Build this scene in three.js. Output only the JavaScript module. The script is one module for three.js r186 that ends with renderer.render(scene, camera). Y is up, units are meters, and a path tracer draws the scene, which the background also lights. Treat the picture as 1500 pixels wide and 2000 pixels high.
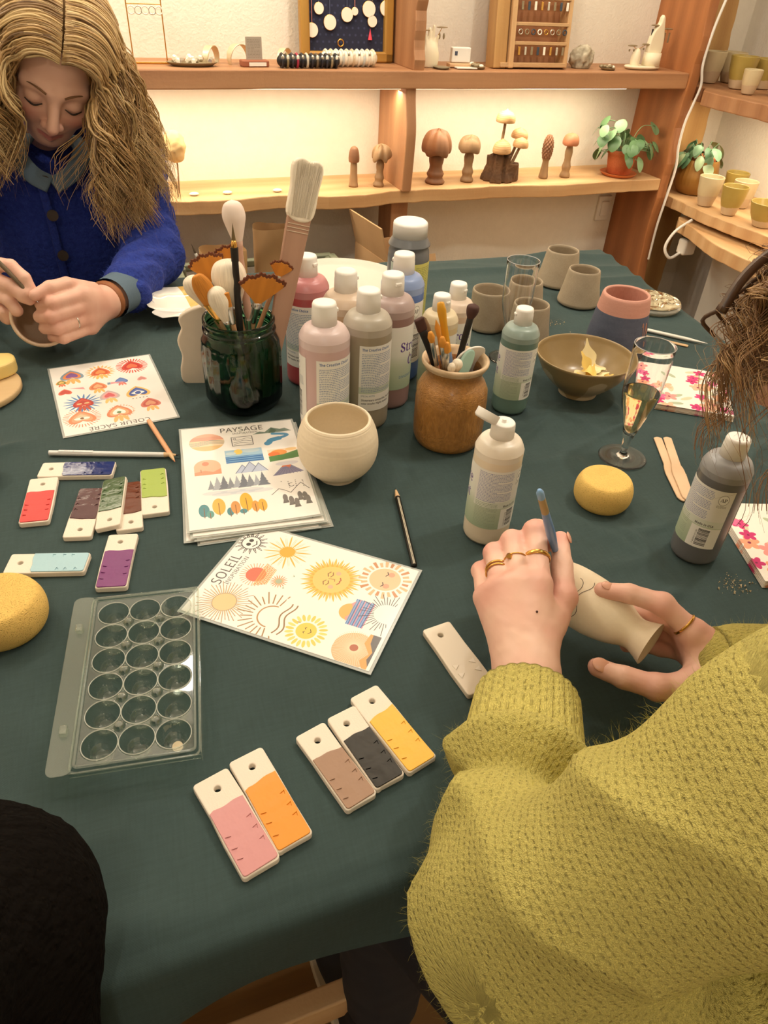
import * as THREE from 'three';
import { RoundedBoxGeometry } from 'three/addons/geometries/RoundedBoxGeometry.js';
import { ImprovedNoise } from 'three/addons/math/ImprovedNoise.js';
import { mergeGeometries, mergeVertices } from 'three/addons/utils/BufferGeometryUtils.js';
import { RectAreaLightUniformsLib } from 'three/addons/lights/RectAreaLightUniformsLib.js';
RectAreaLightUniformsLib.init();

// ---------- camera, light, exposure ----------
const scene = new THREE.Scene();
scene.background = new THREE.Color(0x050404);
const camera = new THREE.PerspectiveCamera(71.08, 0.75, 0.02, 30);
camera.position.set(0, 1.30, 0);
camera.up.set(0.18120, 0.78844, -0.58782);
camera.lookAt(0.30639, 1.30 - 0.61323, -0.72806);
camera.updateMatrixWorld();
const renderer = new THREE.WebGLRenderer({ antialias: true });
renderer.toneMapping = THREE.LinearToneMapping;
renderer.toneMappingExposure = 0.96;
renderer.shadowMap.enabled = true;
const WARM = new THREE.Color().setRGB(1.0, 0.92, 0.80);     // bulbs
const LEDC = new THREE.Color().setRGB(1.0, 0.87, 0.64);     // shelf strips
const LAMPS = [[-0.62, 2.12, -1.30, 1.15], [0.02, 2.12, -1.62, 0.85], [0.78, 2.12, -1.55, 0.95], [1.10, 2.12, -0.70, 1.75], [-0.35, 2.12, 0.75, 0.95]];   // x, y, z, candela of the ceiling globes
const LED_POWER = { upper: 35, top: 33, side: 35 };

// ---------- helpers ----------
function mulberry(a) { return () => { a |= 0; a = (a + 0x6D2B79F5) | 0; let t = Math.imul(a ^ (a >>> 15), 1 | a); t = (t + Math.imul(t ^ (t >>> 7), 61 | t)) ^ t; return ((t ^ (t >>> 14)) >>> 0) / 4294967296; }; }
const noiser = new ImprovedNoise();
const N3 = (x, y, z = 0) => noiser.noise(x + 37.3, y + 11.7, z + 5.1);
const fbm = (x, y, z = 0, o = 4) => { let s = 0, a = 0.5; for (let i = 0; i < o; i++) { s += a * N3(x, y, z + i * 9.1); x *= 2.03; y *= 2.03; z *= 2.03; a *= 0.5; } return s; };
const clamp = (x, a = 0, b = 1) => Math.min(b, Math.max(a, x));
const lerp = (a, b, t) => a + (b - a) * t;
const sstep = (a, b, x) => { const t = clamp((x - a) / (b - a)); return t * t * (3 - 2 * t); };
const V = (x, y, z) => new THREE.Vector3(x, y, z);
const taken = {};
function numbered(n) { if (!(n in taken)) { taken[n] = 0; return n; } taken[n]++; return n + '_' + String(taken[n]).padStart(3, '0'); }
function tag(o, label, category, group) { o.userData = { label, category }; if (group) o.userData.group = group; return o; }
function thing(name, label, category, [x, y, z] = [0, 0, 0], turn = 0, group) {
  const o = new THREE.Group(); o.name = numbered(name); scene.add(o); o.position.set(x, y, z); o.rotation.y = turn;
  return tag(o, label, category, group);
}
function part(name, geo, mat, parent, label) {
  const m = new THREE.Mesh(geo, mat); m.name = name; parent.add(m); if (label) m.userData.label = label; return m;
}
function solo(name, geo, mat, label, category, group) {
  const m = new THREE.Mesh(geo, mat); m.name = numbered(name); scene.add(m); return tag(m, label, category, group);
}
function struct(name, geo, mat) { const m = new THREE.Mesh(geo, mat); m.name = name; scene.add(m); m.userData.kind = 'structure'; return m; }
const at = (geo, x, y, z) => geo.translate(x, y, z);
function rbox(w, h, d, r = 0.004, s = 2) { return new RoundedBoxGeometry(w, h, d, s, Math.min(r, w / 2.01, h / 2.01, d / 2.01)); }
function lathe(pts, seg = 48) { return new THREE.LatheGeometry(pts.map((p) => new THREE.Vector2(Math.max(p[0], 0.00001), p[1])), seg); }
// smooth profile through control points
function prof(pts, n = 40) { const c = new THREE.CatmullRomCurve3(pts.map((p) => V(p[0], p[1], 0)), false, 'centripetal'); return c.getPoints(n).map((p) => [Math.max(p.x, 0), p.y]); }
function merged(list) { return mergeGeometries(list.map((g) => { const h = g.index ? g.toNonIndexed() : g; for (const k of Object.keys(h.attributes)) if (!['position', 'normal', 'uv', 'color'].includes(k)) h.deleteAttribute(k); return h; })); }
// swept tube with per-point radius (and optional squash of one cross axis)
function tube(points, radii, sides = 8, opt = {}) {
  const P = points.map((p) => (p.isVector3 ? p : V(...p))), n = P.length, rad = (i) => (typeof radii === 'number' ? radii : radii[i]);
  const pos = [], uv = [], idx = []; let N = null, len = 0; const T = P.map((p, i) => P[Math.min(n - 1, i + 1)].clone().sub(P[Math.max(0, i - 1)]).normalize());
  N = opt.normal ? V(...opt.normal) : Math.abs(T[0].y) < 0.9 ? V(0, 1, 0) : V(1, 0, 0);
  for (let i = 0; i < n; i++) {
    N.addScaledVector(T[i], -N.dot(T[i])).normalize(); const B = T[i].clone().cross(N); if (i) len += P[i].distanceTo(P[i - 1]);
    for (let k = 0; k <= sides; k++) { const a = k / sides * Math.PI * 2, r = rad(i), c = Math.cos(a) * r * (opt.flat ?? 1), s = Math.sin(a) * r; pos.push(P[i].x + N.x * c + B.x * s, P[i].y + N.y * c + B.y * s, P[i].z + N.z * c + B.z * s); uv.push(k / sides * r * 6.283, len); }
  }
  const w = sides + 1;
  for (let i = 0; i < n - 1; i++) for (let k = 0; k < sides; k++) { const a = i * w + k, b = a + 1, c = a + w, d = c + 1; idx.push(a, b, c, b, d, c); }
  if (opt.caps !== false) for (const e of [0, n - 1]) { const c = pos.length / 3; pos.push(P[e].x, P[e].y, P[e].z); uv.push(0, 0); for (let k = 0; k < sides; k++) { const a = e * w + k; e ? idx.push(c, a, a + 1) : idx.push(c, a + 1, a); } }
  const g = new THREE.BufferGeometry(); g.setAttribute('position', new THREE.Float32BufferAttribute(pos, 3)); g.setAttribute('uv', new THREE.Float32BufferAttribute(uv, 2)); g.setIndex(idx); g.computeVertexNormals(); return g;
}
const curve = (pts, n) => new THREE.CatmullRomCurve3(pts.map((p) => (p.isVector3 ? p : V(...p))), false, 'centripetal').getPoints(n);
function boxUV(g, ox = 0, oy = 0, swap = false) {
  g = g.index ? g.toNonIndexed() : g; const p = g.attributes.position, n = g.attributes.normal, uv = new Float32Array(p.count * 2);
  for (let i = 0; i < p.count; i += 3) {
    let ax = 0, ay = 0, az = 0; for (let k = 0; k < 3; k++) { ax += Math.abs(n.getX(i + k)); ay += Math.abs(n.getY(i + k)); az += Math.abs(n.getZ(i + k)); }
    for (let k = 0; k < 3; k++) { const x = p.getX(i + k), y = p.getY(i + k), z = p.getZ(i + k); let u, v; if (ay >= ax && ay >= az) { u = x; v = z; } else if (ax >= az) { u = swap ? y : z; v = swap ? z : y; } else { u = x; v = y; } if (swap && (ay >= ax && ay >= az)) [u, v] = [v, u]; if (swap && az > ax && az > ay) [u, v] = [v, u]; uv[(i + k) * 2] = u + ox; uv[(i + k) * 2 + 1] = v + oy; }
  }
  g.setAttribute('uv', new THREE.BufferAttribute(uv, 2)); return g;
}
function extr(shape, depth, bevel = 0.002, steps = 1, seg = 2) { return new THREE.ExtrudeGeometry(shape, { depth: depth - 2 * bevel, bevelEnabled: bevel > 0, bevelSize: bevel, bevelThickness: bevel, bevelSegments: seg, steps, curveSegments: 16 }).translate(0, 0, bevel); }
function poly(pts) { const s = new THREE.Shape(); pts.forEach((p, i) => (i ? s.lineTo(p[0], p[1]) : s.moveTo(p[0], p[1]))); s.closePath(); return s; }
function spl(pts) { const s = new THREE.Shape(); s.setFromPoints(new THREE.CatmullRomCurve3(pts.map((p) => V(p[0], p[1], 0)), true, 'centripetal').getPoints(pts.length * 6).map((p) => new THREE.Vector2(p.x, p.y))); return s; }
function holeAt(s, x, y, r) { const h = new THREE.Path(); h.absarc(x, y, r, 0, Math.PI * 2, true); s.holes.push(h); return s; }
// parametric sheet f(u,v)->[x,y,z]
function sheet(nu, nv, f, uvf) {
  const pos = [], uv = [], idx = [];
  for (let j = 0; j <= nv; j++) for (let i = 0; i <= nu; i++) { const u = i / nu, v = j / nv; pos.push(...f(u, v)); uv.push(...(uvf ? uvf(u, v) : [u, v])); }
  for (let j = 0; j < nv; j++) for (let i = 0; i < nu; i++) { const a = j * (nu + 1) + i, b = a + 1, c = a + nu + 1, d = c + 1; idx.push(a, c, b, b, c, d); }
  const g = new THREE.BufferGeometry(); g.setAttribute('position', new THREE.Float32BufferAttribute(pos, 3)); g.setAttribute('uv', new THREE.Float32BufferAttribute(uv, 2)); g.setIndex(idx); g.computeVertexNormals(); return g;
}
// distance-field meshing (surface nets): sdf(x,y,z) < 0 inside
function nets(lo, hi, cell, sdf) {
  const nx = Math.ceil((hi[0] - lo[0]) / cell) + 1, ny = Math.ceil((hi[1] - lo[1]) / cell) + 1, nz = Math.ceil((hi[2] - lo[2]) / cell) + 1;
  const F = new Float32Array(nx * ny * nz), id = (i, j, k) => i + nx * (j + ny * k);
  for (let k = 0; k < nz; k++) for (let j = 0; j < ny; j++) for (let i = 0; i < nx; i++) F[id(i, j, k)] = sdf(lo[0] + i * cell, lo[1] + j * cell, lo[2] + k * cell);
  const vi = new Int32Array(nx * ny * nz).fill(-1), pos = [], idx = [];
  for (let k = 0; k < nz - 1; k++) for (let j = 0; j < ny - 1; j++) for (let i = 0; i < nx - 1; i++) {
    let m = 0, cx = 0, cy = 0, cz = 0, n = 0; const v = [];
    for (let c = 0; c < 8; c++) { const f = F[id(i + (c & 1), j + ((c >> 1) & 1), k + (c >> 2))]; v.push(f); if (f < 0) m |= 1 << c; }
    if (m === 0 || m === 255) continue;
    for (let a = 0; a < 8; a++) for (const b of [1, 2, 4]) if (!(a & b)) { const q = a | b; if ((v[a] < 0) !== (v[q] < 0)) { const t = v[a] / (v[a] - v[q]); cx += (a & 1) + (b === 1 ? t : 0); cy += ((a >> 1) & 1) + (b === 2 ? t : 0); cz += (a >> 2) + (b === 4 ? t : 0); n++; } }
    vi[id(i, j, k)] = pos.length / 3; pos.push(lo[0] + (i + cx / n) * cell, lo[1] + (j + cy / n) * cell, lo[2] + (k + cz / n) * cell);
  }
  const quad = (a, b, c, d, flip) => { if (a < 0 || b < 0 || c < 0 || d < 0) return; flip ? idx.push(a, c, b, a, d, c) : idx.push(a, b, c, a, c, d); };
  for (let k = 1; k < nz - 1; k++) for (let j = 1; j < ny - 1; j++) for (let i = 1; i < nx - 1; i++) {
    const f = F[id(i, j, k)] < 0;
    if (f !== (F[id(i + 1, j, k)] < 0)) quad(vi[id(i, j - 1, k - 1)], vi[id(i, j, k - 1)], vi[id(i, j, k)], vi[id(i, j - 1, k)], !f);
    if (f !== (F[id(i, j + 1, k)] < 0)) quad(vi[id(i - 1, j, k - 1)], vi[id(i, j, k - 1)], vi[id(i, j, k)], vi[id(i - 1, j, k)], f);
    if (f !== (F[id(i, j, k + 1)] < 0)) quad(vi[id(i - 1, j - 1, k)], vi[id(i, j - 1, k)], vi[id(i, j, k)], vi[id(i - 1, j, k)], !f);
  }
  const g = new THREE.BufferGeometry(); g.setAttribute('position', new THREE.Float32BufferAttribute(pos, 3)); g.setAttribute('uv', new THREE.Float32BufferAttribute(new Float32Array(pos.length / 3 * 2), 2)); g.setIndex(idx); g.computeVertexNormals(); return g;
}
const smin = (a, b, k) => { const h = Math.max(k - Math.abs(a - b), 0) / k; return Math.min(a, b) - h * h * k * 0.25; };
const smax = (a, b, k) => -smin(-a, -b, k);
const sph = (x, y, z, c, r) => Math.hypot(x - c[0], y - c[1], z - c[2]) - r;
const ell = (x, y, z, c, r) => { const a = (x - c[0]) / r[0], b = (y - c[1]) / r[1], d = (z - c[2]) / r[2], k0 = Math.hypot(a, b, d), k1 = Math.hypot(a / r[0], b / r[1], d / r[2]); return k1 < 1e-9 ? -Math.min(...r) : k0 * (k0 - 1) / k1; };
const cap = (x, y, z, a, b, ra, rb) => { const bx = b[0] - a[0], by = b[1] - a[1], bz = b[2] - a[2], px = x - a[0], py = y - a[1], pz = z - a[2], t = clamp((px * bx + py * by + pz * bz) / (bx * bx + by * by + bz * bz)); return Math.hypot(px - bx * t, py - by * t, pz - bz * t) - (ra + (rb - ra) * t); };
function vcolor(g, fn) { const p = g.attributes.position, c = new Float32Array(p.count * 3); for (let i = 0; i < p.count; i++) { const q = fn(p.getX(i), p.getY(i), p.getZ(i), i); c[i * 3] = q[0]; c[i * 3 + 1] = q[1]; c[i * 3 + 2] = q[2]; } g.setAttribute('color', new THREE.BufferAttribute(c, 3)); return g; }
const lin = (r, g, b) => { const c = new THREE.Color().setRGB(r / 255, g / 255, b / 255, THREE.SRGBColorSpace); return [c.r, c.g, c.b]; };
const mixc = (a, b, t) => a.map((x, i) => lerp(x, b[i], t));

// ---------- textures ----------
function dtex(w, h, fn, srgb = true, rep = [1, 1], mirror = true) {
  const d = new Uint8Array(w * h * 4);
  for (let j = 0; j < h; j++) for (let i = 0; i < w; i++) { const c = fn(i / w, j / h), o = (j * w + i) * 4; d[o] = clamp(c[0], 0, 255); d[o + 1] = clamp(c[1], 0, 255); d[o + 2] = clamp(c[2], 0, 255); d[o + 3] = 255; }
  const t = new THREE.DataTexture(d, w, h); t.magFilter = THREE.LinearFilter; t.minFilter = THREE.LinearFilter; t.wrapS = t.wrapT = mirror ? THREE.MirroredRepeatWrapping : THREE.RepeatWrapping; t.repeat.set(...rep);
  if (srgb) t.colorSpace = THREE.SRGBColorSpace; t.needsUpdate = true; return t;
}
function ctex(w, h, draw, rep) {
  const c = document.createElement('canvas'); c.width = w; c.height = h; draw(c.getContext('2d'), w, h);
  const t = new THREE.CanvasTexture(c); t.colorSpace = THREE.SRGBColorSpace; if (rep) { t.wrapS = t.wrapT = THREE.RepeatWrapping; t.repeat.set(...rep); } return t;
}
const grey = (v) => [v, v, v];
// wood: grain runs along u (1 m of texture)
function woodTex(c1, c2, seed, knots = []) {
  return dtex(512, 512, (u, v) => {
    let w = v * 14 + 0.5 * fbm(u * 2.2, v * 3, seed) ; for (const [ku, kv, ks] of knots) { const d = Math.hypot((u - ku) * 0.5, v - kv); w += 1.1 * Math.exp(-d * d / (ks * ks)); }
    const ring = 0.5 + 0.5 * Math.sin(w * 6.28 + 2 * N3(u * 1.5, v * 6, seed + 3)), fib = 0.5 + 0.5 * fbm(u * 6, v * 160, seed + 7, 2), blot = 0.5 + fbm(u * 2.5, v * 5, seed + 13);
    let t = clamp(0.35 * ring + 0.35 * fib + 0.45 * blot - 0.15); for (const [ku, kv, ks] of knots) { const d = Math.hypot((u - ku) * 0.6, v - kv); t = lerp(t, 1.35, Math.exp(-d * d / (ks * ks * 0.14))); }
    return [lerp(c1[0], c2[0], t), lerp(c1[1], c2[1], t), lerp(c1[2], c2[2], t)];
  });
}
const std = (o) => new THREE.MeshStandardMaterial({ roughness: 0.7, side: THREE.DoubleSide, ...o });
const phy = (o) => new THREE.MeshPhysicalMaterial({ roughness: 0.5, side: THREE.DoubleSide, ...o });
const bumpNoise = dtex(256, 256, (u, v) => grey(128 + 150 * fbm(u * 16, v * 16, 2, 4)), false, [8, 8]);
const fineNoise = dtex(256, 256, (u, v) => grey(128 + 150 * fbm(u * 40, v * 40, 4, 3)), false, [20, 20]);
const woodPale = woodTex([220, 184, 136], [182, 136, 88], 1, [[0.3, 0.4, 0.05], [0.75, 0.7, 0.04]]);
const woodRed = woodTex([186, 122, 72], [134, 82, 46], 5, [[0.5, 0.55, 0.06]]);
const woodShelf = woodTex([192, 144, 102], [148, 100, 66], 9, [[0.2, 0.5, 0.04], [0.62, 0.35, 0.05]]);
const woodHoney = woodTex([206, 164, 104], [160, 116, 64], 12, [[0.35, 0.45, 0.07]]);
const M = {
  pale: std({ map: woodPale, roughness: 0.55, bumpMap: bumpNoise, bumpScale: 0.0006 }),
  red: std({ map: woodRed, roughness: 0.5, bumpMap: bumpNoise, bumpScale: 0.0006 }),
  shelf: std({ map: woodShelf, roughness: 0.55, bumpMap: bumpNoise, bumpScale: 0.0006 }),
  honey: std({ map: woodHoney, roughness: 0.5, bumpMap: bumpNoise, bumpScale: 0.0006 }),
  bark: std({ map: woodTex([120, 84, 50], [62, 40, 24], 21), roughness: 0.85, bumpMap: bumpNoise, bumpScale: 0.003 }),
  walnut: std({ map: woodTex([132, 92, 62], [78, 50, 32], 23), roughness: 0.7 }),
  white: std({ color: 0xe9e4da, roughness: 0.35 }),
  bisque: std({ color: 0xefe3d2, roughness: 0.85, bumpMap: fineNoise, bumpScale: 0.0002 }),
  steel: std({ color: 0xc9c9c6, metalness: 1, roughness: 0.25 }),
  silver: std({ color: 0xd8d4c8, metalness: 1, roughness: 0.22 }),
  gold: std({ color: 0xd9a85a, metalness: 1, roughness: 0.22 }),
  black: std({ color: 0x14110f, roughness: 0.5 }),
  glass: phy({ color: 0xffffff, transmission: 1, thickness: 0.002, ior: 1.49, roughness: 0.02 }),
};

// ---------- the room ----------
const wallTex = dtex(512, 512, (u, v) => { const n = 8 * fbm(u * 5, v * 5, 31) + 5 * fbm(u * 40, v * 40, 33, 2); return [236 + n, 229 + n, 214 + n]; });
const plaster = std({ map: wallTex, roughness: 0.9, bumpMap: bumpNoise, bumpScale: 0.0012 });
const BX = [-1.9, 2.16], BZ = [-2.26, 1.9];
struct('wall_back', boxUV(at(new THREE.BoxGeometry(BX[1] - BX[0] + 0.4, 2.7, 0.2), (BX[0] + BX[1]) / 2, 1.25, BZ[0] - 0.1)), plaster);
struct('wall_right', boxUV(at(new THREE.BoxGeometry(0.2, 2.7, BZ[1] - BZ[0]), BX[1] + 0.1, 1.25, (BZ[0] + BZ[1]) / 2)), plaster);
struct('wall_left', boxUV(at(new THREE.BoxGeometry(0.2, 2.7, BZ[1] - BZ[0]), BX[0] - 0.1, 1.25, (BZ[0] + BZ[1]) / 2)), plaster);
struct('wall_front', boxUV(at(new THREE.BoxGeometry(BX[1] - BX[0] + 0.4, 2.7, 0.2), (BX[0] + BX[1]) / 2, 1.25, BZ[1] + 0.1)), plaster);
struct('ceiling', boxUV(at(new THREE.BoxGeometry(BX[1] - BX[0] + 0.4, 0.2, BZ[1] - BZ[0] + 0.4), (BX[0] + BX[1]) / 2, 2.6, (BZ[0] + BZ[1]) / 2)), plaster);
const floorMat = std({ map: woodTex([150, 112, 62], [112, 78, 40], 41), roughness: 0.6 });
const floorG = new THREE.Group(); floorG.name = 'floor'; floorG.userData.kind = 'structure'; scene.add(floorG);
{ // boards under the table
  part('subfloor', at(new THREE.BoxGeometry(BX[1] - BX[0], 0.1, BZ[1] - BZ[0]), (BX[0] + BX[1]) / 2, -0.062, (BZ[0] + BZ[1]) / 2), M.bark, floorG);
  const n = 22, w = (BZ[1] - BZ[0]) / n; for (let i = 0; i < n; i++) part('floor_board', boxUV(at(rbox(BX[1] - BX[0] - 0.004, 0.012, w - 0.003, 0.002, 1), (BX[0] + BX[1]) / 2, -0.006, BZ[0] + (i + 0.5) * w), i * 0.37, i * 0.29), floorMat, floorG);
}
// ceiling globes: the light over the table
for (const [x, y, z, cd] of LAMPS) if (cd > 0) {
  const l = thing('ceiling_lamp', 'opal glass globe ceiling lamp ' + (x < -0.3 ? (z > 0 ? 'behind the seated painters' : 'over the blonde person') : x < 0.4 ? 'over the brush jar' : x < 1 ? 'over the white plate' : 'over the painted cup'), 'lamp', [x, y, z]);
  const em = std({ color: 0xfff2dc, emissive: WARM, emissiveIntensity: 8 });
  part('globe', new THREE.SphereGeometry(0.05, 32, 20), em, l);
  part('stem', at(new THREE.CylinderGeometry(0.008, 0.008, 0.29, 16), 0, 0.19, 0), M.steel, l);
  part('canopy_plate', at(new THREE.CylinderGeometry(0.05, 0.05, 0.012, 32), 0, 0.335, 0), M.steel, l);
  const p = new THREE.PointLight(WARM, cd, 0, 2); p.castShadow = true; p.shadow.radius = 2.6; l.add(p);
}
function ledStrip(label, cx, y, z, len, alongX, power, face) {
  const l = thing('light_strip', label, 'light', [cx, y, z]);
  const g = alongX ? rbox(len, 0.006, 0.012, 0.002, 1) : rbox(0.012, 0.006, len, 0.002, 1);
  part('strip', g, std({ color: 0xfff0d0, emissive: LEDC, emissiveIntensity: 3 }), l);
  const r = new THREE.RectAreaLight(LEDC, power, alongX ? len : 0.03, alongX ? 0.03 : len); r.position.set(0, -0.008, 0); r.rotation.x = -Math.PI / 2; l.add(r);
  return l;
}
// ---------- shelving ----------
// plank: outline in plan (x,z) with live front edge, top at y
function plank(name, label, pts, ytop, th, mat, swap = false) {
  let g = extr(poly(pts.map(([x, z]) => [x, -z])), th, 0.003, 1); g.rotateX(-Math.PI / 2).translate(0, ytop - th, 0);
  return solo(name, boxUV(g, 0.13 * ytop, 0.2, swap), mat, label, 'shelf');
}
const wav = (x, s, a) => a * (Math.sin(x * 7 + s) * 0.5 + Math.sin(x * 17 + s * 2.3) * 0.3 + N3(x * 30, s, 1) * 0.6);
function liveRow(x0, x1, n, zf) { const r = []; for (let i = 0; i <= n; i++) { const x = lerp(x0, x1, i / n); r.push([x, zf(x)]); } return r; }
plank('wall_shelf', 'long reddish wooden shelf carrying jewellery displays on the back wall', [[-1.5, -2.258], [1.776, -2.258], ...liveRow(-1.5, 1.776, 90, (x) => -2.05 + wav(x, 1, 0.004) + 0.01 * sstep(0.6, 0.2, x)).reverse()], 1.06, 0.042, M.shelf);
plank('wall_shelf', 'pale live-edge wooden shelf carrying carved mushrooms and a leafy plant', [[-1.5, -2.258], [1.776, -2.258], ...liveRow(-1.5, 1.776, 120, (x) => -2.05 + wav(x, 4, 0.018) - 0.022 * Math.exp(-(((x - 0.5) / 0.07) ** 2)) + 0.012 * Math.exp(-(((x - 0.72) / 0.08) ** 2))).reverse()], 0.76, 0.036, M.pale);
plank('wall_shelf', 'wooden shelf out of sight above the jewellery shelf', [[-1.5, -2.258], [1.776, -2.258], [1.776, -2.05], [-1.5, -2.05]], 1.62, 0.04, M.shelf);
plank('wall_shelf', 'rough-edged wooden shelf holding tapered cups with mustard glaze, upper of two', [[2.158, -2.19], [2.158, -0.9], ...liveRow(-0.9, -2.15, 70, () => 0).map(([z]) => [1.80 + wav(z, 8, 0.012) + 0.045 * sstep(-1.98, -2.04, z), z]), [1.85, -2.19]], 1.022, 0.04, M.shelf, true);
plank('wall_shelf', 'pale shelf with bark edge holding cups and the ribbed plant pot', [[2.158, -2.19], [2.158, -0.9], ...liveRow(-0.9, -2.16, 70, () => 0).map(([z]) => [1.845 + wav(z, 5, 0.014), z]), [1.86, -2.19]], 0.70, 0.034, M.pale, true);
plank('live_edge_slab', 'pale pointed live-edge slab fixed below the cup shelves', [[2.158, -1.95], [2.158, -0.9], [1.76, -0.9], ...liveRow(-0.95, -1.96, 40, () => 0).map(([z]) => [1.765 + wav(z, 3, 0.010) + 0.06 * sstep(-1.7, -1.97, z), z]), [1.85, -1.99]], 0.652, 0.04, M.pale, true);
// upright boards
function upright(name, label, pts, th, place, mat, swap = true) { let g = extr(poly(pts), th, 0.003, 1); g = place(g); return solo(name, boxUV(g, 0.4, 0.17, swap), mat, label, 'board'); }
const liveV = (y0, y1, n, f) => { const r = []; for (let i = 0; i <= n; i++) { const y = lerp(y0, y1, i / n); r.push([f(y), y]); } return r; };
// boards standing across the shelf: shape in (depth, height) -> plane x = const
const across = (x) => (g) => g.rotateY(-Math.PI / 2).translate(x, 0, 0);          // shape x -> +z
upright('shelf_divider', 'narrow wooden divider between the two long shelves, dark sawn front edge', [[-2.255, 0.762], [-2.255, 1.016], ...liveV(1.016, 0.762, 24, (y) => -2.05 + 0.012 * Math.sin((y - 0.76) * 8) - 0.02 * sstep(0.9, 1.01, y))], 0.03, across(0.885), M.shelf);
upright('shelf_divider', 'live-edge wooden upright beside the gold-framed pendant display', [[-2.255, 1.062], [-2.255, 1.578], ...liveV(1.578, 1.062, 24, (y) => -2.055 + wav(y, 2, 0.02))], 0.032, across(0.905), M.shelf);
upright('wooden_post', 'wooden leg under the pale mushroom shelf', [[-2.2, 0.0], [-2.2, 0.722], [-2.1, 0.722], [-2.1, 0.0]], 0.055, across(0.90), M.shelf);
upright('corner_board', 'tall reddish board closing the ends of the long shelves', [[-2.258, 0.0], [-2.258, 2.1], ...liveV(2.1, 0.0, 60, (y) => -2.045 + wav(y, 6, 0.012))], 0.035, across(1.815), M.red);
upright('corner_board', 'tall honey board with knots standing beside the cup shelves', [...liveV(0.0, 2.1, 60, (y) => 1.914 + wav(y, 3, 0.014)), ...liveV(2.1, 0.0, 60, (y) => 2.044 + wav(y, 9, 0.016))], 0.035, (g) => g.translate(0, 0, -2.235), M.honey);
upright('bark_batten', 'narrow bark-covered batten between the two corner boards', [...liveV(0.02, 2.1, 60, (y) => 1.852 + wav(y, 7, 0.008)), ...liveV(2.1, 0.02, 60, (y) => 1.880 + wav(y, 5, 0.006))], 0.03, (g) => g.translate(0, 0, -2.225), M.bark);
ledStrip('warm light strip under the jewellery shelf', 0.0, 1.014, -2.10, 3.2, true, LED_POWER.upper);
ledStrip('warm light strip under the highest shelf', 0.0, 1.576, -2.10, 3.2, true, LED_POWER.top);
ledStrip('warm light strip under the upper cup shelf', 1.95, 0.976, -1.55, 1.1, false, LED_POWER.side);
// white cable down the corner boards
solo('power_cable', tube(curve([[1.842, 1.6, -2.03], [1.836, 1.3, -2.03], [1.812, 1.17, -2.03], [1.808, 1.08, -2.03], [1.822, 1.03, -2.03], [1.812, 0.98, -2.03], [1.800, 0.93, -2.03], [1.80, 0.86, -2.03], [1.812, 0.8, -2.03], [1.806, 0.7, -2.03], [1.80, 0.62, -2.03], [1.802, 0.5, -2.03]], 80), 0.004, 8), M.white, 'white power cable trailing down the corner boards', 'cable');
{ const s = thing('wall_socket', 'white wall socket below the mushroom shelf', 'socket', [1.735, 0.615, -2.255]);
  part('plate', rbox(0.055, 0.085, 0.012, 0.004), M.white, s); part('rocker', at(rbox(0.03, 0.05, 0.008, 0.003), 0, 0, 0.008), M.white, s); }
{ const s = thing('power_adapter', 'white plug adapter with looped cable under the slab', 'adapter', [1.86, 0.572, -1.93]);
  part('body', rbox(0.05, 0.05, 0.04, 0.008), M.white, s);
  part('cable_loop', tube(curve([[-0.02, -0.02, 0], [-0.07, -0.03, 0.01], [-0.09, 0.0, 0.0], [-0.07, 0.05, 0], [-0.02, 0.09, 0.01]], 30), 0.005, 8), M.white, s);
  part('bracket', at(rbox(0.05, 0.03, 0.05, 0.006), 0.01, 0.04, 0.0), M.black, s); }
{ const c = sheet(60, 10, (u, v) => [1.985 + 0.012 * Math.sin(u * 26) * (1 - 0.4 * v) + 0.02 * N3(u * 5, v), lerp(0.02, 0.6, v), lerp(-1.93, -0.95, u)]);
  solo('white_curtain', c, std({ color: 0xd8d2c6, roughness: 0.8 }), 'white fabric curtain hanging below the live-edge slab', 'curtain'); }

// ---------- table ----------
const TY = 0.75;
const QC = { fl: [-0.9, -1.575], fr: [1.165, -1.485], nr: [0.985, -0.235], nl: [-0.9, -0.24] };
const quadAt = (a, b) => { const x = lerp(lerp(QC.fl[0], QC.fr[0], a), lerp(QC.nl[0], QC.nr[0], a), b), z = lerp(lerp(QC.fl[1], QC.fr[1], a), lerp(QC.nl[1], QC.nr[1], a), b); return [x, z]; };
{ const t = thing('work_table', 'long wooden trestle table under the green cloth', 'table');
  const top = extr(poly([[-0.893, 1.568], [1.158, 1.478], [0.979, 0.242], [-0.893, 0.247]]), 0.028, 0.003).rotateX(-Math.PI / 2).translate(0, 0.7135, 0);
  part('tabletop', boxUV(top), M.pale, t);
  for (const [x, z] of [[-0.8, -1.45], [1.02, -1.38], [0.86, -0.36], [-0.8, -0.36]]) part('leg', boxUV(at(rbox(0.05, 0.713, 0.05, 0.004), x, 0.357, z), 0, 0, true), M.pale, t);
  part('stretcher', boxUV(at(rbox(1.6, 0.06, 0.03, 0.004), 0.03, 0.12, -0.36)), M.pale, t); }
const ridge = (x, y, s) => 1 - Math.abs(N3(x, y, s)) * 2.2;
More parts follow.
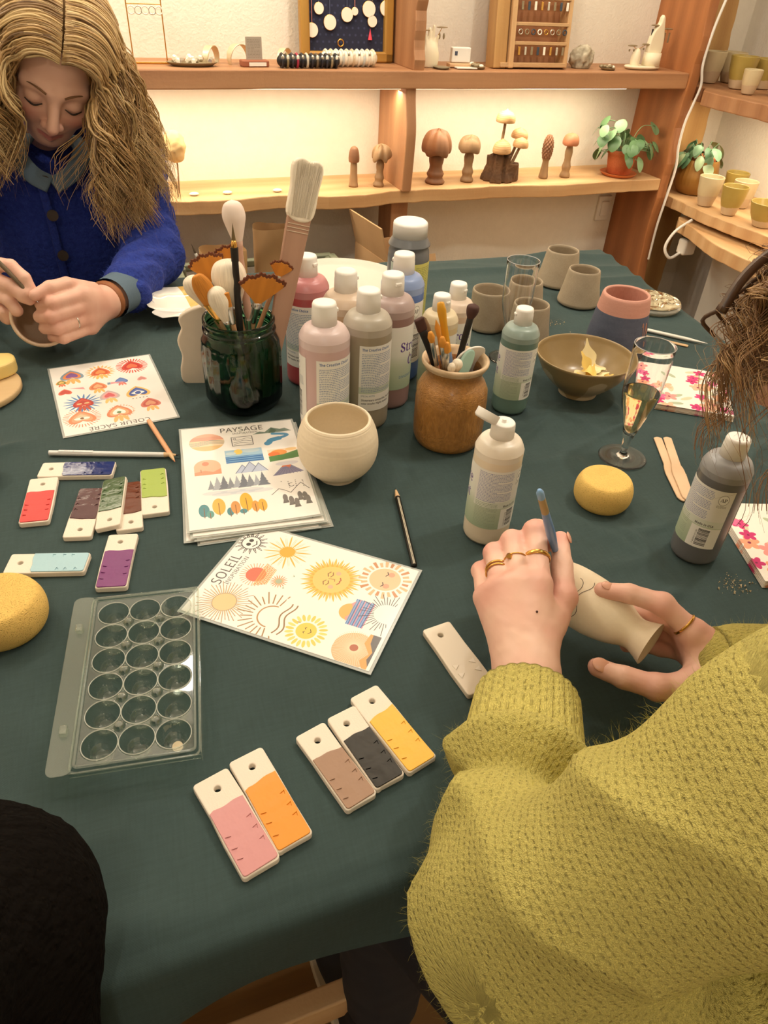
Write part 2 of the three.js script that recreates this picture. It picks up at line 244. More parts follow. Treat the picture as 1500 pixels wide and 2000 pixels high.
// where things weigh the cloth down: x, z, radius
const WEIGHTS = [[0.244, -0.7475, 0.03], [0.256, -0.845, 0.036], [0.326, -0.8725, 0.036], [0.282, -1.021, 0.036], [0.319, -0.948, 0.036], [0.38, -0.921, 0.036], [0.428, -0.998, 0.036], [0.555, -0.845, 0.03], [0.459, -0.92, 0.03], [0.5035, -0.957, 0.03], [0.6035, -0.47, 0.03], [0.378, -0.578, 0.03], [0.515, -1.183, 0.04], [0.423, -0.789, 0.05], [0.168, -0.972, 0.055], [0.69, -0.858, 0.034], [0.645, -0.671, 0.035], [0.638, -1.0, 0.035], [0.926, -1.304, 0.048], [0.908, -1.194, 0.045], [0.662, -1.13, 0.036], [0.752, -1.16, 0.046], [0.705, -1.055, 0.044], [0.853, -0.99, 0.056], [0.553, -0.59, 0.038], [-0.1545, -0.591, 0.044], [0.71, -0.655, 0.05], [0.67, -0.575, 0.05], [0.862, -0.812, 0.11], [0.735, -0.438, 0.11], [0.1427, -0.5465, 0.14], [0.1286, -0.775, 0.15], [-0.0215, -1.056, 0.145], [-0.07, -0.78, 0.12], [-0.08, -0.66, 0.08], [-0.035, -0.475, 0.125], [0.035, -0.315, 0.07], [0.138, -0.34, 0.08], [0.26, -0.405, 0.055], [-0.03, -0.87, 0.1], [0.288, -0.62, 0.085], [0.035, -0.89, 0.06], [0.39, -0.36, 0.10], [0.21, -0.27, 0.12], [0.5, -0.29, 0.09], [0.05, -1.36, 0.16], [-0.12, -1.25, 0.12], [0.125, -1.335, 0.08], [0.122, -1.06, 0.035], [0.455, -1.385, 0.145], [1.05, -1.14, 0.062], [0.985, -1.0, 0.09], [-0.222, -1.105, 0.08], [-0.19, -0.868, 0.03], [0.612, -0.408, 0.045], [0.80, -1.11, 0.05]];
function clothH(x, z) {
  let free = 1; for (const [cx, cz, r] of WEIGHTS) { const d = Math.hypot(x - cx, z - cz); if (d < r + 0.04) free *= sstep(r, r + 0.04, d); }
  const bk = sstep(-1.12, -1.30, z) * sstep(0.45, 0.65, x), md = sstep(0.40, 0.55, x) * sstep(-1.1, -0.95, z), lf = sstep(0.3, 0.05, x) * sstep(-1.1, -0.95, z), cr = (a, b, s, k) => Math.pow(clamp(ridge(a, b, s)), k);
  let h = 0.0016 * fbm(x * 5, z * 5, 3, 3) + bk * 0.0085 * cr(x * 1.8 + z * 1.5, z * 9 - x * 2.2, 5, 1.6) + md * 0.0085 * Math.max(cr(x * 5.5 + z * 2, z * 8 - x * 2, 8, 3), 0.8 * cr(x * 9 - z * 4, z * 7 + x * 4, 9, 4)) + lf * 0.0065 * cr(x * 1.8 - 1, z * 10 + x * 2.5, 12, 2.5) + 0.0022 * cr(x * 4, z * 6, 17, 4);
  for (const cx of [0.035, 0.055]) h += 0.0010 * Math.exp(-(((x - cx - 0.14 * (z + 0.45)) / 0.003) ** 2)) * sstep(-0.66, -0.6, z) * sstep(-0.3, -0.36, z);
  return -0.0003 + free * Math.max(-0.0015, h);
}
{ const oh = 0.17, LX = 2.0, LZ = 1.3, nu = 420, nv = 300;
  const g = sheet(nu, nv, (u, v) => {
    const s = lerp(-oh, LX + oh, u), w = lerp(-oh, LZ + 0.088, v), a = clamp(s / LX), b = clamp(w / LZ), [x, z] = quadAt(a, b);
    const ex = s < 0 ? s : Math.max(0, s - LX), ez = w < 0 ? w : Math.max(0, w - LZ), d = Math.hypot(ex, ez), R = 0.012;
    if (d === 0) { const edge = Math.min(s, LX - s, w, LZ - w); return [x, TY + clothH(x, z) - 0.004 * sstep(0.012, 0, edge), z]; }
    const nx = ex / d, nz = ez / d, th = Math.min(d / R, Math.PI / 2), fold = 0.012 * Math.sin((s + w * 0.7) * 34 + 2 * Math.sin(s * 9)) * sstep(0.01, 0.14, d) + 0.006 * sstep(0, 0.1, d);
    const out = R * Math.sin(th) + fold, drop = R * (1 - Math.cos(th)) + Math.max(0, d - R * Math.PI / 2) + 0.004;
    return [x + nx * out, TY - drop, z + nz * out];
  }, (u, v) => [u * 2.34, v * 1.64]);
  const clothCol = dtex(1024, 1024, (u, v) => { const n = fbm(u * 6, v * 6, 51), wv = 6 * N3(u * 420, v * 40, 1) + 6 * N3(u * 40, v * 420, 2), m = 9 * n + wv * 0.6; return [54 + m * 0.9, 72 + m, 71 + m]; });
  const weave = dtex(256, 256, (u, v) => grey(128 + 60 * Math.sin(u * 402) * Math.sin(v * 402) + 60 * N3(u * 60, v * 60, 3)), false, [9, 9]);
  solo('tablecloth', g, std({ map: clothCol, roughness: 0.92, bumpMap: weave, bumpScale: 0.0003 }), 'dark green cotton cloth spread over the whole work table', 'tablecloth'); }

// ---------- glazed test tiles ----------
const rrShape = (w, l, r, jag, rnd) => { const s = new THREE.Shape(), x = w / 2, y = l / 2; const j = () => (jag ? (rnd() - 0.5) * jag : 0); s.moveTo(-x + r, -y + j()); s.lineTo(x - r, -y + j()); s.quadraticCurveTo(x, -y, x, -y + r); s.lineTo(x + j(), -y * 0.3); s.lineTo(x + j(), y * 0.3); s.lineTo(x, y - r); s.quadraticCurveTo(x, y, x - r, y); s.lineTo(-x + r, y); s.quadraticCurveTo(-x, y, -x, y - r); s.lineTo(-x + j(), y * 0.3); s.lineTo(-x + j(), -y * 0.3); s.lineTo(-x, -y + r); s.quadraticCurveTo(-x, -y, -x + r, -y); return s; };
const glazeBump = dtex(128, 128, (u, v) => grey(128 + 130 * fbm(u * 4, v * 4, 6, 3)), false, [25, 25]);
function tile(label, [cx, cz], w, l, turn, rgb, gloss, seed, y = TY, tilt = 0, marks = 3) {
  const rnd = mulberry(seed), th = 0.0068, t = thing('glaze_test_tile', label, 'tile', [cx, y, cz], turn, 'glaze colour test tiles on the cloth');
  const flat = (g, y0) => g.rotateX(-Math.PI / 2).translate(0, y0, 0);           // shape y -> -z: hole end at -z
  const body = flat(extr(holeAt(rrShape(w, l, 0.0024, 0.0014, rnd), (rnd() - 0.5) * 0.004, l / 2 - 0.0125, 0.0040), th, 0.0012), 0);
  part('clay_body', body, rgb ? M.bisque : std({ color: 0xe6d8c2, roughness: 0.4 }), t);
  const cut = l * (0.5 - 0.33), gl = () => { const s = new THREE.Shape(), x = w / 2 - 0.0002, y0 = -l / 2 + 0.0002; s.moveTo(-x, cut - 0.001); for (let i = 1; i <= 8; i++) s.lineTo(lerp(-x, x, i / 8), cut + 0.0006 * Math.sin(i * 1.1 + seed) + (seed % 3 - 1) * 0.0004 * i); s.lineTo(x, y0 + 0.003); s.quadraticCurveTo(x, y0, x - 0.003, y0); s.lineTo(-x + 0.003, y0); s.quadraticCurveTo(-x, y0, -x, y0 + 0.003); s.closePath(); return s; };
  const tri = (x, y, s, h) => { const p = new THREE.Path(); p.moveTo(x, y); p.lineTo(x - s * 0.0048, y - h * 0.3); p.lineTo(x - s * 0.001, y - h); p.closePath(); return p; };
  if (rgb) {
    const up = gl(); for (const s of [-1, 1]) for (let k = 0; k < marks; k++) up.holes.push(tri(s * (w / 2 - 0.0016), -0.002 - k * 0.0105 - (s > 0 ? 0 : 0.008) + (rnd() - 0.5) * 0.002, s, 0.0042));
    const g = merged([flat(extr(gl(), 0.0006, 0.0002, 1, 1), th - 0.0003), flat(extr(up, 0.0010, 0.0003, 1, 1), th + 0.0001)]);
    part('glaze', boxUV(g), phy({ color: new THREE.Color().setRGB(rgb[0] / 255, rgb[1] / 255, rgb[2] / 255, THREE.SRGBColorSpace), roughness: gloss ? 0.12 : 0.38, clearcoat: gloss ? 0.15 : 0.1, clearcoatRoughness: gloss ? 0.05 : 0.25, bumpMap: glazeBump, bumpScale: 0.0004 }), t);
  } else for (const s of [-1, 1]) for (let k = 0; k < 2; k++) part('press_mark', flat(extr(poly([[s * (w / 2 - 0.003), -0.008 - k * 0.011], [s * (w / 2 - 0.009), -0.010 - k * 0.011], [s * (w / 2 - 0.004), -0.014 - k * 0.011]]), 0.0009, 0.0003, 1, 1), th - 0.0002), M.bisque, t);
  t.rotation.order = 'YXZ'; if (tilt) { t.rotation.z = tilt; }
  return t;
}
tile('clay test tile half glazed matt pink, beside the orange one', [0.0191, -0.3100], 0.0290, 0.0892, 0.26, [212, 146, 146], 0, 1);
tile('clay test tile half glazed bright orange, beside the pink one', [0.0493, -0.3206], 0.0286, 0.0890, 0.225, [236, 150, 34], 0, 2);
tile('clay test tile half glazed taupe brown, beside the black one', [0.1085, -0.3315], 0.0275, 0.0810, 0.26, [160, 124, 98], 0, 3);
tile('clay test tile half glazed shiny black, between taupe and yellow', [0.1385, -0.3405], 0.0270, 0.0800, 0.22, [16, 12, 9], 1, 4);
tile('clay test tile half glazed sunny yellow, beside the black one', [0.1680, -0.3510], 0.0282, 0.0900, 0.25, [240, 182, 44], 0, 5);
tile('plain cream clay test tile without colour, tucked under the knitted cuff', [0.2600, -0.4060], 0.0300, 0.0880, 0.10, null, 0, 6);
tile('clay test tile half glazed bright red', [-0.1223, -0.7932], 0.0315, 0.0889, -0.135, [214, 56, 54], 0, 7);
tile('clay test tile half glazed dark cobalt blue, below the white pencil', [-0.0767, -0.8470], 0.0295, 0.0900, 1.31, [38, 54, 112], 1, 8);
tile('clay test tile half glazed deep wine purple', [-0.0715, -0.7516], 0.0296, 0.0923, 2.90, [78, 38, 46], 1, 9);
tile('clay test tile half glazed shiny forest green, lying on the brown one', [-0.0395, -0.7570], 0.0270, 0.0960, 2.98, [52, 84, 42], 1, 10, TY + 0.0042, -0.17);
tile('clay test tile half glazed rust brown, under the forest green one', [-0.0210, -0.7500], 0.0280, 0.0930, 3.06, [104, 48, 26], 1, 11);
tile('clay test tile half glazed lime green', [0.0110, -0.7715], 0.0300, 0.0930, 3.06, [164, 186, 84], 0, 12);
tile('clay test tile half glazed violet purple', [-0.0423, -0.6518], 0.0308, 0.0870, -0.23, [122, 50, 116], 1, 13);
tile('clay test tile half glazed pale sky blue', [-0.1140, -0.6692], 0.0295, 0.0825, 1.29, [168, 206, 218], 1, 14);

// ---------- printed inspiration cards ----------
const F = (g, s, font = 'sans-serif', w = '') => { g.font = `${w} ${s}px ${font}`; };
function rays(g, x, y, r0, r1, n, col, wd, jit = 0) { g.strokeStyle = col; g.lineWidth = wd; g.lineCap = 'round'; for (let i = 0; i < n; i++) { const a = i / n * 6.283, k = 1 + jit * Math.sin(i * 2.4); g.beginPath(); g.moveTo(x + r0 * Math.cos(a), y + r0 * Math.sin(a)); g.lineTo(x + r1 * k * Math.cos(a), y + r1 * k * Math.sin(a)); g.stroke(); } }
function disc(g, x, y, r, c, ry) { g.fillStyle = c; g.beginPath(); g.ellipse(x, y, r, ry ?? r, 0, 0, 6.284); g.fill(); }
function pg(g, pts, c) { g.fillStyle = c; g.beginPath(); pts.forEach((p, i) => (i ? g.lineTo(...p) : g.moveTo(...p))); g.closePath(); g.fill(); }
function petals(g, x, y, r0, r1, n, w, c, off = 0) { g.fillStyle = c; for (let i = 0; i < n; i++) { const a = i / n * 6.283 + off; g.beginPath(); g.moveTo(x + r0 * Math.cos(a - w), y + r0 * Math.sin(a - w)); g.quadraticCurveTo(x + r1 * 0.8 * Math.cos(a - w * 0.7), y + r1 * 0.8 * Math.sin(a - w * 0.7), x + r1 * Math.cos(a), y + r1 * Math.sin(a)); g.quadraticCurveTo(x + r1 * 0.8 * Math.cos(a + w * 0.7), y + r1 * 0.8 * Math.sin(a + w * 0.7), x + r0 * Math.cos(a + w), y + r0 * Math.sin(a + w)); g.fill(); } }
function heart(g, x, y, s, c, flip = 1) { g.fillStyle = c; g.beginPath(); g.moveTo(x, y + s * flip); g.bezierCurveTo(x - s * 1.6, y - s * 0.2 * flip, x - s * 0.8, y - s * 1.2 * flip, x, y - s * 0.45 * flip); g.bezierCurveTo(x + s * 0.8, y - s * 1.2 * flip, x + s * 1.6, y - s * 0.2 * flip, x, y + s * flip); g.fill(); }
function arcs(g, pts, c, w) { g.strokeStyle = c; g.lineWidth = w; g.lineCap = 'round'; g.beginPath(); pts.forEach((p, i) => (i ? g.lineTo(...p) : g.moveTo(...p))); g.stroke(); }
const paper = (g, w, h) => { g.fillStyle = '#f4efe8'; g.fillRect(0, 0, w, h); };
const soleilTex = ctex(900, 1240, (g, w, h) => {
  paper(g, w, h); g.fillStyle = '#4a4340'; F(g, 96, 'sans-serif'); g.fillText('SOLEIL', 275, 98); F(g, 42); g.save(); g.translate(300, 146); g.scale(1.12, 1); g.fillText('INSPIRATION', 0, 0); g.restore();
  // black line-drawn sun by the title
  g.save(); g.translate(-84, -85);  petals(g, 800, 170, 62, 118, 16, 0.14, '#2a2624'); disc(g, 800, 170, 66, '#f4efe8'); rays(g, 800, 170, 70, 100, 16, '#f4efe8', 5); disc(g, 780, 160, 16, '#2a2624'); disc(g, 822, 160, 16, '#2a2624'); arcs(g, [[770, 196], [800, 212], [830, 196]], '#2a2624', 7); g.strokeStyle = '#2a2624'; g.lineWidth = 6; g.beginPath(); g.arc(800, 170, 64, 0, 6.3); g.stroke(); g.restore();
  g.save(); g.translate(-15, -85);  rays(g, 175, 290, 70, 165, 44, '#b08a62', 5, 0.12); petals(g, 175, 290, 80, 150, 22, 0.06, '#e0bd90'); rays(g, 175, 290, 80, 150, 22, '#a8845c', 2); disc(g, 175, 290, 76, '#e6c48c'); g.strokeStyle = '#a8845c'; g.lineWidth = 4; g.beginPath(); g.arc(175, 290, 76, 0, 6.3); g.stroke(); g.restore();
  g.save(); g.translate(-67, -34);  rays(g, 520, 300, 62, 105, 30, '#e8a070', 5); disc(g, 520, 300, 66, '#dd6a4e'); for (let i = 0; i < 9; i++) arcs(g, [[425 + i * 5, 330 + i * 9], [640 - i * 4, 322 + i * 10]], i % 2 ? '#e98c4c' : '#f0b060', 6); g.restore();
  g.save(); g.translate(-72, -115);  petals(g, 800, 470, 46, 168, 24, 0.09, '#e4b040'); disc(g, 800, 470, 52, '#e0a92e'); rays(g, 800, 470, 62, 160, 12, '#f4efe8', 7); g.restore();
  g.save(); g.translate(453, 432); g.scale(0.68, 0.68); g.translate(-545, -470);  petals(g, 545, 470, 30, 88, 18, 0.14, '#d88a52'); disc(g, 545, 470, 42, '#cfae7e'); disc(g, 545, 470, 30, '#a9b49a');  pg(g, [[455, 520], [470, 545], [500, 535], [480, 560]], '#9aa88a'); pg(g, [[640, 545], [655, 570], [680, 560], [660, 585]], '#9aa88a'); g.restore();
  g.save(); g.translate(-43, -45);  rays(g, 205, 560, 105, 185, 26, '#a07a48', 8, 0.1); g.fillStyle = '#f4efe8'; g.fillRect(60, 600, 320, 140); g.strokeStyle = '#b0824a'; g.lineWidth = 9; g.beginPath(); g.arc(205, 580, 88, Math.PI, 0); g.stroke(); for (const k of [0, 1]) arcs(g, Array.from({ length: 16 }, (_, i) => [90 + i * 17, 640 + k * 34 + 16 * Math.sin(i * 0.55)]), '#8e6c40', 9); g.restore();
  g.save(); g.translate(-20, 8);  petals(g, 620, 730, 110, 205, 26, 0.10, '#e8bc50'); petals(g, 620, 730, 110, 180, 26, 0.07, '#dca83c', 0.12); disc(g, 620, 730, 122, '#ecc670'); arcs(g, [[560, 700], [582, 688], [602, 700]], '#8a5a30', 6); arcs(g, [[640, 700], [662, 688], [684, 700]], '#8a5a30', 6); arcs(g, [[560, 716], [582, 726], [602, 716]], '#8a5a30', 6); arcs(g, [[640, 716], [662, 726], [684, 716]], '#8a5a30', 6); arcs(g, [[622, 712], [628, 750], [612, 756]], '#a8703c', 5); arcs(g, [[590, 780], [612, 792], [622, 786], [634, 792], [654, 780]], '#b0603c', 8); disc(g, 556, 752, 18, '#eab088'); disc(g, 688, 752, 18, '#eab088'); g.restore();
  g.save(); g.translate(139, 779); g.scale(0.8, 0.8); g.translate(-250, -860);  for (let i = 0; i < 22; i++) { const a = i / 22 * 6.283; g.save(); g.translate(250 + 130 * Math.cos(a), 860 + 130 * Math.sin(a)); g.rotate(a); g.fillStyle = i % 2 ? '#f2d878' : '#eecb5c'; g.beginPath(); g.ellipse(0, 0, 34, 13, 0, 0, 6.3); g.fill(); g.restore(); } disc(g, 250, 860, 80, '#f0cc54'); arcs(g, [[222, 850], [232, 842], [242, 850]], '#3a2c20', 5); arcs(g, [[262, 850], [272, 842], [282, 850]], '#3a2c20', 5); arcs(g, [[228, 884], [250, 900], [274, 884]], '#3a2c20', 5); g.restore();
  g.save(); g.translate(16, 22);  for (let i = 0; i < 24; i++) { const a = i / 24 * 6.283, r1 = i % 2 ? 176 : 160; pg(g, [[720 + 118 * Math.cos(a - 0.07), 1040 + 118 * Math.sin(a - 0.07)], [720 + r1 * Math.cos(a - 0.07), 1040 + r1 * Math.sin(a - 0.07)], [720 + r1 * Math.cos(a + 0.07), 1040 + r1 * Math.sin(a + 0.07)], [720 + 118 * Math.cos(a + 0.07), 1040 + 118 * Math.sin(a + 0.07)]], i % 3 ? '#eeb888' : '#c98a58'); } disc(g, 720, 1040, 104, '#f0c498'); disc(g, 664, 1066, 22, '#eaa080'); disc(g, 776, 1066, 22, '#eaa080'); arcs(g, [[650, 1034], [668, 1046], [688, 1034]], '#2c211c', 6); arcs(g, [[752, 1034], [772, 1046], [790, 1034]], '#2c211c', 6); g.restore();
  g.save(); g.translate(-87, -36);  disc(g, 470, 1000, 72, '#f2b25e'); for (let i = 0; i < 16; i++) arcs(g, [[372, 1010 + i * 7], [588, 1000 + i * 8]], ['#5c86c0', '#88a8d4', '#3d6aa8', '#d88ea0'][i % 4], 7); pg(g, [[385, 1000], [420, 985], [450, 1004]], '#e49a9a'); pg(g, [[510, 1000], [540, 980], [570, 1002]], '#e49a9a'); g.restore();
  g.save(); g.translate(60, 20);  rays(g, 390, 1160, 82, 150, 40, '#2b2724', 4, 0.2); g.fillStyle = '#f4efe8'; disc(g, 390, 1180, 80, '#f4efe8'); g.fillRect(250, 1195, 280, 45); g.restore();
  g.save(); g.translate(-38, 10);  g.save(); g.beginPath(); g.rect(40, 960, 260, 250); g.clip(); disc(g, 150, 1090, 132, '#eab486'); rays(g, 165, 1085, 26, 130, 60, '#f4d8b4', 3); disc(g, 165, 1085, 26, '#b0603e'); pg(g, [[40, 1210], [40, 1180], [90, 1150], [150, 1185], [220, 1130], [300, 1140], [300, 1210]], '#e8a04c'); pg(g, [[60, 1210], [110, 1186], [170, 1200], [230, 1165], [300, 1158], [300, 1210]], '#5c5654'); g.restore(); g.restore();
});
const paysageTex = ctex(900, 1240, (g, w, h) => {
  paper(g, w, h); g.fillStyle = '#4c4744'; F(g, 88); g.fillText('PAYSAGE', 300, 100); F(g, 34); g.fillText('INSPIRATION', 400, 140);
  g.save(); g.beginPath(); g.ellipse(190, 215, 138, 118, 0, 0, 6.3); g.clip(); g.fillStyle = '#eeb89c'; g.fillRect(40, 90, 320, 60); g.fillStyle = '#e8a890'; g.fillRect(40, 140, 320, 50); g.fillStyle = '#f0d4b0'; g.fillRect(40, 190, 320, 170); g.fillStyle = '#e4bc80'; g.fillRect(40, 268, 320, 90); for (let k = 0; k < 4; k++) arcs(g, Array.from({ length: 20 }, (_, i) => [40 + i * 17, 205 + k * 14 + 12 * Math.sin(i * 0.4 + 0.5)]), '#8c8c84', 5); g.restore();
  g.strokeStyle = '#5a5654'; g.lineWidth = 6; g.strokeRect(385, 180, 165, 120); for (let k = 0; k < 3; k++) arcs(g, Array.from({ length: 8 }, (_, i) => [400 + i * 20, 215 + k * 28 + 10 * Math.sin(i * 0.9 + k)]), '#6a6664', 4); g.strokeRect(400, 196, 18, 18);
  pg(g, [[560, 165], [620, 130], [660, 145], [720, 85], [790, 120], [830, 110], [880, 160]], '#7c8c80'); pg(g, [[690, 165], [720, 85], [760, 130], [740, 165]], '#60705f'); g.strokeStyle = '#5a96bc'; g.lineCap = 'round'; g.lineWidth = 30; g.beginPath(); g.moveTo(720, 180); g.bezierCurveTo(870, 200, 860, 220, 760, 250); g.stroke(); g.lineWidth = 52; g.beginPath(); g.moveTo(760, 252); g.bezierCurveTo(650, 270, 700, 290, 660, 310); g.stroke();
  g.fillStyle = '#a8c8dc'; g.fillRect(315, 355, 290, 90); disc(g, 420, 385, 34, '#f0d070'); disc(g, 360, 400, 40, '#c8d8dc', 20); disc(g, 520, 380, 70, '#c4d4da', 26); g.fillStyle = '#5c8cc0'; g.fillRect(315, 440, 290, 85); for (let i = 0; i < 6; i++) arcs(g, [[322, 452 + i * 13], [598, 448 + i * 13]], i % 2 ? '#3c68a4' : '#98bcd8', 6);
  g.fillStyle = '#f0b898'; g.beginPath(); g.roundRect(70, 450, 200, 190, [90, 90, 0, 0]); g.fill(); disc(g, 158, 500, 26, '#d88a6c'); pg(g, [[70, 640], [70, 600], [150, 585], [210, 610], [270, 570], [270, 640]], '#e09a78'); arcs(g, [[120, 600], [120, 570]], '#b87858', 6);
  g.fillStyle = '#f6dcc0'; g.fillRect(645, 400, 235, 90); disc(g, 730, 450, 64, '#ee9c54', 40); disc(g, 690, 465, 46, '#e8804a', 30); disc(g, 830, 420, 46, '#f4cc90', 20); pg(g, [[645, 560], [645, 490], [760, 480], [880, 440], [880, 540]], '#5f8a52'); 
  for (const [x, s] of [[430, 1], [490, 1.3], [555, 1.05]]) { pg(g, [[x - 58 * s, 660], [x, 660 - 100 * s], [x + 58 * s, 660]], '#c0c8dc'); arcs(g, [[x - 58 * s, 660], [x, 660 - 100 * s], [x + 58 * s, 660]], '#76829c', 6); }
  disc(g, 770, 600, 88, '#dcd8dc', 26); pg(g, [[640, 742], [730, 630], [800, 630], [880, 725]], '#8a86a0'); pg(g, [[720, 645], [732, 626], [800, 626], [780, 668], [758, 640]], '#de7a50'); for (let i = 0; i < 8; i++) arcs(g, [[740 + i * 8, 650], [660 + i * 28, 735]], '#747090', 4);
  for (let i = 0; i < 9; i++) { const x = 180 + i * 48, s = 0.6 + 0.45 * Math.abs(Math.sin(i * 2.2)); for (let k = 0; k < 4; k++) pg(g, [[x - (14 + k * 11) * s, 800 - 70 * s + k * 34 * s], [x, 760 - 90 * s + k * 30 * s], [x + (14 + k * 11) * s, 800 - 70 * s + k * 34 * s]], ['#8c9098', '#a8acb4', '#787c86'][i % 3]); } g.globalAlpha = 0.5; for (let i = 0; i < 6; i++) disc(g, 200 + i * 66, 865 + (i % 2) * 22, 90, '#c4c8d0', 22); g.globalAlpha = 1;
  for (const [x, y, rx, ry, c] of [[110, 1050, 38, 70, '#4c8a92'], [150, 1095, 26, 40, '#5c9a92'], [215, 1020, 46, 90, '#e8b450'], [290, 1090, 24, 44, '#4c8a92'], [330, 1050, 34, 70, '#d89a58'], [410, 1000, 46, 100, '#ecb440'], [470, 1060, 28, 60, '#e0a04c'], [520, 1055, 32, 66, '#eab048'], [380, 1100, 26, 26, '#4c8a92']]) { disc(g, x, y, rx, c, ry); arcs(g, [[x, y + ry + 8], [x, y - ry * 0.4]], '#8a5a34', 5); }
  arcs(g, [[600, 960], [660, 900], [700, 925], [740, 960], [800, 890], [830, 860], [880, 940]], '#55504e', 5); g.strokeStyle = '#55504e'; g.lineWidth = 5; g.beginPath(); g.arc(760, 870, 20, 0.6, 5); g.stroke(); for (let i = 0; i < 16; i++) disc(g, 690 + (i * 53) % 160, 820 + (i * 37) % 90, 4, '#6a6664'); for (const [x, y] of [[690, 1010], [730, 1040], [765, 1070], [800, 1000], [835, 1010], [850, 1050]]) { pg(g, [[x - 24, y + 60], [x, y - 40], [x + 24, y + 60]], '#6c6864'); disc(g, x, y, 18, '#76726e', 40); }
});
const coeurTex = ctex(900, 1240, (g, w, h) => {
  paper(g, w, h); g.fillStyle = '#5a534f'; F(g, 78); g.save(); g.translate(215, 72); g.scale(1.02, 1); g.fillText('COEUR SACRÉ', 0, 0); g.restore();
  const flame = (x, y, s, c) => { for (let i = -1; i <= 1; i++) { g.fillStyle = c; g.beginPath(); g.ellipse(x + i * s * 0.35, y, s * 0.16, s * 0.5, i * 0.3, 0, 6.3); g.fill(); } };
  const H = (x, y, s, cs, fl) => { if (fl) flame(x, y - s * 1.0, s, fl); cs.forEach((c, i) => heart(g, x, y, s * (1 - i * 0.24), c)); };
  H(165, 310, 92, ['#d88070', '#c86058', '#e0a080'], '#f2c27c'); petals(g, 420, 250, 96, 118, 26, 0.1, '#e2a070'); H(440, 250, 112, ['#e08e6a', '#efb488', '#fff6ec'], '#f0c080'); disc(g, 440, 240, 18, '#6e8a60');
  rays(g, 740, 250, 110, 150, 34, '#e8906a', 8); H(740, 250, 120, ['#e8926a', '#f0a884', '#f6c8a8'], null); disc(g, 740, 240, 64, '#fff6ec', 20); disc(g, 740, 240, 16, '#8a6a4a');
  H(230, 540, 112, ['#f0c070', '#4f66a8', '#6880be'], null); pg(g, [[170, 530], [230, 480], [290, 530], [230, 570]], '#fff6ec'); disc(g, 230, 526, 26, '#4f66a8'); for (let i = 0; i < 5; i++) disc(g, 170 + i * 30, 430, 6, '#4c4844');
  H(470, 560, 92, ['#c8b8b8', '#eeb0ac', '#d86a70'], '#f2ca80'); petals(g, 700, 500, 70, 165, 18, 0.12, '#5a8cc0'); H(700, 500, 92, ['#b8453e', '#d0594c', '#b84a44'], '#c05a4a'); disc(g, 670, 490, 22, '#f0c898', 12); disc(g, 730, 490, 22, '#f0c898', 12);
  H(820, 740, 62, ['#e07a60', '#c85c54'], null); H(150, 780, 46, ['#e8b4ac', '#dc9690'], null); H(330, 800, 62, ['#5a7ab8', '#6e90c8'], '#e07e70'); H(540, 760, 84, ['#e29a6e', '#d87856', '#eeb488'], '#f0be70'); pg(g, [[430, 760], [420, 800], [290, 770]], '#dfa0a4'); pg(g, [[650, 740], [660, 785], [780, 800]], '#dfa0a4'); pg(g, [[430, 760], [424, 800], [452, 800], [456, 758]], '#7c9ab0');
  H(830, 930, 52, ['#e0a050', '#6e8a5c', '#e8c070'], '#e07a5a'); rays(g, 190, 1060, 96, 140, 30, '#d85a48', 12); H(190, 1060, 104, ['#d4564a', '#c8423e', '#e07a58'], null); petals(g, 480, 1030, 90, 140, 20, 0.13, '#f0bc70'); H(480, 1030, 92, ['#dd7c54', '#d0603e', '#e89a60'], '#f2c070'); H(730, 1040, 110, ['#8aa0b0', '#ec8e54', '#8a64a0'], '#f0b870');
});
const backTex = ctex(256, 256, (g) => { g.fillStyle = '#f1ebe2'; g.fillRect(0, 0, 256, 256); for (let i = 0; i < 9; i++) pg(g, [[20 + i * 26, 236], [34 + i * 26, 236], [27 + i * 26, 248]], '#6c6661'); });
const laminate = phy({ color: 0xdfe2dc, transmission: 0.55, thickness: 0, roughness: 0.25 });
const cardStock = std({ color: 0xf2ece3, roughness: 0.5 });
function card(label, [cx, y, cz], w, l, turn, tex, curl = 0) {
  const t = thing('inspiration_card', label, 'card', [cx, y, cz], turn, 'laminated inspiration cards on the cloth');
  const warp = (g) => { const p = g.attributes.position; for (let i = 0; i < p.count; i++) p.setY(i, p.getY(i) + curl * (p.getX(i) / w * 2) ** 2 * sstep(-0.2, 0.6, p.getZ(i) / l + p.getX(i) / w)); g.computeVertexNormals(); return g; };
  const slab = (ww, ll, y0, th) => { const s = new THREE.BoxGeometry(ww, th, ll, 16, 1, 16); s.translate(0, y0 + th / 2, 0); return warp(s); };
  part('laminate', slab(w, l, 0, 0.0004), laminate, t); part('paper', slab(w - 0.006, l - 0.006, 0.0004, 0.0003), cardStock, t);
  const pr = sheet(16, 16, (u, v) => [(u - 0.5) * (w - 0.0065), 0.00082, (v - 0.5) * (l - 0.0065)], (u, v) => [u, 1 - v]);
  part('print', warp(pr), phy({ map: tex, roughness: 0.35, clearcoat: 0.35, clearcoatRoughness: 0.12 }), t);
  return t;
}
card('laminated card of printed sacred hearts titled coeur', [-0.0215, TY + 0.0006, -1.056], 0.161, 0.223, -3.06, coeurTex);
for (let i = 0; i < 4; i++) card(['lowest', 'second lowest', 'middle', 'second highest'][i] + ' laminated card in the stack under the landscape card', [0.1286 + [0.006, -0.003, 0.004, 0.003][i], TY + 0.0006 + i * 0.0018, -0.768 - [0, 0.003, 0.004, 0.006][i]], 0.161, 0.238, -0.095 + [0.02, -0.03, 0.015, -0.01][i], backTex);
card('laminated card of printed landscapes on top of the card stack', [0.1286, TY + 0.0080, -0.7815], 0.161, 0.235, -0.10, paysageTex, 0.002);
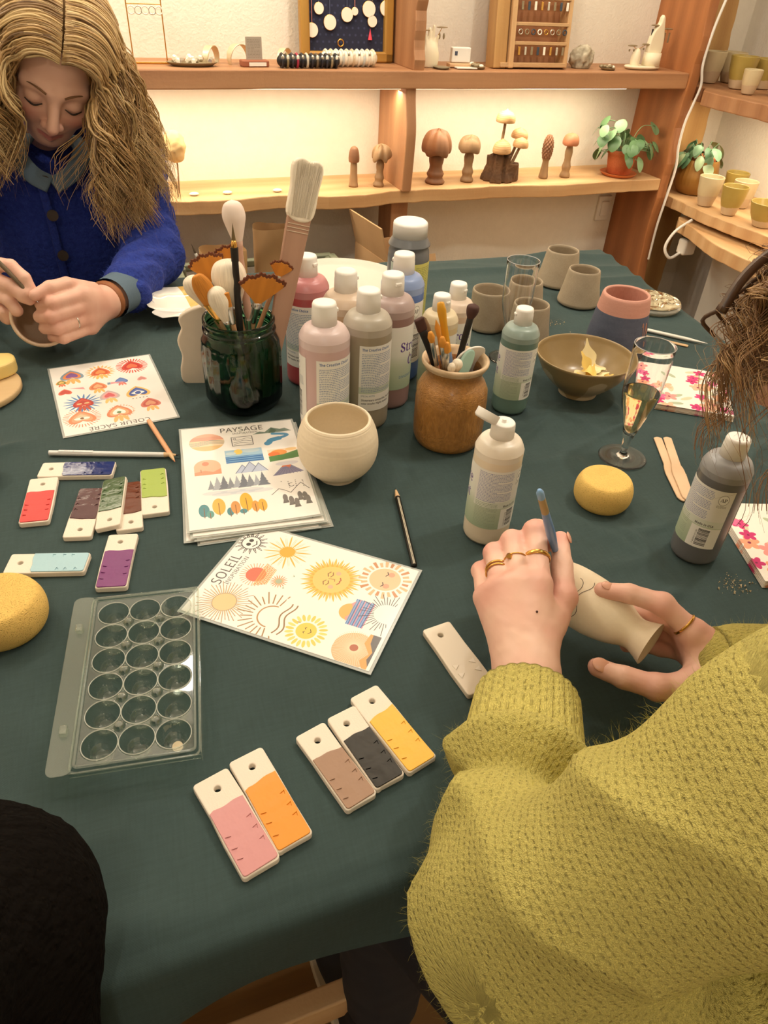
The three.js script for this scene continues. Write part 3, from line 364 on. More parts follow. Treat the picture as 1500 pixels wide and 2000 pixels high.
card('laminated card of printed suns lying askew beside the egg tray', [0.1427, TY + 0.0022, -0.5465], 0.1617, 0.2157, 0.8545, soleilTex);

// ---------- pencils ----------
function pencil(label, a, b, r, mat, tipc, mk) {
  const d = V(...b).sub(V(...a)), L = d.length(), t = thing('pencil', label, 'pencil', a); t.quaternion.setFromUnitVectors(V(0, 0, 1), d.clone().normalize());
  part('barrel', new THREE.CylinderGeometry(r, r, L - 0.02, 6).rotateX(Math.PI / 2).translate(0, 0, (L - 0.02) / 2), mat, t);
  part('sharpened_wood', new THREE.CylinderGeometry(0.0012, r * 0.97, 0.016, 12).rotateX(Math.PI / 2).translate(0, 0, L - 0.012), std({ color: 0xe2bd90 }), t);
  part('lead', new THREE.ConeGeometry(0.0013, 0.005, 10).rotateX(Math.PI / 2).translate(0, 0, L - 0.0017), std({ color: tipc }), t);
  if (mk) part('stripe', at(rbox(0.0022, 0.0006, L - 0.024, 0.0002, 1), 0, r * 0.87, (L - 0.024) / 2), mk, t);
  return t;
}
const whitePencil = std({ map: ctex(64, 512, (g) => { g.fillStyle = '#e6e4e0'; g.fillRect(0, 0, 64, 512); }), roughness: 0.3 });
{ const p = pencil('white painted pencil lying above the cobalt blue tile', [-0.11, TY + 0.0045, -0.900], [0.052, TY + 0.0045, -0.8465], 0.0038, whitePencil, 0x3a3634);
  const tx = ctex(256, 32, (g) => { g.fillStyle = '#e6e4e0'; g.fillRect(0, 0, 256, 32); g.fillStyle = '#55585c'; F(g, 22, 'sans-serif'); g.fillText('7061 · 2', 40, 24); });
  const q = new THREE.PlaneGeometry(0.045, 0.004); q.rotateX(-Math.PI / 2).rotateY(-Math.PI / 2).translate(0, 0.0036, 0.035); part('lettering', q, std({ map: tx, roughness: 0.35 }), p); }
pencil('peach coloured pencil poking out under the hearts card', [0.0235, TY + 0.0042, -0.9475], [0.0445, TY + 0.0042, -0.832], 0.0036, std({ color: 0xe9ab7e, roughness: 0.4 }), 0xd08a60);
pencil('black and cream striped pencil half under the suns card', [0.2705, TY + 0.0042, -0.545], [0.3045, TY + 0.0042, -0.6905], 0.0037, std({ color: 0x26231f, roughness: 0.25 }), 0x191716, std({ color: 0xcfc3a8, roughness: 0.3 }));

// ---------- clear egg tray used as a palette ----------
{ const t = thing('egg_tray', 'clear plastic egg tray with eighteen empty cups', 'egg tray', [-0.0389, TY, -0.4782], -0.15), H = 0.022;
  const W = 0.116, L = 0.204, cups = []; for (let i = 0; i < 3; i++) for (let j = 0; j < 6; j++) cups.push([0.007 + (i - 1) * 0.0298, 0.004 + (j - 2.5) * 0.0304]);
  const pegs = []; for (let i = 0; i < 2; i++) for (let j = 0; j < 5; j++) pegs.push([0.007 + (i - 0.5) * 0.0298, 0.004 + (j - 2) * 0.0304]);
  const clear = phy({ color: 0xf6faf6, transmission: 1, thickness: 0, roughness: 0.04, ior: 1.9 });
  const hgt = (x, z) => { let h = H; for (const [cx, cz] of cups) { const d = Math.hypot(x - cx, z - cz); if (d < 0.0146) h = Math.min(h, 0.0015 + Math.max(0, 0.0202 * (1 - Math.sqrt(Math.max(0, 1 - ((d - 0.0035) / 0.0112) ** 2)) * (d > 0.0035 ? 1 : 1)) - (d < 0.0035 ? 0.0202 * (1 - Math.sqrt(Math.max(0, 1 - ((d - 0.0035) / 0.0112) ** 2))) : 0))); else if (d < 0.0155) h = Math.min(h, H + 0.0006); }
    for (const [cx, cz] of pegs) { const d = Math.hypot(x - cx, z - cz); h = Math.max(h, d < 0.005 ? H + 0.004 * sstep(0.005, 0.003, d) : 0); }
    return h; };
  // deck, raised rim and flange
  const deck = sheet(150, 260, (u, v) => { const x = lerp(-0.040, 0.053, u), z = lerp(-0.092, 0.098, v); return [x, hgt(x, z), z]; });
  part('cup_deck', deck, clear, t); const lip = phy({ color: 0xf4f6ee, transmission: 0.75, thickness: 0, roughness: 0.15 }); for (const [cx, cz] of cups) part('cup_rim', new THREE.TorusGeometry(0.0147, 0.00055, 6, 40).rotateX(Math.PI / 2).translate(cx, H + 0.0004, cz), lip, t);
  for (const [cx, cz] of pegs) part('peg', lathe([[0.0052, H], [0.0046, H + 0.002], [0.0032, H + 0.005], [0, H + 0.0052]], 16).translate(cx, 0, cz), clear, t);
  const ring = (x0, x1, z0, z1, r) => { const s = rrShape(x1 - x0, z1 - z0, r, 0, null); return s.getPoints(6).map((p) => V((x0 + x1) / 2 + p.x, 0, (z0 + z1) / 2 + p.y)); };
  const loop = (pts, y, r) => tube([...pts, pts[0]].map((p) => V(p.x, y, p.z)), r, 6, { caps: false });
  part('rim', merged([loop(ring(-0.041, 0.0545, -0.0935, 0.0995, 0.004), H + 0.0015, 0.0013), loop(ring(-0.0445, 0.058, -0.097, 0.103, 0.006), H - 0.001, 0.0011)]), phy({ color: 0xeef3ee, transmission: 0.9, thickness: 0, roughness: 0.12 }), t);
  const fl = extr(rrShape(0.020, 0.204, 0.008, 0, null), 0.0008, 0.0003, 1, 1).rotateX(-Math.PI / 2).translate(-0.053, H - 0.0025, 0.001); part('flange', fl, phy({ color: 0xf2f6f0, transmission: 0.95, thickness: 0, roughness: 0.08 }), t);
  for (const z of [-0.055, 0.062]) part('catch', at(rbox(0.007, 0.006, 0.010, 0.002), -0.053, H + 0.001, z), clear, t);
  const skirt = merged([at(rbox(0.0009, 0.012, 0.198, 0.0003, 1), 0.0592, H - 0.006, 0.003), at(rbox(0.103, 0.006, 0.0009, 0.0003, 1), 0.007, H - 0.003, 0.1035), at(rbox(0.103, 0.006, 0.0009, 0.0003, 1), 0.007, H - 0.003, -0.0975)]); part('skirt', skirt, clear, t);
  const pt = solo('paper_dot', new THREE.CylinderGeometry(0.0046, 0.0046, 0.0006, 24), std({ color: 0xe8d6b8, roughness: 0.8 }), 'small round beige paper dot inside a cup of the egg tray', 'paper'); pt.position.set(-0.0135, TY + 0.0042, -0.393); pt.rotation.set(0.3, 0, 0.1); }

// ---------- bottles of underglaze ----------
function textLines(g, x, y, w, n, dy, c, lw) { const r = mulberry(7 + n); for (let i = 0; i < n; i++) { let px = x; const end = x + w * (i % 7 === 6 ? 0.55 : 0.96 + 0.04 * r()); g.fillStyle = c; while (px < end) { const q = 6 + r() * 22; g.fillRect(px, y + i * dy, Math.min(q, end - px), lw); px += q + 5; } } }
function barcode(g, x, y, w, h) { g.fillStyle = '#fbf9f3'; g.fillRect(x - 8, y - 8, w + 16, h + 16); const r = mulberry(3); g.fillStyle = '#1e1a18'; let p = 0; while (p < h) { const q = 2 + r() * 6; g.fillRect(x, y + p, w, Math.min(q, h - p)); p += q + 2 + r() * 6; } }
function seal(g, x, y, r) { g.fillStyle = '#f6f5ee'; g.beginPath(); g.arc(x, y, r, 0, 6.3); g.fill(); g.strokeStyle = '#76726a'; g.lineWidth = 4; g.stroke(); g.fillStyle = '#3a3632'; F(g, r * 0.95, 'serif', 'bold'); g.textAlign = 'center'; g.fillText('AP', x, y + r * 0.33); g.textAlign = 'left'; textLines(g, x - r, y + r + 8, 2 * r, 3, 9, '#8a8680', 4); }
function labelBg(g, w, h) { const q = g.createLinearGradient(0, 0, 0, h); q.addColorStop(0, '#f1eee6'); q.addColorStop(0.45, '#e6e8dc'); q.addColorStop(0.62, '#c8d2b8'); q.addColorStop(1, '#a9bb9c'); g.fillStyle = q; g.fillRect(0, 0, w, h); }
function logo(g, x, y, s) { g.save(); g.translate(x, y); g.fillStyle = '#5a3c8c'; F(g, s, 'serif', 'bold'); g.fillText('Stroke', 0, 0); F(g, s * 0.5, 'serif', 'bold'); g.fillStyle = '#8c6a4c'; g.fillText('&', s * 1.1, s * 0.6); g.fillStyle = '#5a3c8c'; F(g, s, 'serif', 'bold'); g.fillText('Coat', s * 0.95, s * 1.15); g.fillStyle = '#4c78a8'; F(g, s * 0.3); g.fillText('DINNERWARE SAFE', 0, s * 2.1); g.restore(); }
// pint wrap: text panel | front | seal and barcode panel
const pintTex = ctex(1500, 640, (g, w, h) => { labelBg(g, w, h); g.fillStyle = '#eceae2'; g.fillRect(0, 0, 460, 450); g.fillStyle = '#c9d3c0'; g.fillRect(0, 400, 460, 60); g.fillStyle = '#3f5f96'; F(g, 36, 'sans-serif', 'bold'); g.fillText('The Creative Choice', 30, 48); textLines(g, 30, 76, 400, 23, 16.5, '#8a9ab4', 7); g.fillStyle = '#f4f1e8'; g.fillRect(0, 465, 470, 175); g.fillStyle = '#6a7a90'; F(g, 24); g.fillText('SPECIAL NOTES', 28, 496); g.fillStyle = '#2c2826'; F(g, 27, 'sans-serif', 'bold'); g.fillText('Dinnerware compatible, Decorate', 34, 540); g.fillText('color results: Highly opaque', 34, 574);
  logo(g, 600, 250, 130); g.fillStyle = '#efece4'; g.fillRect(1180, 0, 320, 640); seal(g, 1330, 90, 56); textLines(g, 1220, 190, 240, 6, 14, '#9aa0a8', 6); barcode(g, 1290, 330, 130, 260); });
// half-pint wrap: front | text, seal, barcode
const halfTex = ctex(1500, 640, (g, w, h) => { labelBg(g, w, h); logo(g, 250, 210, 140); g.fillStyle = '#edebe3'; g.fillRect(800, 0, 700, 330); g.fillStyle = '#e2e6d8'; g.fillRect(800, 330, 700, 70); textLines(g, 830, 26, 470, 21, 15, '#9298b8', 7); textLines(g, 830, 350, 300, 17, 16, '#a2b096', 7); seal(g, 1400, 90, 52); g.fillStyle = '#2a2725'; F(g, 34, 'sans-serif', 'bold'); g.fillText('Made in USA', 1200, 392); g.fillStyle = '#f6f4ec'; g.fillRect(1180, 410, 320, 230); barcode(g, 1270, 430, 120, 180); g.save(); g.translate(1262, 610); g.rotate(-Math.PI / 2); g.fillStyle = '#2a2725'; F(g, 24); g.fillText('7 46509 01236', 0, 0); g.restore(); });
const bigTex = ctex(800, 640, (g, w, h) => { g.fillStyle = '#d9d274'; g.fillRect(0, 0, w, h); g.fillStyle = '#cdd6cc'; g.fillRect(0, 0, 170, h); textLines(g, 200, 40, 560, 30, 19, '#9a9a58', 8); });
function labelGeo(r, y0, y1, arc, start) {   // angle measured from +z towards +x; u runs left to right seen from outside
  return sheet(48, 1, (u, v) => { const a = start + arc * u, cr = r; return [Math.sin(a) * cr, lerp(y0, y1, v), Math.cos(a) * cr]; });
}
const capMat = std({ color: 0xf2eee6, roughness: 0.45 });
const rgbc = (r, g, b) => new THREE.Color().setRGB(r / 255, g / 255, b / 255, THREE.SRGBColorSpace);
const frostBump = null;
function bottle(label, x, z, R, H, rgb, face, tex, arc, opt = {}) {
  const t = thing('glaze_bottle', label, 'bottle', [x, TY, z], 0, 'plastic bottles of liquid glaze'), k = R / 0.0338, bodyTop = H - 0.042 * k;
  const fill = opt.fill ?? bodyTop - 0.014 * k, pale = rgb.map((c) => lerp(c, 236, 0.32));
  const mBody = phy({ color: rgbc(...rgb), roughness: 0.36, clearcoat: 0.25, clearcoatRoughness: 0.3 }), mTop = phy({ color: rgbc(...pale), roughness: 0.36, clearcoat: 0.25, clearcoatRoughness: 0.3 });
  part('body', lathe([[0, 0.0008], [R - 0.006, 0.0008], [R - 0.002, 0.002], [R - 0.0003, 0.006], [R, 0.012], [R, fill]], 56), mBody, t);
  part('shoulder', lathe([[R, fill], [R, bodyTop - 0.004], ...prof([[R, bodyTop - 0.004], [R - 0.002, bodyTop + 0.001], [R * 0.8, bodyTop + 0.008 * k], [R * 0.55, bodyTop + 0.0115 * k], [R * 0.48, bodyTop + 0.013 * k]], 14), [R * 0.47, bodyTop + 0.018 * k]], 56), mTop, t, 'paler empty shoulder of the bottle');
  const c0 = bodyTop + 0.0115 * k, cr = R * 0.485, ch = H - c0;
  if (!opt.open) {
    part('cap', lathe([[0, H], [cr * 0.72, H - 0.0003], [cr * 0.9, H - 0.001], [cr * 0.97, H - 0.004], [cr * 0.98, c0 + ch * 0.62], [cr * 1.0, c0 + ch * 0.6], [cr * 1.02, c0], [0, c0]], 40), capMat, t);
    part('thumb_tab', at(rbox(0.010 * k, 0.005 * k, 0.004 * k, 0.0015), 0, c0 + ch * 0.62, cr * 0.99), capMat, t).rotation.y = (face ?? 0) + 2.2;
  } else {
    part('cap', lathe([[0, H - 0.008], [cr * 0.3, H - 0.008], [cr * 0.32, H - 0.006], [cr * 0.85, H - 0.006], [cr * 0.95, H - 0.0075], [cr * 0.99, H - 0.012], [cr * 1.02, c0], [0, c0]], 40), capMat, t);
    part('spout', at(new THREE.CylinderGeometry(0.0022, 0.0026, 0.004, 16), 0, H - 0.005, 0), capMat, t);
    const lid = new THREE.Group(); lid.name = 'flip_lid'; t.add(lid); lid.position.set(-0.0135, H - 0.006, -0.004); lid.rotation.order = 'YXZ'; lid.rotation.set(0, 0.35, -0.62);
    part('lid_shell', lathe([[0, -0.003], [cr * 0.85, -0.0025], [cr * 0.99, 0.0], [cr, 0.008], [cr * 0.92, 0.008], [cr * 0.9, 0.001], [0, 0.0]], 40).rotateZ(0).translate(-cr * 0.98, 0.0, 0), capMat, lid);
  }
  const ls = labelGeo(R + 0.0004, opt.l0 ?? H * 0.17, opt.l1 ?? H * 0.665, arc, face); part('label_wrap', ls, std({ map: tex, roughness: 0.42 }), t, opt.ltext);
  return t;
}
const PR = 0.0336, PH = 0.200, HR = 0.0274, HH = 0.163;
bottle('dusty pink pint bottle behind the round cream pot', 0.256, -0.845, PR, PH, [206, 174, 170], -0.614, pintTex, 5.8);
bottle('grey taupe pint bottle between the dusty pink and plum bottles', 0.3262, -0.8725, PR, PH, [160, 148, 126], -0.648, pintTex, 5.4);
bottle('brick red pint bottle behind the brush jar', 0.282, -1.021, PR, PH, [178, 78, 80], -1.569, pintTex, 5.4);
bottle('sandy beige pint bottle, mostly hidden behind the taupe one', 0.319, -0.948, PR, PH, [206, 172, 138], -0.625, pintTex, 5.4);
bottle('plum mauve pint bottle next to the taupe one', 0.380, -0.921, PR, PH, [152, 120, 114], -2.051, pintTex, 5.4);
bottle('cobalt blue pint bottle behind the plum one', 0.428, -0.998, PR, PH, [84, 116, 182], -4.405, pintTex, 5.4);
bottle('grey green half-pint bottle beside the stoneware bowl', 0.555, -0.845, HR, HH, [104, 132, 122], -3.931, halfTex, 4.9);
bottle('pale yellow half-pint bottle behind the brown crock', 0.459, -0.920, HR, HH, [222, 198, 148], -1.863, halfTex, 4.9);
bottle('pale flesh half-pint bottle behind the pale yellow one', 0.5035, -0.957, HR, HH, [216, 188, 162], -1.684, halfTex, 4.9);
bottle('slate grey half-pint bottle standing near the wooden knives', 0.6035, -0.470, HR, HH, [106, 106, 108], -5.759, halfTex, 5.6);
bottle('cream half-pint bottle with its white flip cap open', 0.378, -0.578, HR, HH, [234, 218, 192], -3.929, halfTex, 4.9, { open: true });
{ const R = 0.037, H = 0.19, t = thing('glaze_bottle', 'large slate grey bottle with yellow label and wide white lid', 'bottle', [0.515, TY, -1.183], 0, 'plastic bottles of liquid glaze');
  part('body', lathe([[0, 0.001], [R - 0.005, 0.001], [R, 0.006], [R, 0.128], [R - 0.001, 0.14], [R - 0.004, 0.147], [R, 0.150], [R, 0.152], [R * 0.86, 0.161], [R * 0.83, 0.164]], 48), phy({ color: rgbc(112, 114, 116), roughness: 0.35 }), t);
  part('lid', lathe([[0, H], [R * 0.7, H], [R * 0.8, H - 0.003], [R * 0.82, H - 0.006], [R * 0.83, 0.162], [0, 0.162]], 40), capMat, t);
  part('label_wrap', labelGeo(R + 0.0004, 0.02, 0.125, 5.4, -1.35), std({ map: bigTex, roughness: 0.45 }), t); }

// ---------- brush jar ----------
function outward(g) { const p = g.attributes.position, ix = g.index ? g.index.array : null, n = ix ? ix.length : p.count; let v = 0; const a = V(), b = V(), c = V(); for (let i = 0; i < n; i += 3) { const [i0, i1, i2] = ix ? [ix[i], ix[i + 1], ix[i + 2]] : [i, i + 1, i + 2]; a.fromBufferAttribute(p, i0); b.fromBufferAttribute(p, i1); c.fromBufferAttribute(p, i2); v += a.dot(b.cross(c)); } if (v < 0 && ix) { for (let i = 0; i < n; i += 3) { const q = ix[i + 1]; ix[i + 1] = ix[i + 2]; ix[i + 2] = q; } g.computeVertexNormals(); } return g; }
const JX = 0.168, JZ = -0.972;
{ const t = thing('glass_jar', 'dark green ribbed glass jar crammed with paint brushes', 'jar', [JX, TY, JZ]);
  const H = 0.137, sq = (a, k) => { const c = Math.abs(Math.cos(a)), s = Math.abs(Math.sin(a)), n = 2 + 2.2 * k; return 1 / Math.pow(c ** n + s ** n, 1 / n); };
  const outer = [[0, 0.001, 1], [0.040, 0.001, 1], [0.050, 0.006, 1], [0.0545, 0.016, 1], [0.0553, 0.05, 1], [0.0553, 0.085, 1], [0.0540, 0.104, 0.8], [0.0515, 0.113, 0.3], [0.0500, 0.117, 0], [0.0535, 0.1195, 0], [0.0535, 0.1225, 0], [0.0508, 0.125, 0], [0.0505, 0.130, 0], [0.0528, 0.1325, 0], [0.0522, 0.1365, 0], [0.0500, H, 0], [0.0478, 0.1355, 0], [0.0470, 0.118, 0], [0.0485, 0.106, 0.5], [0.0508, 0.085, 1], [0.0508, 0.03, 1], [0.046, 0.012, 1], [0.03, 0.009, 1], [0, 0.009, 1]];
  const P = []; for (let i = 0; i < outer.length - 1; i++) for (let k = 0; k < 4; k++) P.push(outer[i].map((q, j) => lerp(q, outer[i + 1][j], k / 4))); P.push(outer.at(-1));
  const nA = 96, pos = [], idx = []; P.forEach(([r, y, k]) => { for (let a = 0; a < nA; a++) { const an = a / nA * 6.2832, rib = y > 0.02 && y < 0.1 && r > 0.052 ? 1 - 0.012 * Math.abs(Math.sin(an * 12)) : 1, q = lerp(1, sq(an, 1), k * 0.42) * 0.97 * rib * r; pos.push(q * Math.cos(an), y, q * Math.sin(an)); } });
  for (let i = 0; i < P.length - 1; i++) for (let a = 0; a < nA; a++) { const b = (a + 1) % nA; idx.push(i * nA + a, (i + 1) * nA + a, i * nA + b, i * nA + b, (i + 1) * nA + a, (i + 1) * nA + b); }
  const g = new THREE.BufferGeometry(); g.setAttribute('position', new THREE.Float32BufferAttribute(pos, 3)); g.setAttribute('uv', new THREE.Float32BufferAttribute(new Float32Array(pos.length / 3 * 2), 2)); g.setIndex(idx); g.computeVertexNormals(); outward(g);
  const m = part('glass_body', g, phy({ color: 0xd5ecd9, transmission: 1, thickness: 0.005, ior: 1.5, roughness: 0.03, attenuationColor: new THREE.Color().setRGB(0.10, 0.30, 0.19), attenuationDistance: 0.0055, side: THREE.FrontSide }), t); m.rotation.y = 0.5; }

// ---------- brushes ----------
const bristleOrange = std({ map: dtex(256, 64, (u, v) => { const n = 30 * N3(u * 90, v * 3, 1); return [206 + n, 132 + n * 0.8, 44 + n * 0.4]; }), roughness: 0.7 });
const bristleWhite = std({ map: dtex(256, 64, (u, v) => { const n = 22 * N3(u * 90, v * 3, 5); return [238 + n, 226 + n, 204 + n]; }), roughness: 0.85 });
const bristlePink = std({ color: 0xeedccf, roughness: 0.85 }), bristleDark = std({ color: 0x4a2c26, roughness: 0.75 }), bristleTip = std({ color: 0x6e3a1e, roughness: 0.8 });
const handleWood = std({ color: 0xc79a72, roughness: 0.45 }), handlePink = std({ color: 0xc9a08a, roughness: 0.55 });
function brush(label, low, tip, spec, grp = 'brushes in the green jar') {
  // local axis +y from the foot of the handle to the bristle tip
  const d = V(...tip).sub(V(...low)), L = d.length(), t = thing('paint_brush', label, 'brush', low, 0, grp); t.quaternion.setFromUnitVectors(V(0, 1, 0), d.clone().normalize()); if (spec.spin) t.rotateY(spec.spin);
  spec.make(t, L); return t;
}
const hnd = (t, y0, y1, r0, r1, m) => part('handle', lathe([[0, y0], [r0 * 0.6, y0 + 0.001], [r0, y0 + 0.01], [(r0 + r1) / 2 * 1.15, lerp(y0, y1, 0.6)], [r1, y1]], 16), m, t);
const ferr = (t, y0, y1, r0, r1, m = M.steel, flat = 1) => { const g = lathe([[r0, y0], [r0 * 1.06, y0 + 0.003], [r0, y0 + 0.006], [lerp(r0, r1, 0.6), lerp(y0, y1, 0.7)], [r1, y1], [0, y1]], 20); g.scale(1, 1, flat); part('ferrule', g, m, t); };
const mop = (r, len, m, ferM = M.steel, hM = handleWood, rr = 0.0035) => ({ make(t, L) { const y = L - len; hnd(t, 0, y - 0.02, rr, rr, hM); ferr(t, y - 0.024, y, rr, r * 0.45, ferM); part('bristles', lathe(prof([[r * 0.42, y - 0.001], [r * 0.8, y + len * 0.35], [r, y + len * 0.62], [r * 0.72, y + len * 0.9], [0, L]], 18), 28), m, t); } });
const fan = (R, ang, flen = 0.024, rr = 0.003) => ({ make(t, L) {
  const y = L - R; hnd(t, 0, y - flen, rr, rr, handleWood); ferr(t, y - flen, y + 0.002, rr, rr * 1.6, M.steel, 0.7);
  const mk = (a0, a1, r0, r1, th, m, nm) => { const s = new THREE.Shape(), n = 26; for (let i = 0; i <= n; i++) { const a = lerp(a0, a1, i / n), q = r0 + (r0 < 0.006 ? 0 : 0); i ? s.lineTo(Math.sin(a) * q, Math.cos(a) * q) : s.moveTo(Math.sin(a) * q, Math.cos(a) * q); } for (let i = n; i >= 0; i--) { const a = lerp(a0, a1, i / n), q = r1 * (1 + 0.035 * Math.sin(i * 5.3)) * (i % 2 ? 1 : 0.955); s.lineTo(Math.sin(a) * q, Math.cos(a) * q); } s.closePath(); part(nm, boxUV(extr(s, th, 0.0004, 1, 1).translate(0, y - 0.002, -th / 2).scale(1, 1, 1)), m, t); };
  mk(-ang, ang, 0.004, R * 0.9, 0.0034, bristleOrange, 'bristles'); mk(-ang, ang, R * 0.87, R, 0.0028, bristleTip, 'dark_bristle_tips'); } });
const inJar = (x, z) => [JX + x, TY + 0.011, JZ + z];
brush('wide flat hake brush with pale wooden paddle handle, tallest in the green jar', [0.196, TY + 0.014, -0.955], [0.283, 1.078, -1.0], { spin: 0.2, make(t, L) {
  const s = poly([[-0.006, 0], [0.006, 0], [0.0135, L * 0.45], [0.0165, L * 0.8], [-0.0165, L * 0.8], [-0.0135, L * 0.45]]); part('paddle_handle', boxUV(extr(s, 0.007, 0.0015).translate(0, 0, -0.0035), 0, 0, true), std({ map: woodTex([196, 158, 132], [158, 118, 96], 61), roughness: 0.6 }), t);
  part('binding_thread', merged([0.73, 0.745, 0.76].map((k) => at(rbox(0.0335, 0.0008, 0.0086, 0.0003, 1), 0, L * k, 0))), std({ color: 0xd8c8ae }), t);
  part('backing_slat', boxUV(at(rbox(0.026, L * 0.42, 0.004, 0.001), 0.002, L * 0.57, -0.0062)), handleWood, t);
  const b = spl([[-0.015, L * 0.79], [-0.018, L * 0.9], [-0.0205, L * 0.985], [-0.012, L], [0, L * 0.992], [0.012, L * 1.0], [0.0185, L * 0.985], [0.018, L * 0.9], [0.015, L * 0.79]]); part('bristles', boxUV(extr(b, 0.010, 0.003, 1, 3).translate(0, 0, -0.005)), bristleWhite, t);
  const r = mulberry(9), st = []; for (let i = 0; i < 260; i++) { const x = (r() - 0.5) * 0.031, z = (r() < 0.5 ? -1 : 1) * (0.0042 + 0.0012 * r()), k = L * (0.985 + 0.02 * r()); st.push(tube([[x, L * 0.79, z], [x * 1.12 + 0.001 * (r() - 0.5), L * 0.9, z * 1.15], [x * 1.27 + 0.003 * (r() - 0.5), k, z * (0.8 + 0.5 * r())]], [0.0005, 0.0005, 0.0002], 3, { caps: false })); } part('loose_bristles', merged(st), bristleWhite, t).userData.kind = 'stuff'; } });
brush('soft white mop brush with pink wooden handle beside the hake brush', [0.19, TY + 0.012, -0.962], [0.176, 1.036, -1.0], mop(0.0155, 0.052, bristlePink, handlePink, handlePink, 0.005));
brush('thin black calligraphy brush with brown pointed tip', [0.163, TY + 0.012, -0.945], [0.167, 1.02, -0.955], { make(t, L) { hnd(t, 0, L - 0.045, 0.0042, 0.0044, M.black); part('collar', at(new THREE.CylinderGeometry(0.0052, 0.0050, 0.018, 20), 0, L - 0.040, 0), M.black, t); ferr(t, L - 0.032, L - 0.022, 0.004, 0.003, M.gold); part('bristles', at(new THREE.ConeGeometry(0.0032, 0.024, 16), 0, L - 0.012, 0), std({ color: 0x6e5a34 }), t); } });
brush('orange fan brush with dark tips behind the round yellow brush', inJar(0.02, 0.012), [0.130, 0.972, -0.995], { spin: -0.2, ...fan(0.042, 0.68) });
brush('orange fan brush half hidden behind the white mops', inJar(0.016, 0.02), [0.163, 0.978, -1.005], { spin: 0.3, ...fan(0.034, 0.7) });
brush('orange fan brush with broad steel ferrule leaning towards the red bottle', inJar(-0.012, -0.012), [0.204, 0.958, -0.942], { spin: 0.15, ...fan(0.050, 0.80, 0.03, 0.0042) });
brush('small orange fan brush nearest the red bottle', inJar(-0.01, -0.02), [0.237, 0.962, -0.972], { spin: 0.1, ...fan(0.026, 0.78) });
brush('round yellow brush with golden ferrule leaning out of the jar', inJar(0.026, 0.012), [0.113, 0.960, -0.945], { make(t, L) { hnd(t, 0, L - 0.07, 0.004, 0.005, handleWood); const g = lathe([[0.006, L - 0.075], [0.0115, L - 0.042], [0, L - 0.042]], 24).scale(1, 1, 0.6); part('ferrule', g, M.gold, t, 'golden metal ferrule'); part('bristles', lathe(prof([[0.0105, L - 0.042], [0.0125, L - 0.028], [0.012, L - 0.012], [0.006, L - 0.001], [0, L]], 14), 24).scale(1, 1, 0.6), bristleOrange, t); } });
brush('large fluffy white mop in the middle of the jar', inJar(0.006, 0.01), [0.158, 0.968, -0.975], mop(0.024, 0.062, bristleWhite));
brush('slim fluffy white mop beside the round yellow brush', inJar(0.015, 0.02), [0.133, 0.945, -0.938], mop(0.014, 0.05, bristleWhite));
brush('white mop brush leaning towards the woman in blue', inJar(0.03, 0.0), [0.106, 0.945, -0.985], mop(0.014, 0.046, bristleWhite));
brush('small flat orange brush with steel ferrule in front of the mops', inJar(0.005, 0.026), [0.147, 0.938, -0.932], { make(t, L) { hnd(t, 0, L - 0.046, 0.003, 0.0033, handleWood); ferr(t, L - 0.05, L - 0.02, 0.0034, 0.0046, M.steel, 0.6); part('bristles', at(rbox(0.0085, 0.021, 0.004, 0.001), 0, L - 0.0105, 0), bristleOrange, t); } });
brush('slender liner brush handle poking up behind the fan brushes', inJar(0.022, 0.02), [0.118, 0.982, -1.005], { make(t, L) { hnd(t, 0, L - 0.03, 0.003, 0.0026, std({ color: 0x5a4630 })); ferr(t, L - 0.034, L - 0.014, 0.0026, 0.0022); part('bristles', at(new THREE.ConeGeometry(0.002, 0.015, 12), 0, L - 0.0075, 0), std({ color: 0x4a3a28 }), t); } });
{ const t = thing('clay_loop_tool', 'wire loop clay tool standing among the brushes', 'tool', [0.178, TY + 0.012, -0.955], 0); t.rotation.set(0.02, 0.3, 0.0);
  part('handle', lathe([[0, 0], [0.004, 0.001], [0.0045, 0.06], [0.0035, 0.1]], 14), handleWood, t); part('ferrule', at(new THREE.CylinderGeometry(0.0036, 0.0042, 0.03, 16), 0, 0.112, 0), M.steel, t);
  part('wire_loop', tube(curve([[-0.002, 0.125, 0], [-0.0095, 0.155, 0], [-0.006, 0.18, 0], [0, 0.188, 0], [0.006, 0.18, 0], [0.0095, 0.155, 0], [0.002, 0.125, 0]], 40), 0.0008, 6), M.steel, t); }

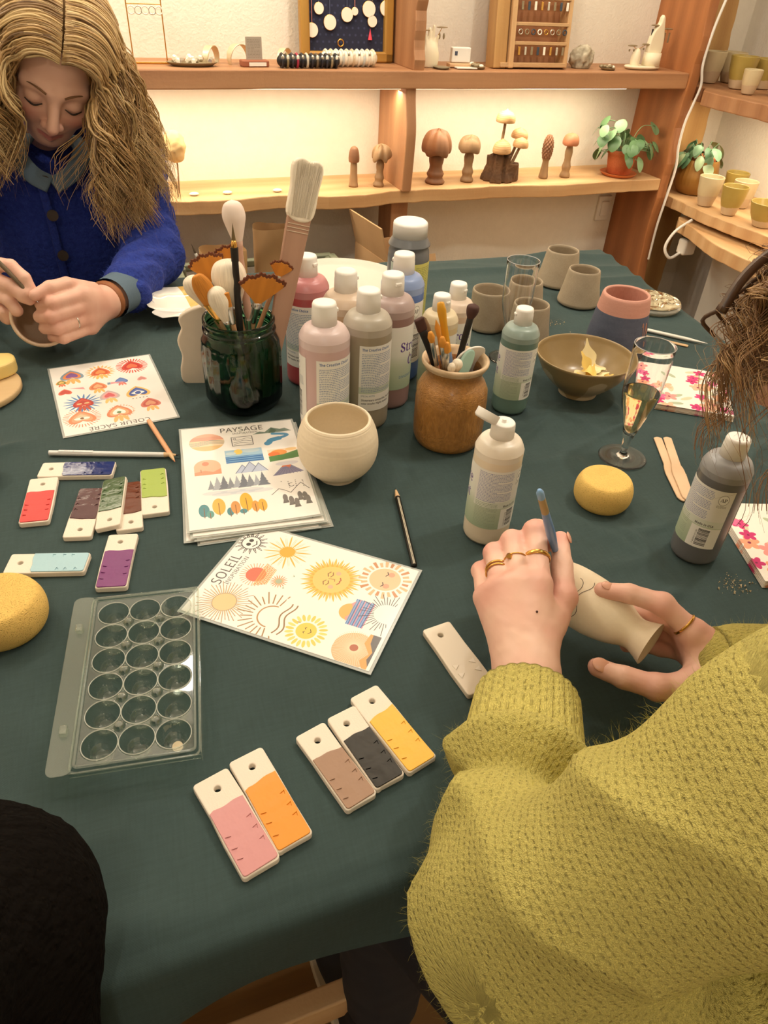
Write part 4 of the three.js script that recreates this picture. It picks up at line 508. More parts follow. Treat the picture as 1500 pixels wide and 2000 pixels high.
// ---------- brown crock and its brushes ----------
const CX = 0.423, CZ = -0.789;
{ const t = thing('stoneware_crock', 'brown salt-glazed crock holding small paint brushes', 'crock', [CX, TY, CZ]);
  const gl = dtex(512, 512, (u, v) => { const n = fbm(u * 6, v * 5, 71), s = fbm(u * 60, v * 60, 73, 2), r = Math.exp(-(((u - 0.42) / 0.03) ** 2)) * (0.4 + fbm(u * 20, v * 3, 4)); return [172 + 42 * n + 40 * s - 36 * r, 120 + 34 * n + 34 * s - 36 * r, 58 + 22 * n + 26 * s - 12 * r]; });
  const p = [[0, 0.001], [0.040, 0.001], [0.0455, 0.003], [0.049, 0.012], [0.0500, 0.03], [0.0498, 0.07], [0.0485, 0.085], [0.044, 0.0945], [0.0395, 0.1], [0.0378, 0.106], [0.0395, 0.112], [0.0435, 0.119], [0.0455, 0.123], [0.045, 0.126], [0.042, 0.1265], [0.0385, 0.122], [0.0345, 0.112], [0.034, 0.102], [0.042, 0.088], [0.0445, 0.07], [0.0445, 0.012], [0, 0.009]];
  part('body', lathe(p, 72), phy({ map: gl, roughness: 0.3, clearcoat: 0.5, clearcoatRoughness: 0.18, bumpMap: bumpNoise, bumpScale: 0.0012 }), t);
  part('worn_rim', lathe([[0.0430, 0.1175], [0.0458, 0.1225], [0.0457, 0.1262], [0.0425, 0.1272], [0.0385, 0.1226], [0.0350, 0.1130]], 72), std({ map: dtex(256, 64, (u, v) => { const n = fbm(u * 16, v * 4, 81); return [206 + 40 * n, 178 + 46 * n, 142 + 50 * n]; }), roughness: 0.35 }), t, 'pale worn glaze on the rim'); }
const inC = (x, z) => [CX + x, TY + 0.011, CZ + z], GC = 'brushes in the brown crock';
const yellowH = std({ color: 0xe0a126, roughness: 0.35 }), blueH = std({ color: 0x7d92b8, roughness: 0.35 }), redH = std({ color: 0xc22a3c, roughness: 0.35 }), orangeB = std({ color: 0xdf9636, roughness: 0.6 });
brush('yellow and blue handled brush standing upside down in the crock', inC(0.015, 0.008), [0.393, 0.957, -0.792], { make(t, L) { hnd(t, 0, L - 0.07, 0.004, 0.0055, blueH); part('coloured_end', lathe([[0.0055, L - 0.07], [0.0048, L - 0.03], [0.0060, L - 0.012], [0.0045, L - 0.002], [0, L]], 18), yellowH, t, 'yellow end of the handle'); } }, GC);
brush('slim orange-ended blue handled brush in the crock', inC(0.012, 0.012), [0.386, 0.937, -0.786], { make(t, L) { hnd(t, 0, L - 0.05, 0.0035, 0.0042, blueH); part('coloured_end', lathe([[0.0042, L - 0.05], [0.0028, L - 0.025], [0.0038, L - 0.012], [0, L]], 16), orangeB, t, 'orange end of the handle'); } }, GC);
brush('flat dark brown bristle brush with black handle leaning out of the crock', inC(0.016, -0.004), [0.364, 0.938, -0.79], { make(t, L) { hnd(t, 0, L - 0.045, 0.003, 0.0042, M.black); ferr(t, L - 0.05, L - 0.018, 0.0042, 0.006, M.black, 0.7); part('bristles', at(rbox(0.0135, 0.02, 0.006, 0.0028), 0, L - 0.009, 0), bristleDark, t); } }, GC);
brush('angled brown brush with steel ferrule and red handle in the crock', inC(0.014, -0.01), [0.376, 0.935, -0.802], { make(t, L) { hnd(t, 0, L - 0.06, 0.003, 0.0035, redH); ferr(t, L - 0.064, L - 0.026, 0.0038, 0.0052, M.steel, 0.7); part('bristles', lathe([[0.005, L - 0.027], [0.0055, L - 0.018], [0.003, L - 0.004], [0, L]], 16).scale(1, 1, 0.7), std({ color: 0x8a7358, roughness: 0.8 }), t); } }, GC);
brush('round dark brown mop brush with black ferrule and red handle', inC(-0.014, 0.0), [0.441, 0.951, -0.79], { make(t, L) { hnd(t, 0, L - 0.075, 0.0035, 0.004, redH); ferr(t, L - 0.078, L - 0.02, 0.0042, 0.0045, M.black); part('bristles', lathe(prof([[0.004, L - 0.021], [0.0078, L - 0.012], [0.0076, L - 0.004], [0, L]], 12), 20), bristleDark, t); } }, GC);
[[0.374, 0.926, -0.774, 'beside the black-handled brush'], [0.388, 0.921, -0.767, 'between two blue handles'], [0.395, 0.913, -0.766, 'shortest of the three']].forEach(([x, y, z, w], i) => brush('tiny orange bristle brush with steel ferrule, ' + w, inC(0.006 - i * 0.004, -0.006 + i * 0.004), [x, y, z], { make(t, L) { hnd(t, 0, L - 0.05, 0.0026, 0.003, handleWood); ferr(t, L - 0.054, L - 0.015, 0.003, 0.0036); part('bristles', lathe([[0.0034, L - 0.016], [0.0048, L - 0.008], [0.003, L - 0.001], [0, L]], 14), orangeB, t); } }, GC));
[[0.404, 0.884, -0.762, 0.0055, 'small'], [0.413, 0.887, -0.764, 0.0075, 'larger']].forEach(([x, y, z, r, w]) => brush(w + ' cream sponge-tipped dabber at the rim of the crock', inC(0, -0.01), [x, y, z], mop(r, 0.02, bristleWhite, M.steel, handleWood, 0.0028), GC));
{ const t = thing('scraper_card', 'white curved scraper leaning inside the crock', 'scraper', [CX + 0.012, TY + 0.09, CZ - 0.008]); t.rotation.set(0.25, 0.2, -0.25); part('blade', extr(spl([[-0.02, 0], [-0.02, 0.04], [-0.005, 0.052], [0.02, 0.05], [0.026, 0.03], [0.018, 0]]), 0.003, 0.001).translate(0, 0, -0.0015), M.white, t); }
{ const t = thing('glaze_dabber', 'pale teal leaf-shaped dabber resting in the crock mouth', 'tool', [0.424, TY + 0.108, -0.772]); t.rotation.set(-0.3, 0.2, -0.55); part('blade', extr(spl([[-0.004, 0], [-0.008, 0.018], [-0.004, 0.034], [0.003, 0.036], [0.007, 0.02], [0.004, 0]]), 0.006, 0.0025, 1, 3).translate(0, 0, -0.003), std({ color: 0x9dbfb0, roughness: 0.5 }), t); }

// ---------- pots, cups, dishes ----------
const stone = (c, s, a = 14) => dtex(256, 256, (u, v) => { const n = a * fbm(u * 8, v * 8, s) + a * 0.7 * N3(u * 90, v * 90, s); return [c[0] + n, c[1] + n, c[2] + n]; });
const ribBump = dtex(8, 256, (u, v) => grey(128 + 90 * N3(3, v * 60, 2) + 60 * N3(1, v * 140, 4)), false, [1, 1]);
{ const t = thing('round_pot', 'round cream unglazed pot with wide open mouth and small foot', 'pot', [0.244, TY, -0.7475]);
  const p = [...prof([[0, 0.004], [0.020, 0.004], [0.023, 0.0], [0.0265, 0.0005], [0.0270, 0.0045], [0.0262, 0.006], [0.038, 0.013], [0.0485, 0.028], [0.0525, 0.047], [0.0505, 0.066], [0.0445, 0.0815], [0.0415, 0.0865], [0.0395, 0.0872], [0.0382, 0.0855], [0.0415, 0.078], [0.0475, 0.063], [0.0485, 0.047], [0.045, 0.03], [0.034, 0.015], [0.018, 0.009], [0, 0.0085]], 110)];
  part('body', lathe(p, 80), std({ map: stone([238, 222, 194], 91, 5), roughness: 0.75, bumpMap: ribBump, bumpScale: 0.0007 }), t); }
const cupMat = std({ map: stone([168, 152, 128], 93, 10), roughness: 0.6 });
function taperCup(label, x, z, rb, rt, h) {
  const t = thing('stoneware_cup', label, 'cup', [x, TY, z], 0, 'grey-brown stoneware cups on the cloth');
  part('body', lathe([[0, 0.001], [rb - 0.004, 0.001], [rb, 0.004], [rb, 0.009], [lerp(rb, rt, 0.5), h * 0.5], [rt + 0.0005, h - 0.004], [rt - 0.0005, h - 0.0005], [rt - 0.0018, h]], 56), cupMat, t);
  part('inside', lathe([[rt - 0.0018, h], [rt - 0.0034, h - 0.0012], [rt - 0.004, h - 0.006], [lerp(rb, rt, 0.5) - 0.004, h * 0.5], [rb - 0.006, 0.012], [0, 0.007]], 56), cupMat, t); return t;
}
taperCup('tapered stoneware cup standing beside the far table corner', 0.926, -1.304, 0.046, 0.0335, 0.074);
taperCup('tapered stoneware cup in front of the other one near the table corner', 0.908, -1.194, 0.043, 0.0315, 0.071);
taperCup('straight stoneware cup beside the pale flesh bottle', 0.662, -1.130, 0.0345, 0.0335, 0.075);
taperCup('tapered stoneware cup seen through the empty flute', 0.752, -1.160, 0.044, 0.033, 0.074);
taperCup('tapered stoneware cup right behind the grey green bottle', 0.705, -1.055, 0.042, 0.032, 0.073);
{ const t = thing('painted_cup', 'pink clay cup painted slate blue below the rim', 'cup', [0.853, TY, -0.990]), rb = 0.054, rt = 0.041, h = 0.103, R = (k) => lerp(rb, rt, k ** 1.4);
  const q = (a, b, n = 10) => Array.from({ length: n + 1 }, (_, i) => { const k = lerp(a, b, i / n); return [R(k), k * h]; });
  part('blue_body', lathe([[0, 0.001], [rb - 0.004, 0.001], ...q(0.03, 0.72)], 56), std({ map: stone([84, 90, 108], 95, 12), roughness: 0.7 }), t);
  part('pink_rim', lathe([...q(0.72, 0.96, 6), [rt - 0.001, h], [rt - 0.004, h], [rt - 0.0058, h - 0.003], [R(0.5) - 0.006, h * 0.5], [rb - 0.008, 0.01], [0, 0.008]], 56), std({ map: stone([206, 150, 132], 96, 10), roughness: 0.75 }), t, 'bare pink clay rim and inside');
  part('scratched_line', tube(Array.from({ length: 34 }, (_, i) => { const k = i / 33, a = 0.25 + 0.42 * k, y = 0.045 + 0.011 * Math.sin(k * 14) + 0.012 * Math.cos(k * 9); const r = R(y / h) + 0.0003; return [r * Math.sin(a), y, r * Math.cos(a)]; }), 0.0007, 5), std({ color: 0xc08d78 }), t, 'pinkish scratched line drawing'); }
{ const t = thing('stoneware_bowl', 'footed stoneware bowl glazed olive and grey holding fruit peel', 'bowl', [0.690, TY, -0.858]);
  const out = prof([[0, 0.006], [0.022, 0.006], [0.026, 0.0008], [0.0305, 0.001], [0.0315, 0.008], [0.045, 0.019], [0.062, 0.037], [0.0735, 0.058], [0.0775, 0.0665], [0.0770, 0.0685], [0.0752, 0.0682], [0.0715, 0.059], [0.060, 0.040], [0.043, 0.022], [0.02, 0.014], [0, 0.0125]], 110);
  const map = dtex(512, 256, (u, v) => { const wv = v + 0.05 * Math.sin(u * 31) + 0.03 * N3(u * 9, v * 3, 2), n = 10 * fbm(u * 14, v * 14, 5); const foot = wv < 0.24, pale = wv >= 0.24 && wv < 0.40 && Math.sin(u * 19 + 1) > -0.2, c = foot ? [196, 176, 142] : pale ? [190, 172, 142] : [154, 130, 88]; return [c[0] + n, c[1] + n, c[2] + n]; });
  part('body', lathe(out, 80), phy({ map, roughness: 0.32, clearcoat: 0.3, clearcoatRoughness: 0.2 }), t); }
{ const r = mulberry(99), pm = phy({ color: rgbc(236, 202, 108), roughness: 0.6, side: THREE.DoubleSide }), pm2 = std({ color: rgbc(240, 222, 170), roughness: 0.7 });
  const names = ['long curl of pale fruit peel low in the bowl', 'pointed upright piece of fruit peel in the bowl', 'ragged yellow piece of fruit peel in the bowl middle', 'flat strip of fruit peel along the bowl bottom', 'short curled bit of fruit peel in the bowl'];
  [[-0.022, 0.0205, 0.022, 0.3], [0.016, 0.022, 0.004, 1.2], [0.022, 0.0225, 0.012, 2.0], [0.0, 0.0195, 0.02, 0.0], [0.010, 0.0205, 0.026, 2.6]].forEach(([x, y, z, a], i) => {
    const L = [0.05, 0.045, 0.04, 0.06, 0.03][i], up = [0.02, 0.034, 0.022, 0.006, 0.012][i];
    const g = sheet(24, 8, (u, v) => { const w = 0.012 * Math.sin(Math.PI * clamp(0.08 + u * 0.9)) * (1 + 0.35 * Math.sin(u * 24 + i)), s = (v - 0.5) * w * 2; return [(u - 0.5) * L, up * u * u + 0.006 * Math.sin(u * 6 + i) + 0.6 * Math.abs(s) * 0.5 + 0.004, s + 0.008 * Math.sin(u * 3 + i)]; });
    const m = solo('fruit_peel', g, i % 2 ? pm2 : pm, names[i], 'peel', 'scraps of peel in the bowl'); m.position.set(0.690 + x * 0.8, TY + y + 0.0045, -0.858 + z * 0.8); m.rotation.set(0, a, 0); m.scale.setScalar(1.3); }); }
function flute(label, x, z, wine) {
  const t = thing('champagne_flute', label, 'glass', [x, TY, z]);
  const o = prof([[0, 0.0012], [0.0325, 0.0010], [0.0335, 0.0018], [0.0325, 0.0026], [0.018, 0.0032], [0.009, 0.0050], [0.0052, 0.010], [0.0048, 0.017], [0.0068, 0.03], [0.0098, 0.045], [0.0155, 0.066], [0.0215, 0.086], [0.0248, 0.104], [0.0258, 0.13], [0.0266, 0.172]], 70), inn = prof([[0.0258, 0.1722], [0.0250, 0.13], [0.0240, 0.104], [0.0206, 0.087], [0.0145, 0.067], [0.0088, 0.047], [0.004, 0.040], [0, 0.0395]], 40);
  part('glass_body', outward(lathe([...o, ...inn], 64)), phy({ color: 0xffffff, transmission: 1, thickness: 0.001, ior: 1.46, roughness: 0.01, side: THREE.FrontSide }), t);
  part('rim_edge', tube(Array.from({ length: 49 }, (_, i) => [0.0262 * Math.cos(i / 48 * 6.2832), 0.1725, 0.0262 * Math.sin(i / 48 * 6.2832)]), 0.0006, 6, { caps: false }), phy({ color: 0xffffff, transmission: 0.7, thickness: 0, roughness: 0.1 }), t);
  if (wine) part('sparkling_wine', outward(lathe([[0, 0.0402], [0.0038, 0.0407], ...prof([[0.0085, 0.0472], [0.0142, 0.0672], [0.0203, 0.0872], [0.0237, 0.1040]], 16), [0.0238, 0.1068], [0, 0.1066]], 48)), phy({ color: 0xfffbe6, transmission: 1, thickness: 0.03, ior: 1.34, roughness: 0, attenuationColor: rgbc(248, 236, 176), attenuationDistance: 0.06, side: THREE.FrontSide }), t, 'pale golden sparkling wine');
  return t;
}
flute('clear flute half full of pale sparkling wine', 0.645, -0.671, true);
flute('empty clear flute behind the grey green bottle', 0.638, -1.0, false);
{ const t = thing('wing_dish', 'glossy white wing-shaped dish with a mustard yellow end', 'dish', [0.126, TY + 0.012, -1.335], 0.18); t.rotation.order = 'YXZ'; t.rotation.x = 0.14;
  const f = (x, z) => 0.006 + 0.013 * Math.abs(Math.sin((z + 0.07) * 36)) * sstep(0.08, -0.05, x) + 0.010 * (x / 0.06) ** 2 + 0.005 * Math.cos(z * 60) * sstep(-0.02, -0.06, x);
  const mk = (x0, x1, th) => { const shp = (u, v) => { const x = lerp(x0, x1, u), w = 0.052 + 0.024 * sstep(0.06, -0.06, x) + 0.006 * Math.sin(x * 60), z = lerp(-w, w, v) + 0.012 * Math.sin((x + 0.02) * 26), xx = x - (x < -0.035 ? 0.012 * Math.abs(Math.sin((v) * 12.6)) * sstep(-0.035, -0.055, x) : 0); return [xx, z]; };
    return merged([sheet(30, 48, (u, v) => { const [x, z] = shp(u, v); return [x, f(x, z) + th, z]; }), sheet(30, 48, (u, v) => { const [x, z] = shp(u, v); const e = Math.min(u * (x0 < -0.05 ? 1 : 9), 1) * Math.min(v, 1 - v) * 8; return [x, f(x, z) + th - 0.005 * clamp(e + 0.15), z]; })]); };
  part('white_glaze', mk(-0.055, 0.012, 0.001), phy({ color: rgbc(244, 240, 228), roughness: 0.12, clearcoat: 0.8 }), t); part('yellow_end', mk(0.0119, 0.05, 0.001), phy({ color: rgbc(226, 182, 92), roughness: 0.12, clearcoat: 0.8 }), t, 'mustard yellow glazed end'); }
{ const t = thing('wavy_slab', 'upright cream ceramic slab with wavy edge behind the jar', 'ceramic', [0.122, TY, -1.062], -0.25);
  part('slab', extr(spl([[-0.028, 0.002], [-0.031, 0.02], [-0.026, 0.045], [-0.030, 0.07], [-0.022, 0.09], [-0.024, 0.105], [-0.006, 0.118], [0.02, 0.122], [0.03, 0.1], [0.03, 0.002]]), 0.012, 0.003, 1, 3), std({ map: stone([226, 212, 192], 98, 4), roughness: 0.5 }), t); }
{ const t = thing('turntable_plate', 'large round white plate behind the bottles', 'plate', [0.455, TY, -1.385]); part('plate', lathe([[0, 0.010], [0.11, 0.010], [0.128, 0.013], [0.138, 0.017], [0.140, 0.016], [0.132, 0.009], [0.09, 0.001], [0, 0.001]], 80), phy({ color: rgbc(206, 200, 186), roughness: 0.35 }), t); }
{ const t = thing('foil_lid', 'round crinkled gold foil lid on a clear plastic tub', 'lid', [1.050, TY, -1.140]);
  part('plastic_rim', lathe([[0.03, 0.001], [0.056, 0.001], [0.060, 0.006], [0.060, 0.010], [0.055, 0.014]], 56), phy({ color: 0xf4f2e6, transmission: 0.7, thickness: 0, roughness: 0.12 }), t);
  part('foil', sheet(64, 16, (u, v) => { const a = u * 6.2832, r = v * 0.058; return [r * Math.cos(a), 0.015 + 0.010 * fbm(r * Math.cos(a) * 60, r * Math.sin(a) * 60, 3) * sstep(1, 0.8, v) + 0.003 * sstep(0.95, 0.7, v), r * Math.sin(a)]; }), std({ color: rgbc(236, 230, 204), metalness: 1, roughness: 0.16 }), t); }
{ const t = thing('modelling_tool', 'white plastic modelling stick beside the painted cup', 'tool', [0.985, TY + 0.0042, -1.005], 0); t.rotation.y = -0.84; part('shaft', tube([[-0.09, 0, 0], [-0.05, 0, 0], [0.04, 0, 0], [0.075, 0.0005, 0]], [0.002, 0.004, 0.004, 0.0006], 12, { flat: 0.8 }), M.white, t); const b = thing('wooden_stick', 'flat wooden stick lying beside the white modelling stick', 'stick', [0.962, TY + 0.0015, -0.992]); b.rotation.y = -0.84; part('stick', rbox(0.1, 0.0022, 0.009, 0.001), std({ color: 0xc7a57a }), b); }

// ---------- napkins, sponges, knives, board ----------
function blossom(g, x, y, s, c) { for (let i = 0; i < 5; i++) { const a = i * 1.2566 + x; g.fillStyle = c; g.beginPath(); g.ellipse(x + Math.cos(a) * s * 0.55, y + Math.sin(a) * s * 0.55, s * 0.5, s * 0.34, a, 0, 6.3); g.fill(); } disc(g, x, y, s * 0.16, '#8c2c50'); }
const napTex = ctex(768, 768, (g, w, h) => { g.fillStyle = '#f3ebdf'; g.fillRect(0, 0, w, h); const r = mulberry(17); for (let i = 0; i < 40; i++) { const x = r() * w, y = r() * h; g.save(); g.translate(x, y); g.rotate(r() * 6); disc(g, 0, 0, 46, i % 2 ? '#b4bda0' : '#d3cfae', 17); g.restore(); } for (let i = 0; i < 30; i++) blossom(g, r() * w, r() * h, 52, ['#eea684', '#f0b898', '#ec9c94'][i % 3]); for (let i = 0; i < 30; i++) blossom(g, r() * w, r() * h, 40, ['#d8447e', '#e0709a', '#cc3a72'][i % 3]); });
const napMat = std({ map: napTex, roughness: 0.9 });
function napkin(label, [x, z], w, l, turn) {
  const t = thing('paper_napkins', label, 'napkin', [x, TY, z], turn); let y = 0.0005;
  for (let k = 0; k < 5; k++) { const g = sheet(24, 24, (u, v) => [(u - 0.5) * w * (1 - k * 0.004), y + 0.0022 * Math.sin(Math.PI * u) * 0.3 + 0.0014 * fbm(u * 4, v * 4, k) * (0.3 + k * 0.12), (v - 0.5) * l * (1 - k * 0.004)], (u, v) => [u * w / 0.2, v * l / 0.2]); part('napkin_layer', g, napMat, t); y += 0.0022; }
  part('folded_edge', at(rbox(w * 0.985, 0.0082, l * 0.985, 0.004, 3), 0, 0.0043, 0), std({ color: rgbc(238, 222, 208), roughness: 0.9 }), t); return t;
}
napkin('stack of floral paper napkins behind the wine flute', [0.862, -0.812], 0.150, 0.155, -0.62);
napkin('stack of floral paper napkins beside the slate grey bottle', [0.735, -0.438], 0.150, 0.150, -0.35);
const spongeBump = dtex(256, 256, (u, v) => { const a = N3(u * 60, v * 60, 1), b = N3(u * 110, v * 110, 3); return grey(190 - 190 * sstep(0.25, 0.5, a) - 120 * sstep(0.25, 0.5, b)); }, false, [16, 16]);
const spongeMat = std({ map: dtex(256, 256, (u, v) => { const n = 10 * fbm(u * 6, v * 6, 7) - 26 * sstep(0.3, 0.55, N3(u * 100, v * 100, 3)); return [240 + n, 200 + n, 112 + n * 0.7]; }, true, [8, 8]), roughness: 0.95, bumpMap: spongeBump, bumpScale: 0.0009 });
const spongeGeo = (r, h) => boxUV(lathe(prof([[0, 0], [r * 0.8, 0.0], [r * 0.95, h * 0.18], [r, h * 0.45], [r * 0.97, h * 0.72], [r * 0.86, h * 0.95], [r * 0.78, h], [0, h * 1.005]], 40), 56));
{ const a = solo('round_sponge', spongeGeo(0.0370, 0.038), spongeMat, 'round yellow sponge between the open cream bottle and slate bottle', 'sponge'); a.position.set(0.553, TY + 0.0003, -0.590);
  const b = solo('round_sponge', spongeGeo(0.0430, 0.040), spongeMat, 'round yellow sponge beside the egg tray and pale blue tile', 'sponge'); b.position.set(-0.1545, TY + 0.0003, -0.591); }
function woodKnife(label, x, z, turn, y) {
  const s = new THREE.Shape(); s.moveTo(-0.0055, 0); s.quadraticCurveTo(0, -0.006, 0.0055, 0); s.lineTo(0.0058, 0.07); s.quadraticCurveTo(0.0085, 0.08, 0.0085, 0.095); s.lineTo(0.0055, 0.148); s.quadraticCurveTo(0.002, 0.157, -0.002, 0.156); s.lineTo(-0.0042, 0.150);
  for (let i = 0; i < 22; i++) { const y0 = 0.149 - i * 0.0026; s.lineTo(-0.0092 + 0.003 * (i < 4 ? (4 - i) / 4 : 0), y0 - 0.0006); s.lineTo(-0.0084 + 0.003 * (i < 4 ? (4 - i) / 4 : 0), y0 - 0.002); } s.quadraticCurveTo(-0.0085, 0.08, -0.0058, 0.072); s.closePath();
  const m = solo('wooden_knife', boxUV(extr(s, 0.0018, 0.0005, 1, 1).rotateX(-Math.PI / 2)), std({ map: woodTex([236, 204, 168], [220, 182, 142], 67), roughness: 0.6 }), label, 'knife', 'disposable wooden knives'); m.position.set(x, y, z); m.rotation.y = turn; return m;
}
woodKnife('disposable wooden knife with serrated edge lying beneath the other', 0.727, -0.697, Math.PI - 0.45, TY + 0.0012);
woodKnife('disposable wooden knife with serrated edge lying on top of the other', 0.7385, -0.690, Math.PI - 0.50, TY + 0.0034);
{ const t = thing('cutting_board', 'round pale wooden board by the hearts card', 'board', [-0.222, TY, -1.105]); part('board', boxUV(lathe([[0, 0.0005], [0.073, 0.0005], [0.0765, 0.004], [0.0765, 0.010], [0.074, 0.0125], [0, 0.0125]], 64)), std({ map: woodTex([214, 184, 138], [190, 154, 106], 69), roughness: 0.6 }), t);
  const c = thing('cheese_wedge', 'thick wedge of yellow cheese on the round wooden board', 'cheese', [-0.19, TY + 0.013, -1.135], 0.35); part('cheese', extr(spl([[-0.05, -0.018], [0.03, -0.016], [0.036, 0.012], [-0.05, 0.02]]), 0.022, 0.004, 1, 3).rotateX(-Math.PI / 2), std({ color: rgbc(232, 204, 126), roughness: 0.5 }), c);
  const w = thing('small_white_cup', 'small white glazed cup near the red tile', 'cup', [-0.192, TY, -0.868]); part('cup', lathe([[0, 0.001], [0.018, 0.001], [0.021, 0.004], [0.025, 0.035], [0.0235, 0.036], [0.0195, 0.006], [0, 0.004]], 40), phy({ color: rgbc(226, 226, 216), roughness: 0.2, clearcoat: 0.6 }), w); }
{ // clay crumbs: too many specks to tell apart
  const r = mulberry(5), gs = []; for (const [cx, cz, n, sp] of [[0.612, -0.408, 90, 0.03], [0.80, -1.12, 60, 0.03], [0.78, -1.05, 25, 0.04]]) for (let i = 0; i < n; i++) { const a = r() * 6.28, d = sp * Math.sqrt(-Math.log(1 - r() * 0.95)) * 0.6, s = 0.0005 + 0.0014 * r() ** 3; gs.push(new THREE.TetrahedronGeometry(s).rotateX(r() * 6).rotateY(r() * 6).translate(cx + d * Math.cos(a), TY + s * 0.5, cz + d * Math.sin(a) * 0.7)); }
  const m = solo('clay_crumbs', merged(gs), std({ color: rgbc(206, 184, 146) }), 'dry clay crumbs scattered on the green cloth', 'crumbs'); m.userData.kind = 'stuff'; }

// ---------- beside the wall, behind the table ----------
const cardboard = std({ map: dtex(256, 256, (u, v) => { const n = 12 * fbm(u * 8, v * 8, 3); return [184 + n, 146 + n, 104 + n]; }), roughness: 0.85 });
const wallPanel = (w, h, d, x, y, z) => boxUV(at(new THREE.BoxGeometry(w, h, d), x, y, z));
{ const t = thing('cardboard_box', 'open brown cardboard box below the mushroom shelf', 'box', [0.800, 0.36, -1.945], 0.12), w = 0.15, d = 0.2, h = 0.27, e = 0.004;
  for (const [n, a] of [['side', [w, h, e, 0, h / 2, d / 2]], ['side', [w, h, e, 0, h / 2, -d / 2]], ['side', [e, h, d, w / 2, h / 2, 0]], ['side', [e, h, d, -w / 2, h / 2, 0]], ['bottom', [w, e, d, 0, e / 2, 0]]]) part(n, wallPanel(...a), cardboard, t);
  const f1 = part('flap', wallPanel(w, 0.1, e, 0, 0, 0), cardboard, t); f1.position.set(0, h - 0.035, d / 2 + 0.02); f1.rotation.x = 2.8; const f2 = part('flap', wallPanel(e, 0.1, d, 0, 0, 0), cardboard, t); f2.position.set(-w / 2 - 0.01, h + 0.045, 0); f2.rotation.z = 0.25; part('tape', at(new THREE.BoxGeometry(0.05, 0.001, 0.0045), -0.04, h * 0.8, d / 2 + 0.001).scale(1, 60, 1).translate(0, -h * 0.8 * 59, 0), std({ color: 0xe6dccb, roughness: 0.4 }), t); }
const crateMat = std({ color: rgbc(116, 120, 98), roughness: 0.6 });
function crate(label, x, y, z, w, d, h) {
  const t = thing('plastic_crate', label, 'crate', [x, y, z]);
  for (const s of [-1, 1]) { part('rim', at(rbox(w, 0.02, 0.022, 0.005), 0, h - 0.01, s * d / 2), crateMat, t); part('rim', at(rbox(0.022, 0.02, d, 0.005), s * w / 2, h - 0.01, 0), crateMat, t); for (let i = 0; i < 3; i++) part('slat', at(rbox(w, 0.045, 0.008, 0.003), 0, 0.04 + i * 0.07, s * d / 2), crateMat, t); for (let i = 0; i < 3; i++) part('slat', at(rbox(0.008, 0.045, d, 0.003), s * w / 2, 0.04 + i * 0.07, 0), crateMat, t); for (const q of [-1, 1]) part('corner_post', at(rbox(0.03, h - 0.01, 0.03, 0.006), s * (w / 2 - 0.008), h / 2, q * (d / 2 - 0.008)), crateMat, t); }
  part('base', at(rbox(w, 0.01, d, 0.003), 0, 0.005, 0), crateMat, t); return t;
}
crate('grey green plastic crate behind the table, near the large bottle', 0.885, 0.36, -1.70, 0.42, 0.18, 0.27);
crate('grey green plastic crate behind the table, near the brush jar', 0.41, 0.36, -1.83, 0.44, 0.36, 0.25);
{ const b = thing('storage_bench', 'low wooden bench carrying crates behind the table', 'bench'); part('seat_board', boxUV(at(rbox(1.9, 0.03, 0.42, 0.005), 0.75, 0.343, -1.85)), M.pale, b); for (const x of [-0.15, 0.75, 1.6]) part('support', boxUV(at(rbox(0.03, 0.326, 0.38, 0.004), x, 0.164, -1.85)), M.pale, b); }
function bag(label, x, y, z, w, h, d, turn, c) { const t = thing('paper_bag', label, 'bag', [x, y, z], turn); part('bag', sheet(40, 16, (u, v) => { const a = u * 6.2832, k = 6, ca = Math.cos(a), sa = Math.sin(a), q = 1 / Math.pow(Math.abs(ca) ** k + Math.abs(sa) ** k, 1 / k), f = 1 - 0.15 * sstep(0.6, 1, v); return [ca * q * w / 2 * (1 + 0.02 * N3(v * 6, u * 6)), v * h + 0.006 * N3(u * 9, 2), sa * q * d / 2 * f + 0.012 * N3(u * 7, v * 5, 3)]; }), std({ color: c, roughness: 0.85 }), t); part('bottom', at(new THREE.BoxGeometry(w * 0.95, 0.003, d * 0.9), 0, 0.002, 0), std({ color: c, roughness: 0.85 }), t); return t; }
bag('short brown paper bag with crumpled top in the crate', 0.30, 0.38, -1.90, 0.115, 0.30, 0.08, 0.1, rgbc(178, 142, 96));
bag('tall darker brown paper bag behind the brushes', 0.44, 0.38, -1.93, 0.10, 0.34, 0.07, -0.1, rgbc(150, 116, 76));
{ const g = nets([-0.09, -0.02, -0.06], [0.09, 0.1, 0.06], 0.005, (x, y, z) => ell(x, y, z, [0, 0.03, 0], [0.075, 0.045, 0.045]) + 0.01 * fbm(x * 60, y * 60, z * 60, 3));
  for (const [x, z, l] of [[0.24, -1.78, 'fluffy white wool wad in the crate beside the paper bags'], [0.535, -1.78, 'fluffy white wool wad in the crate near the hake brush']]) { const m = solo('wool_wad', g, std({ color: rgbc(214, 202, 178), roughness: 1 }), l, 'wool'); m.position.set(x + 0.05 * (x < 0.5), 0.575, z); } 
  for (const x of [0.29, 0.535]) { const s = thing('packing_box', x < 0.4 ? 'plain carton inside the crate under the wool by the bags' : 'plain carton inside the crate under the wool by the hake brush', 'box', [x, 0.372, -1.78]); part('carton', at(rbox(0.13, 0.19, 0.1, 0.004), 0, 0.096, 0), cardboard, s); } }

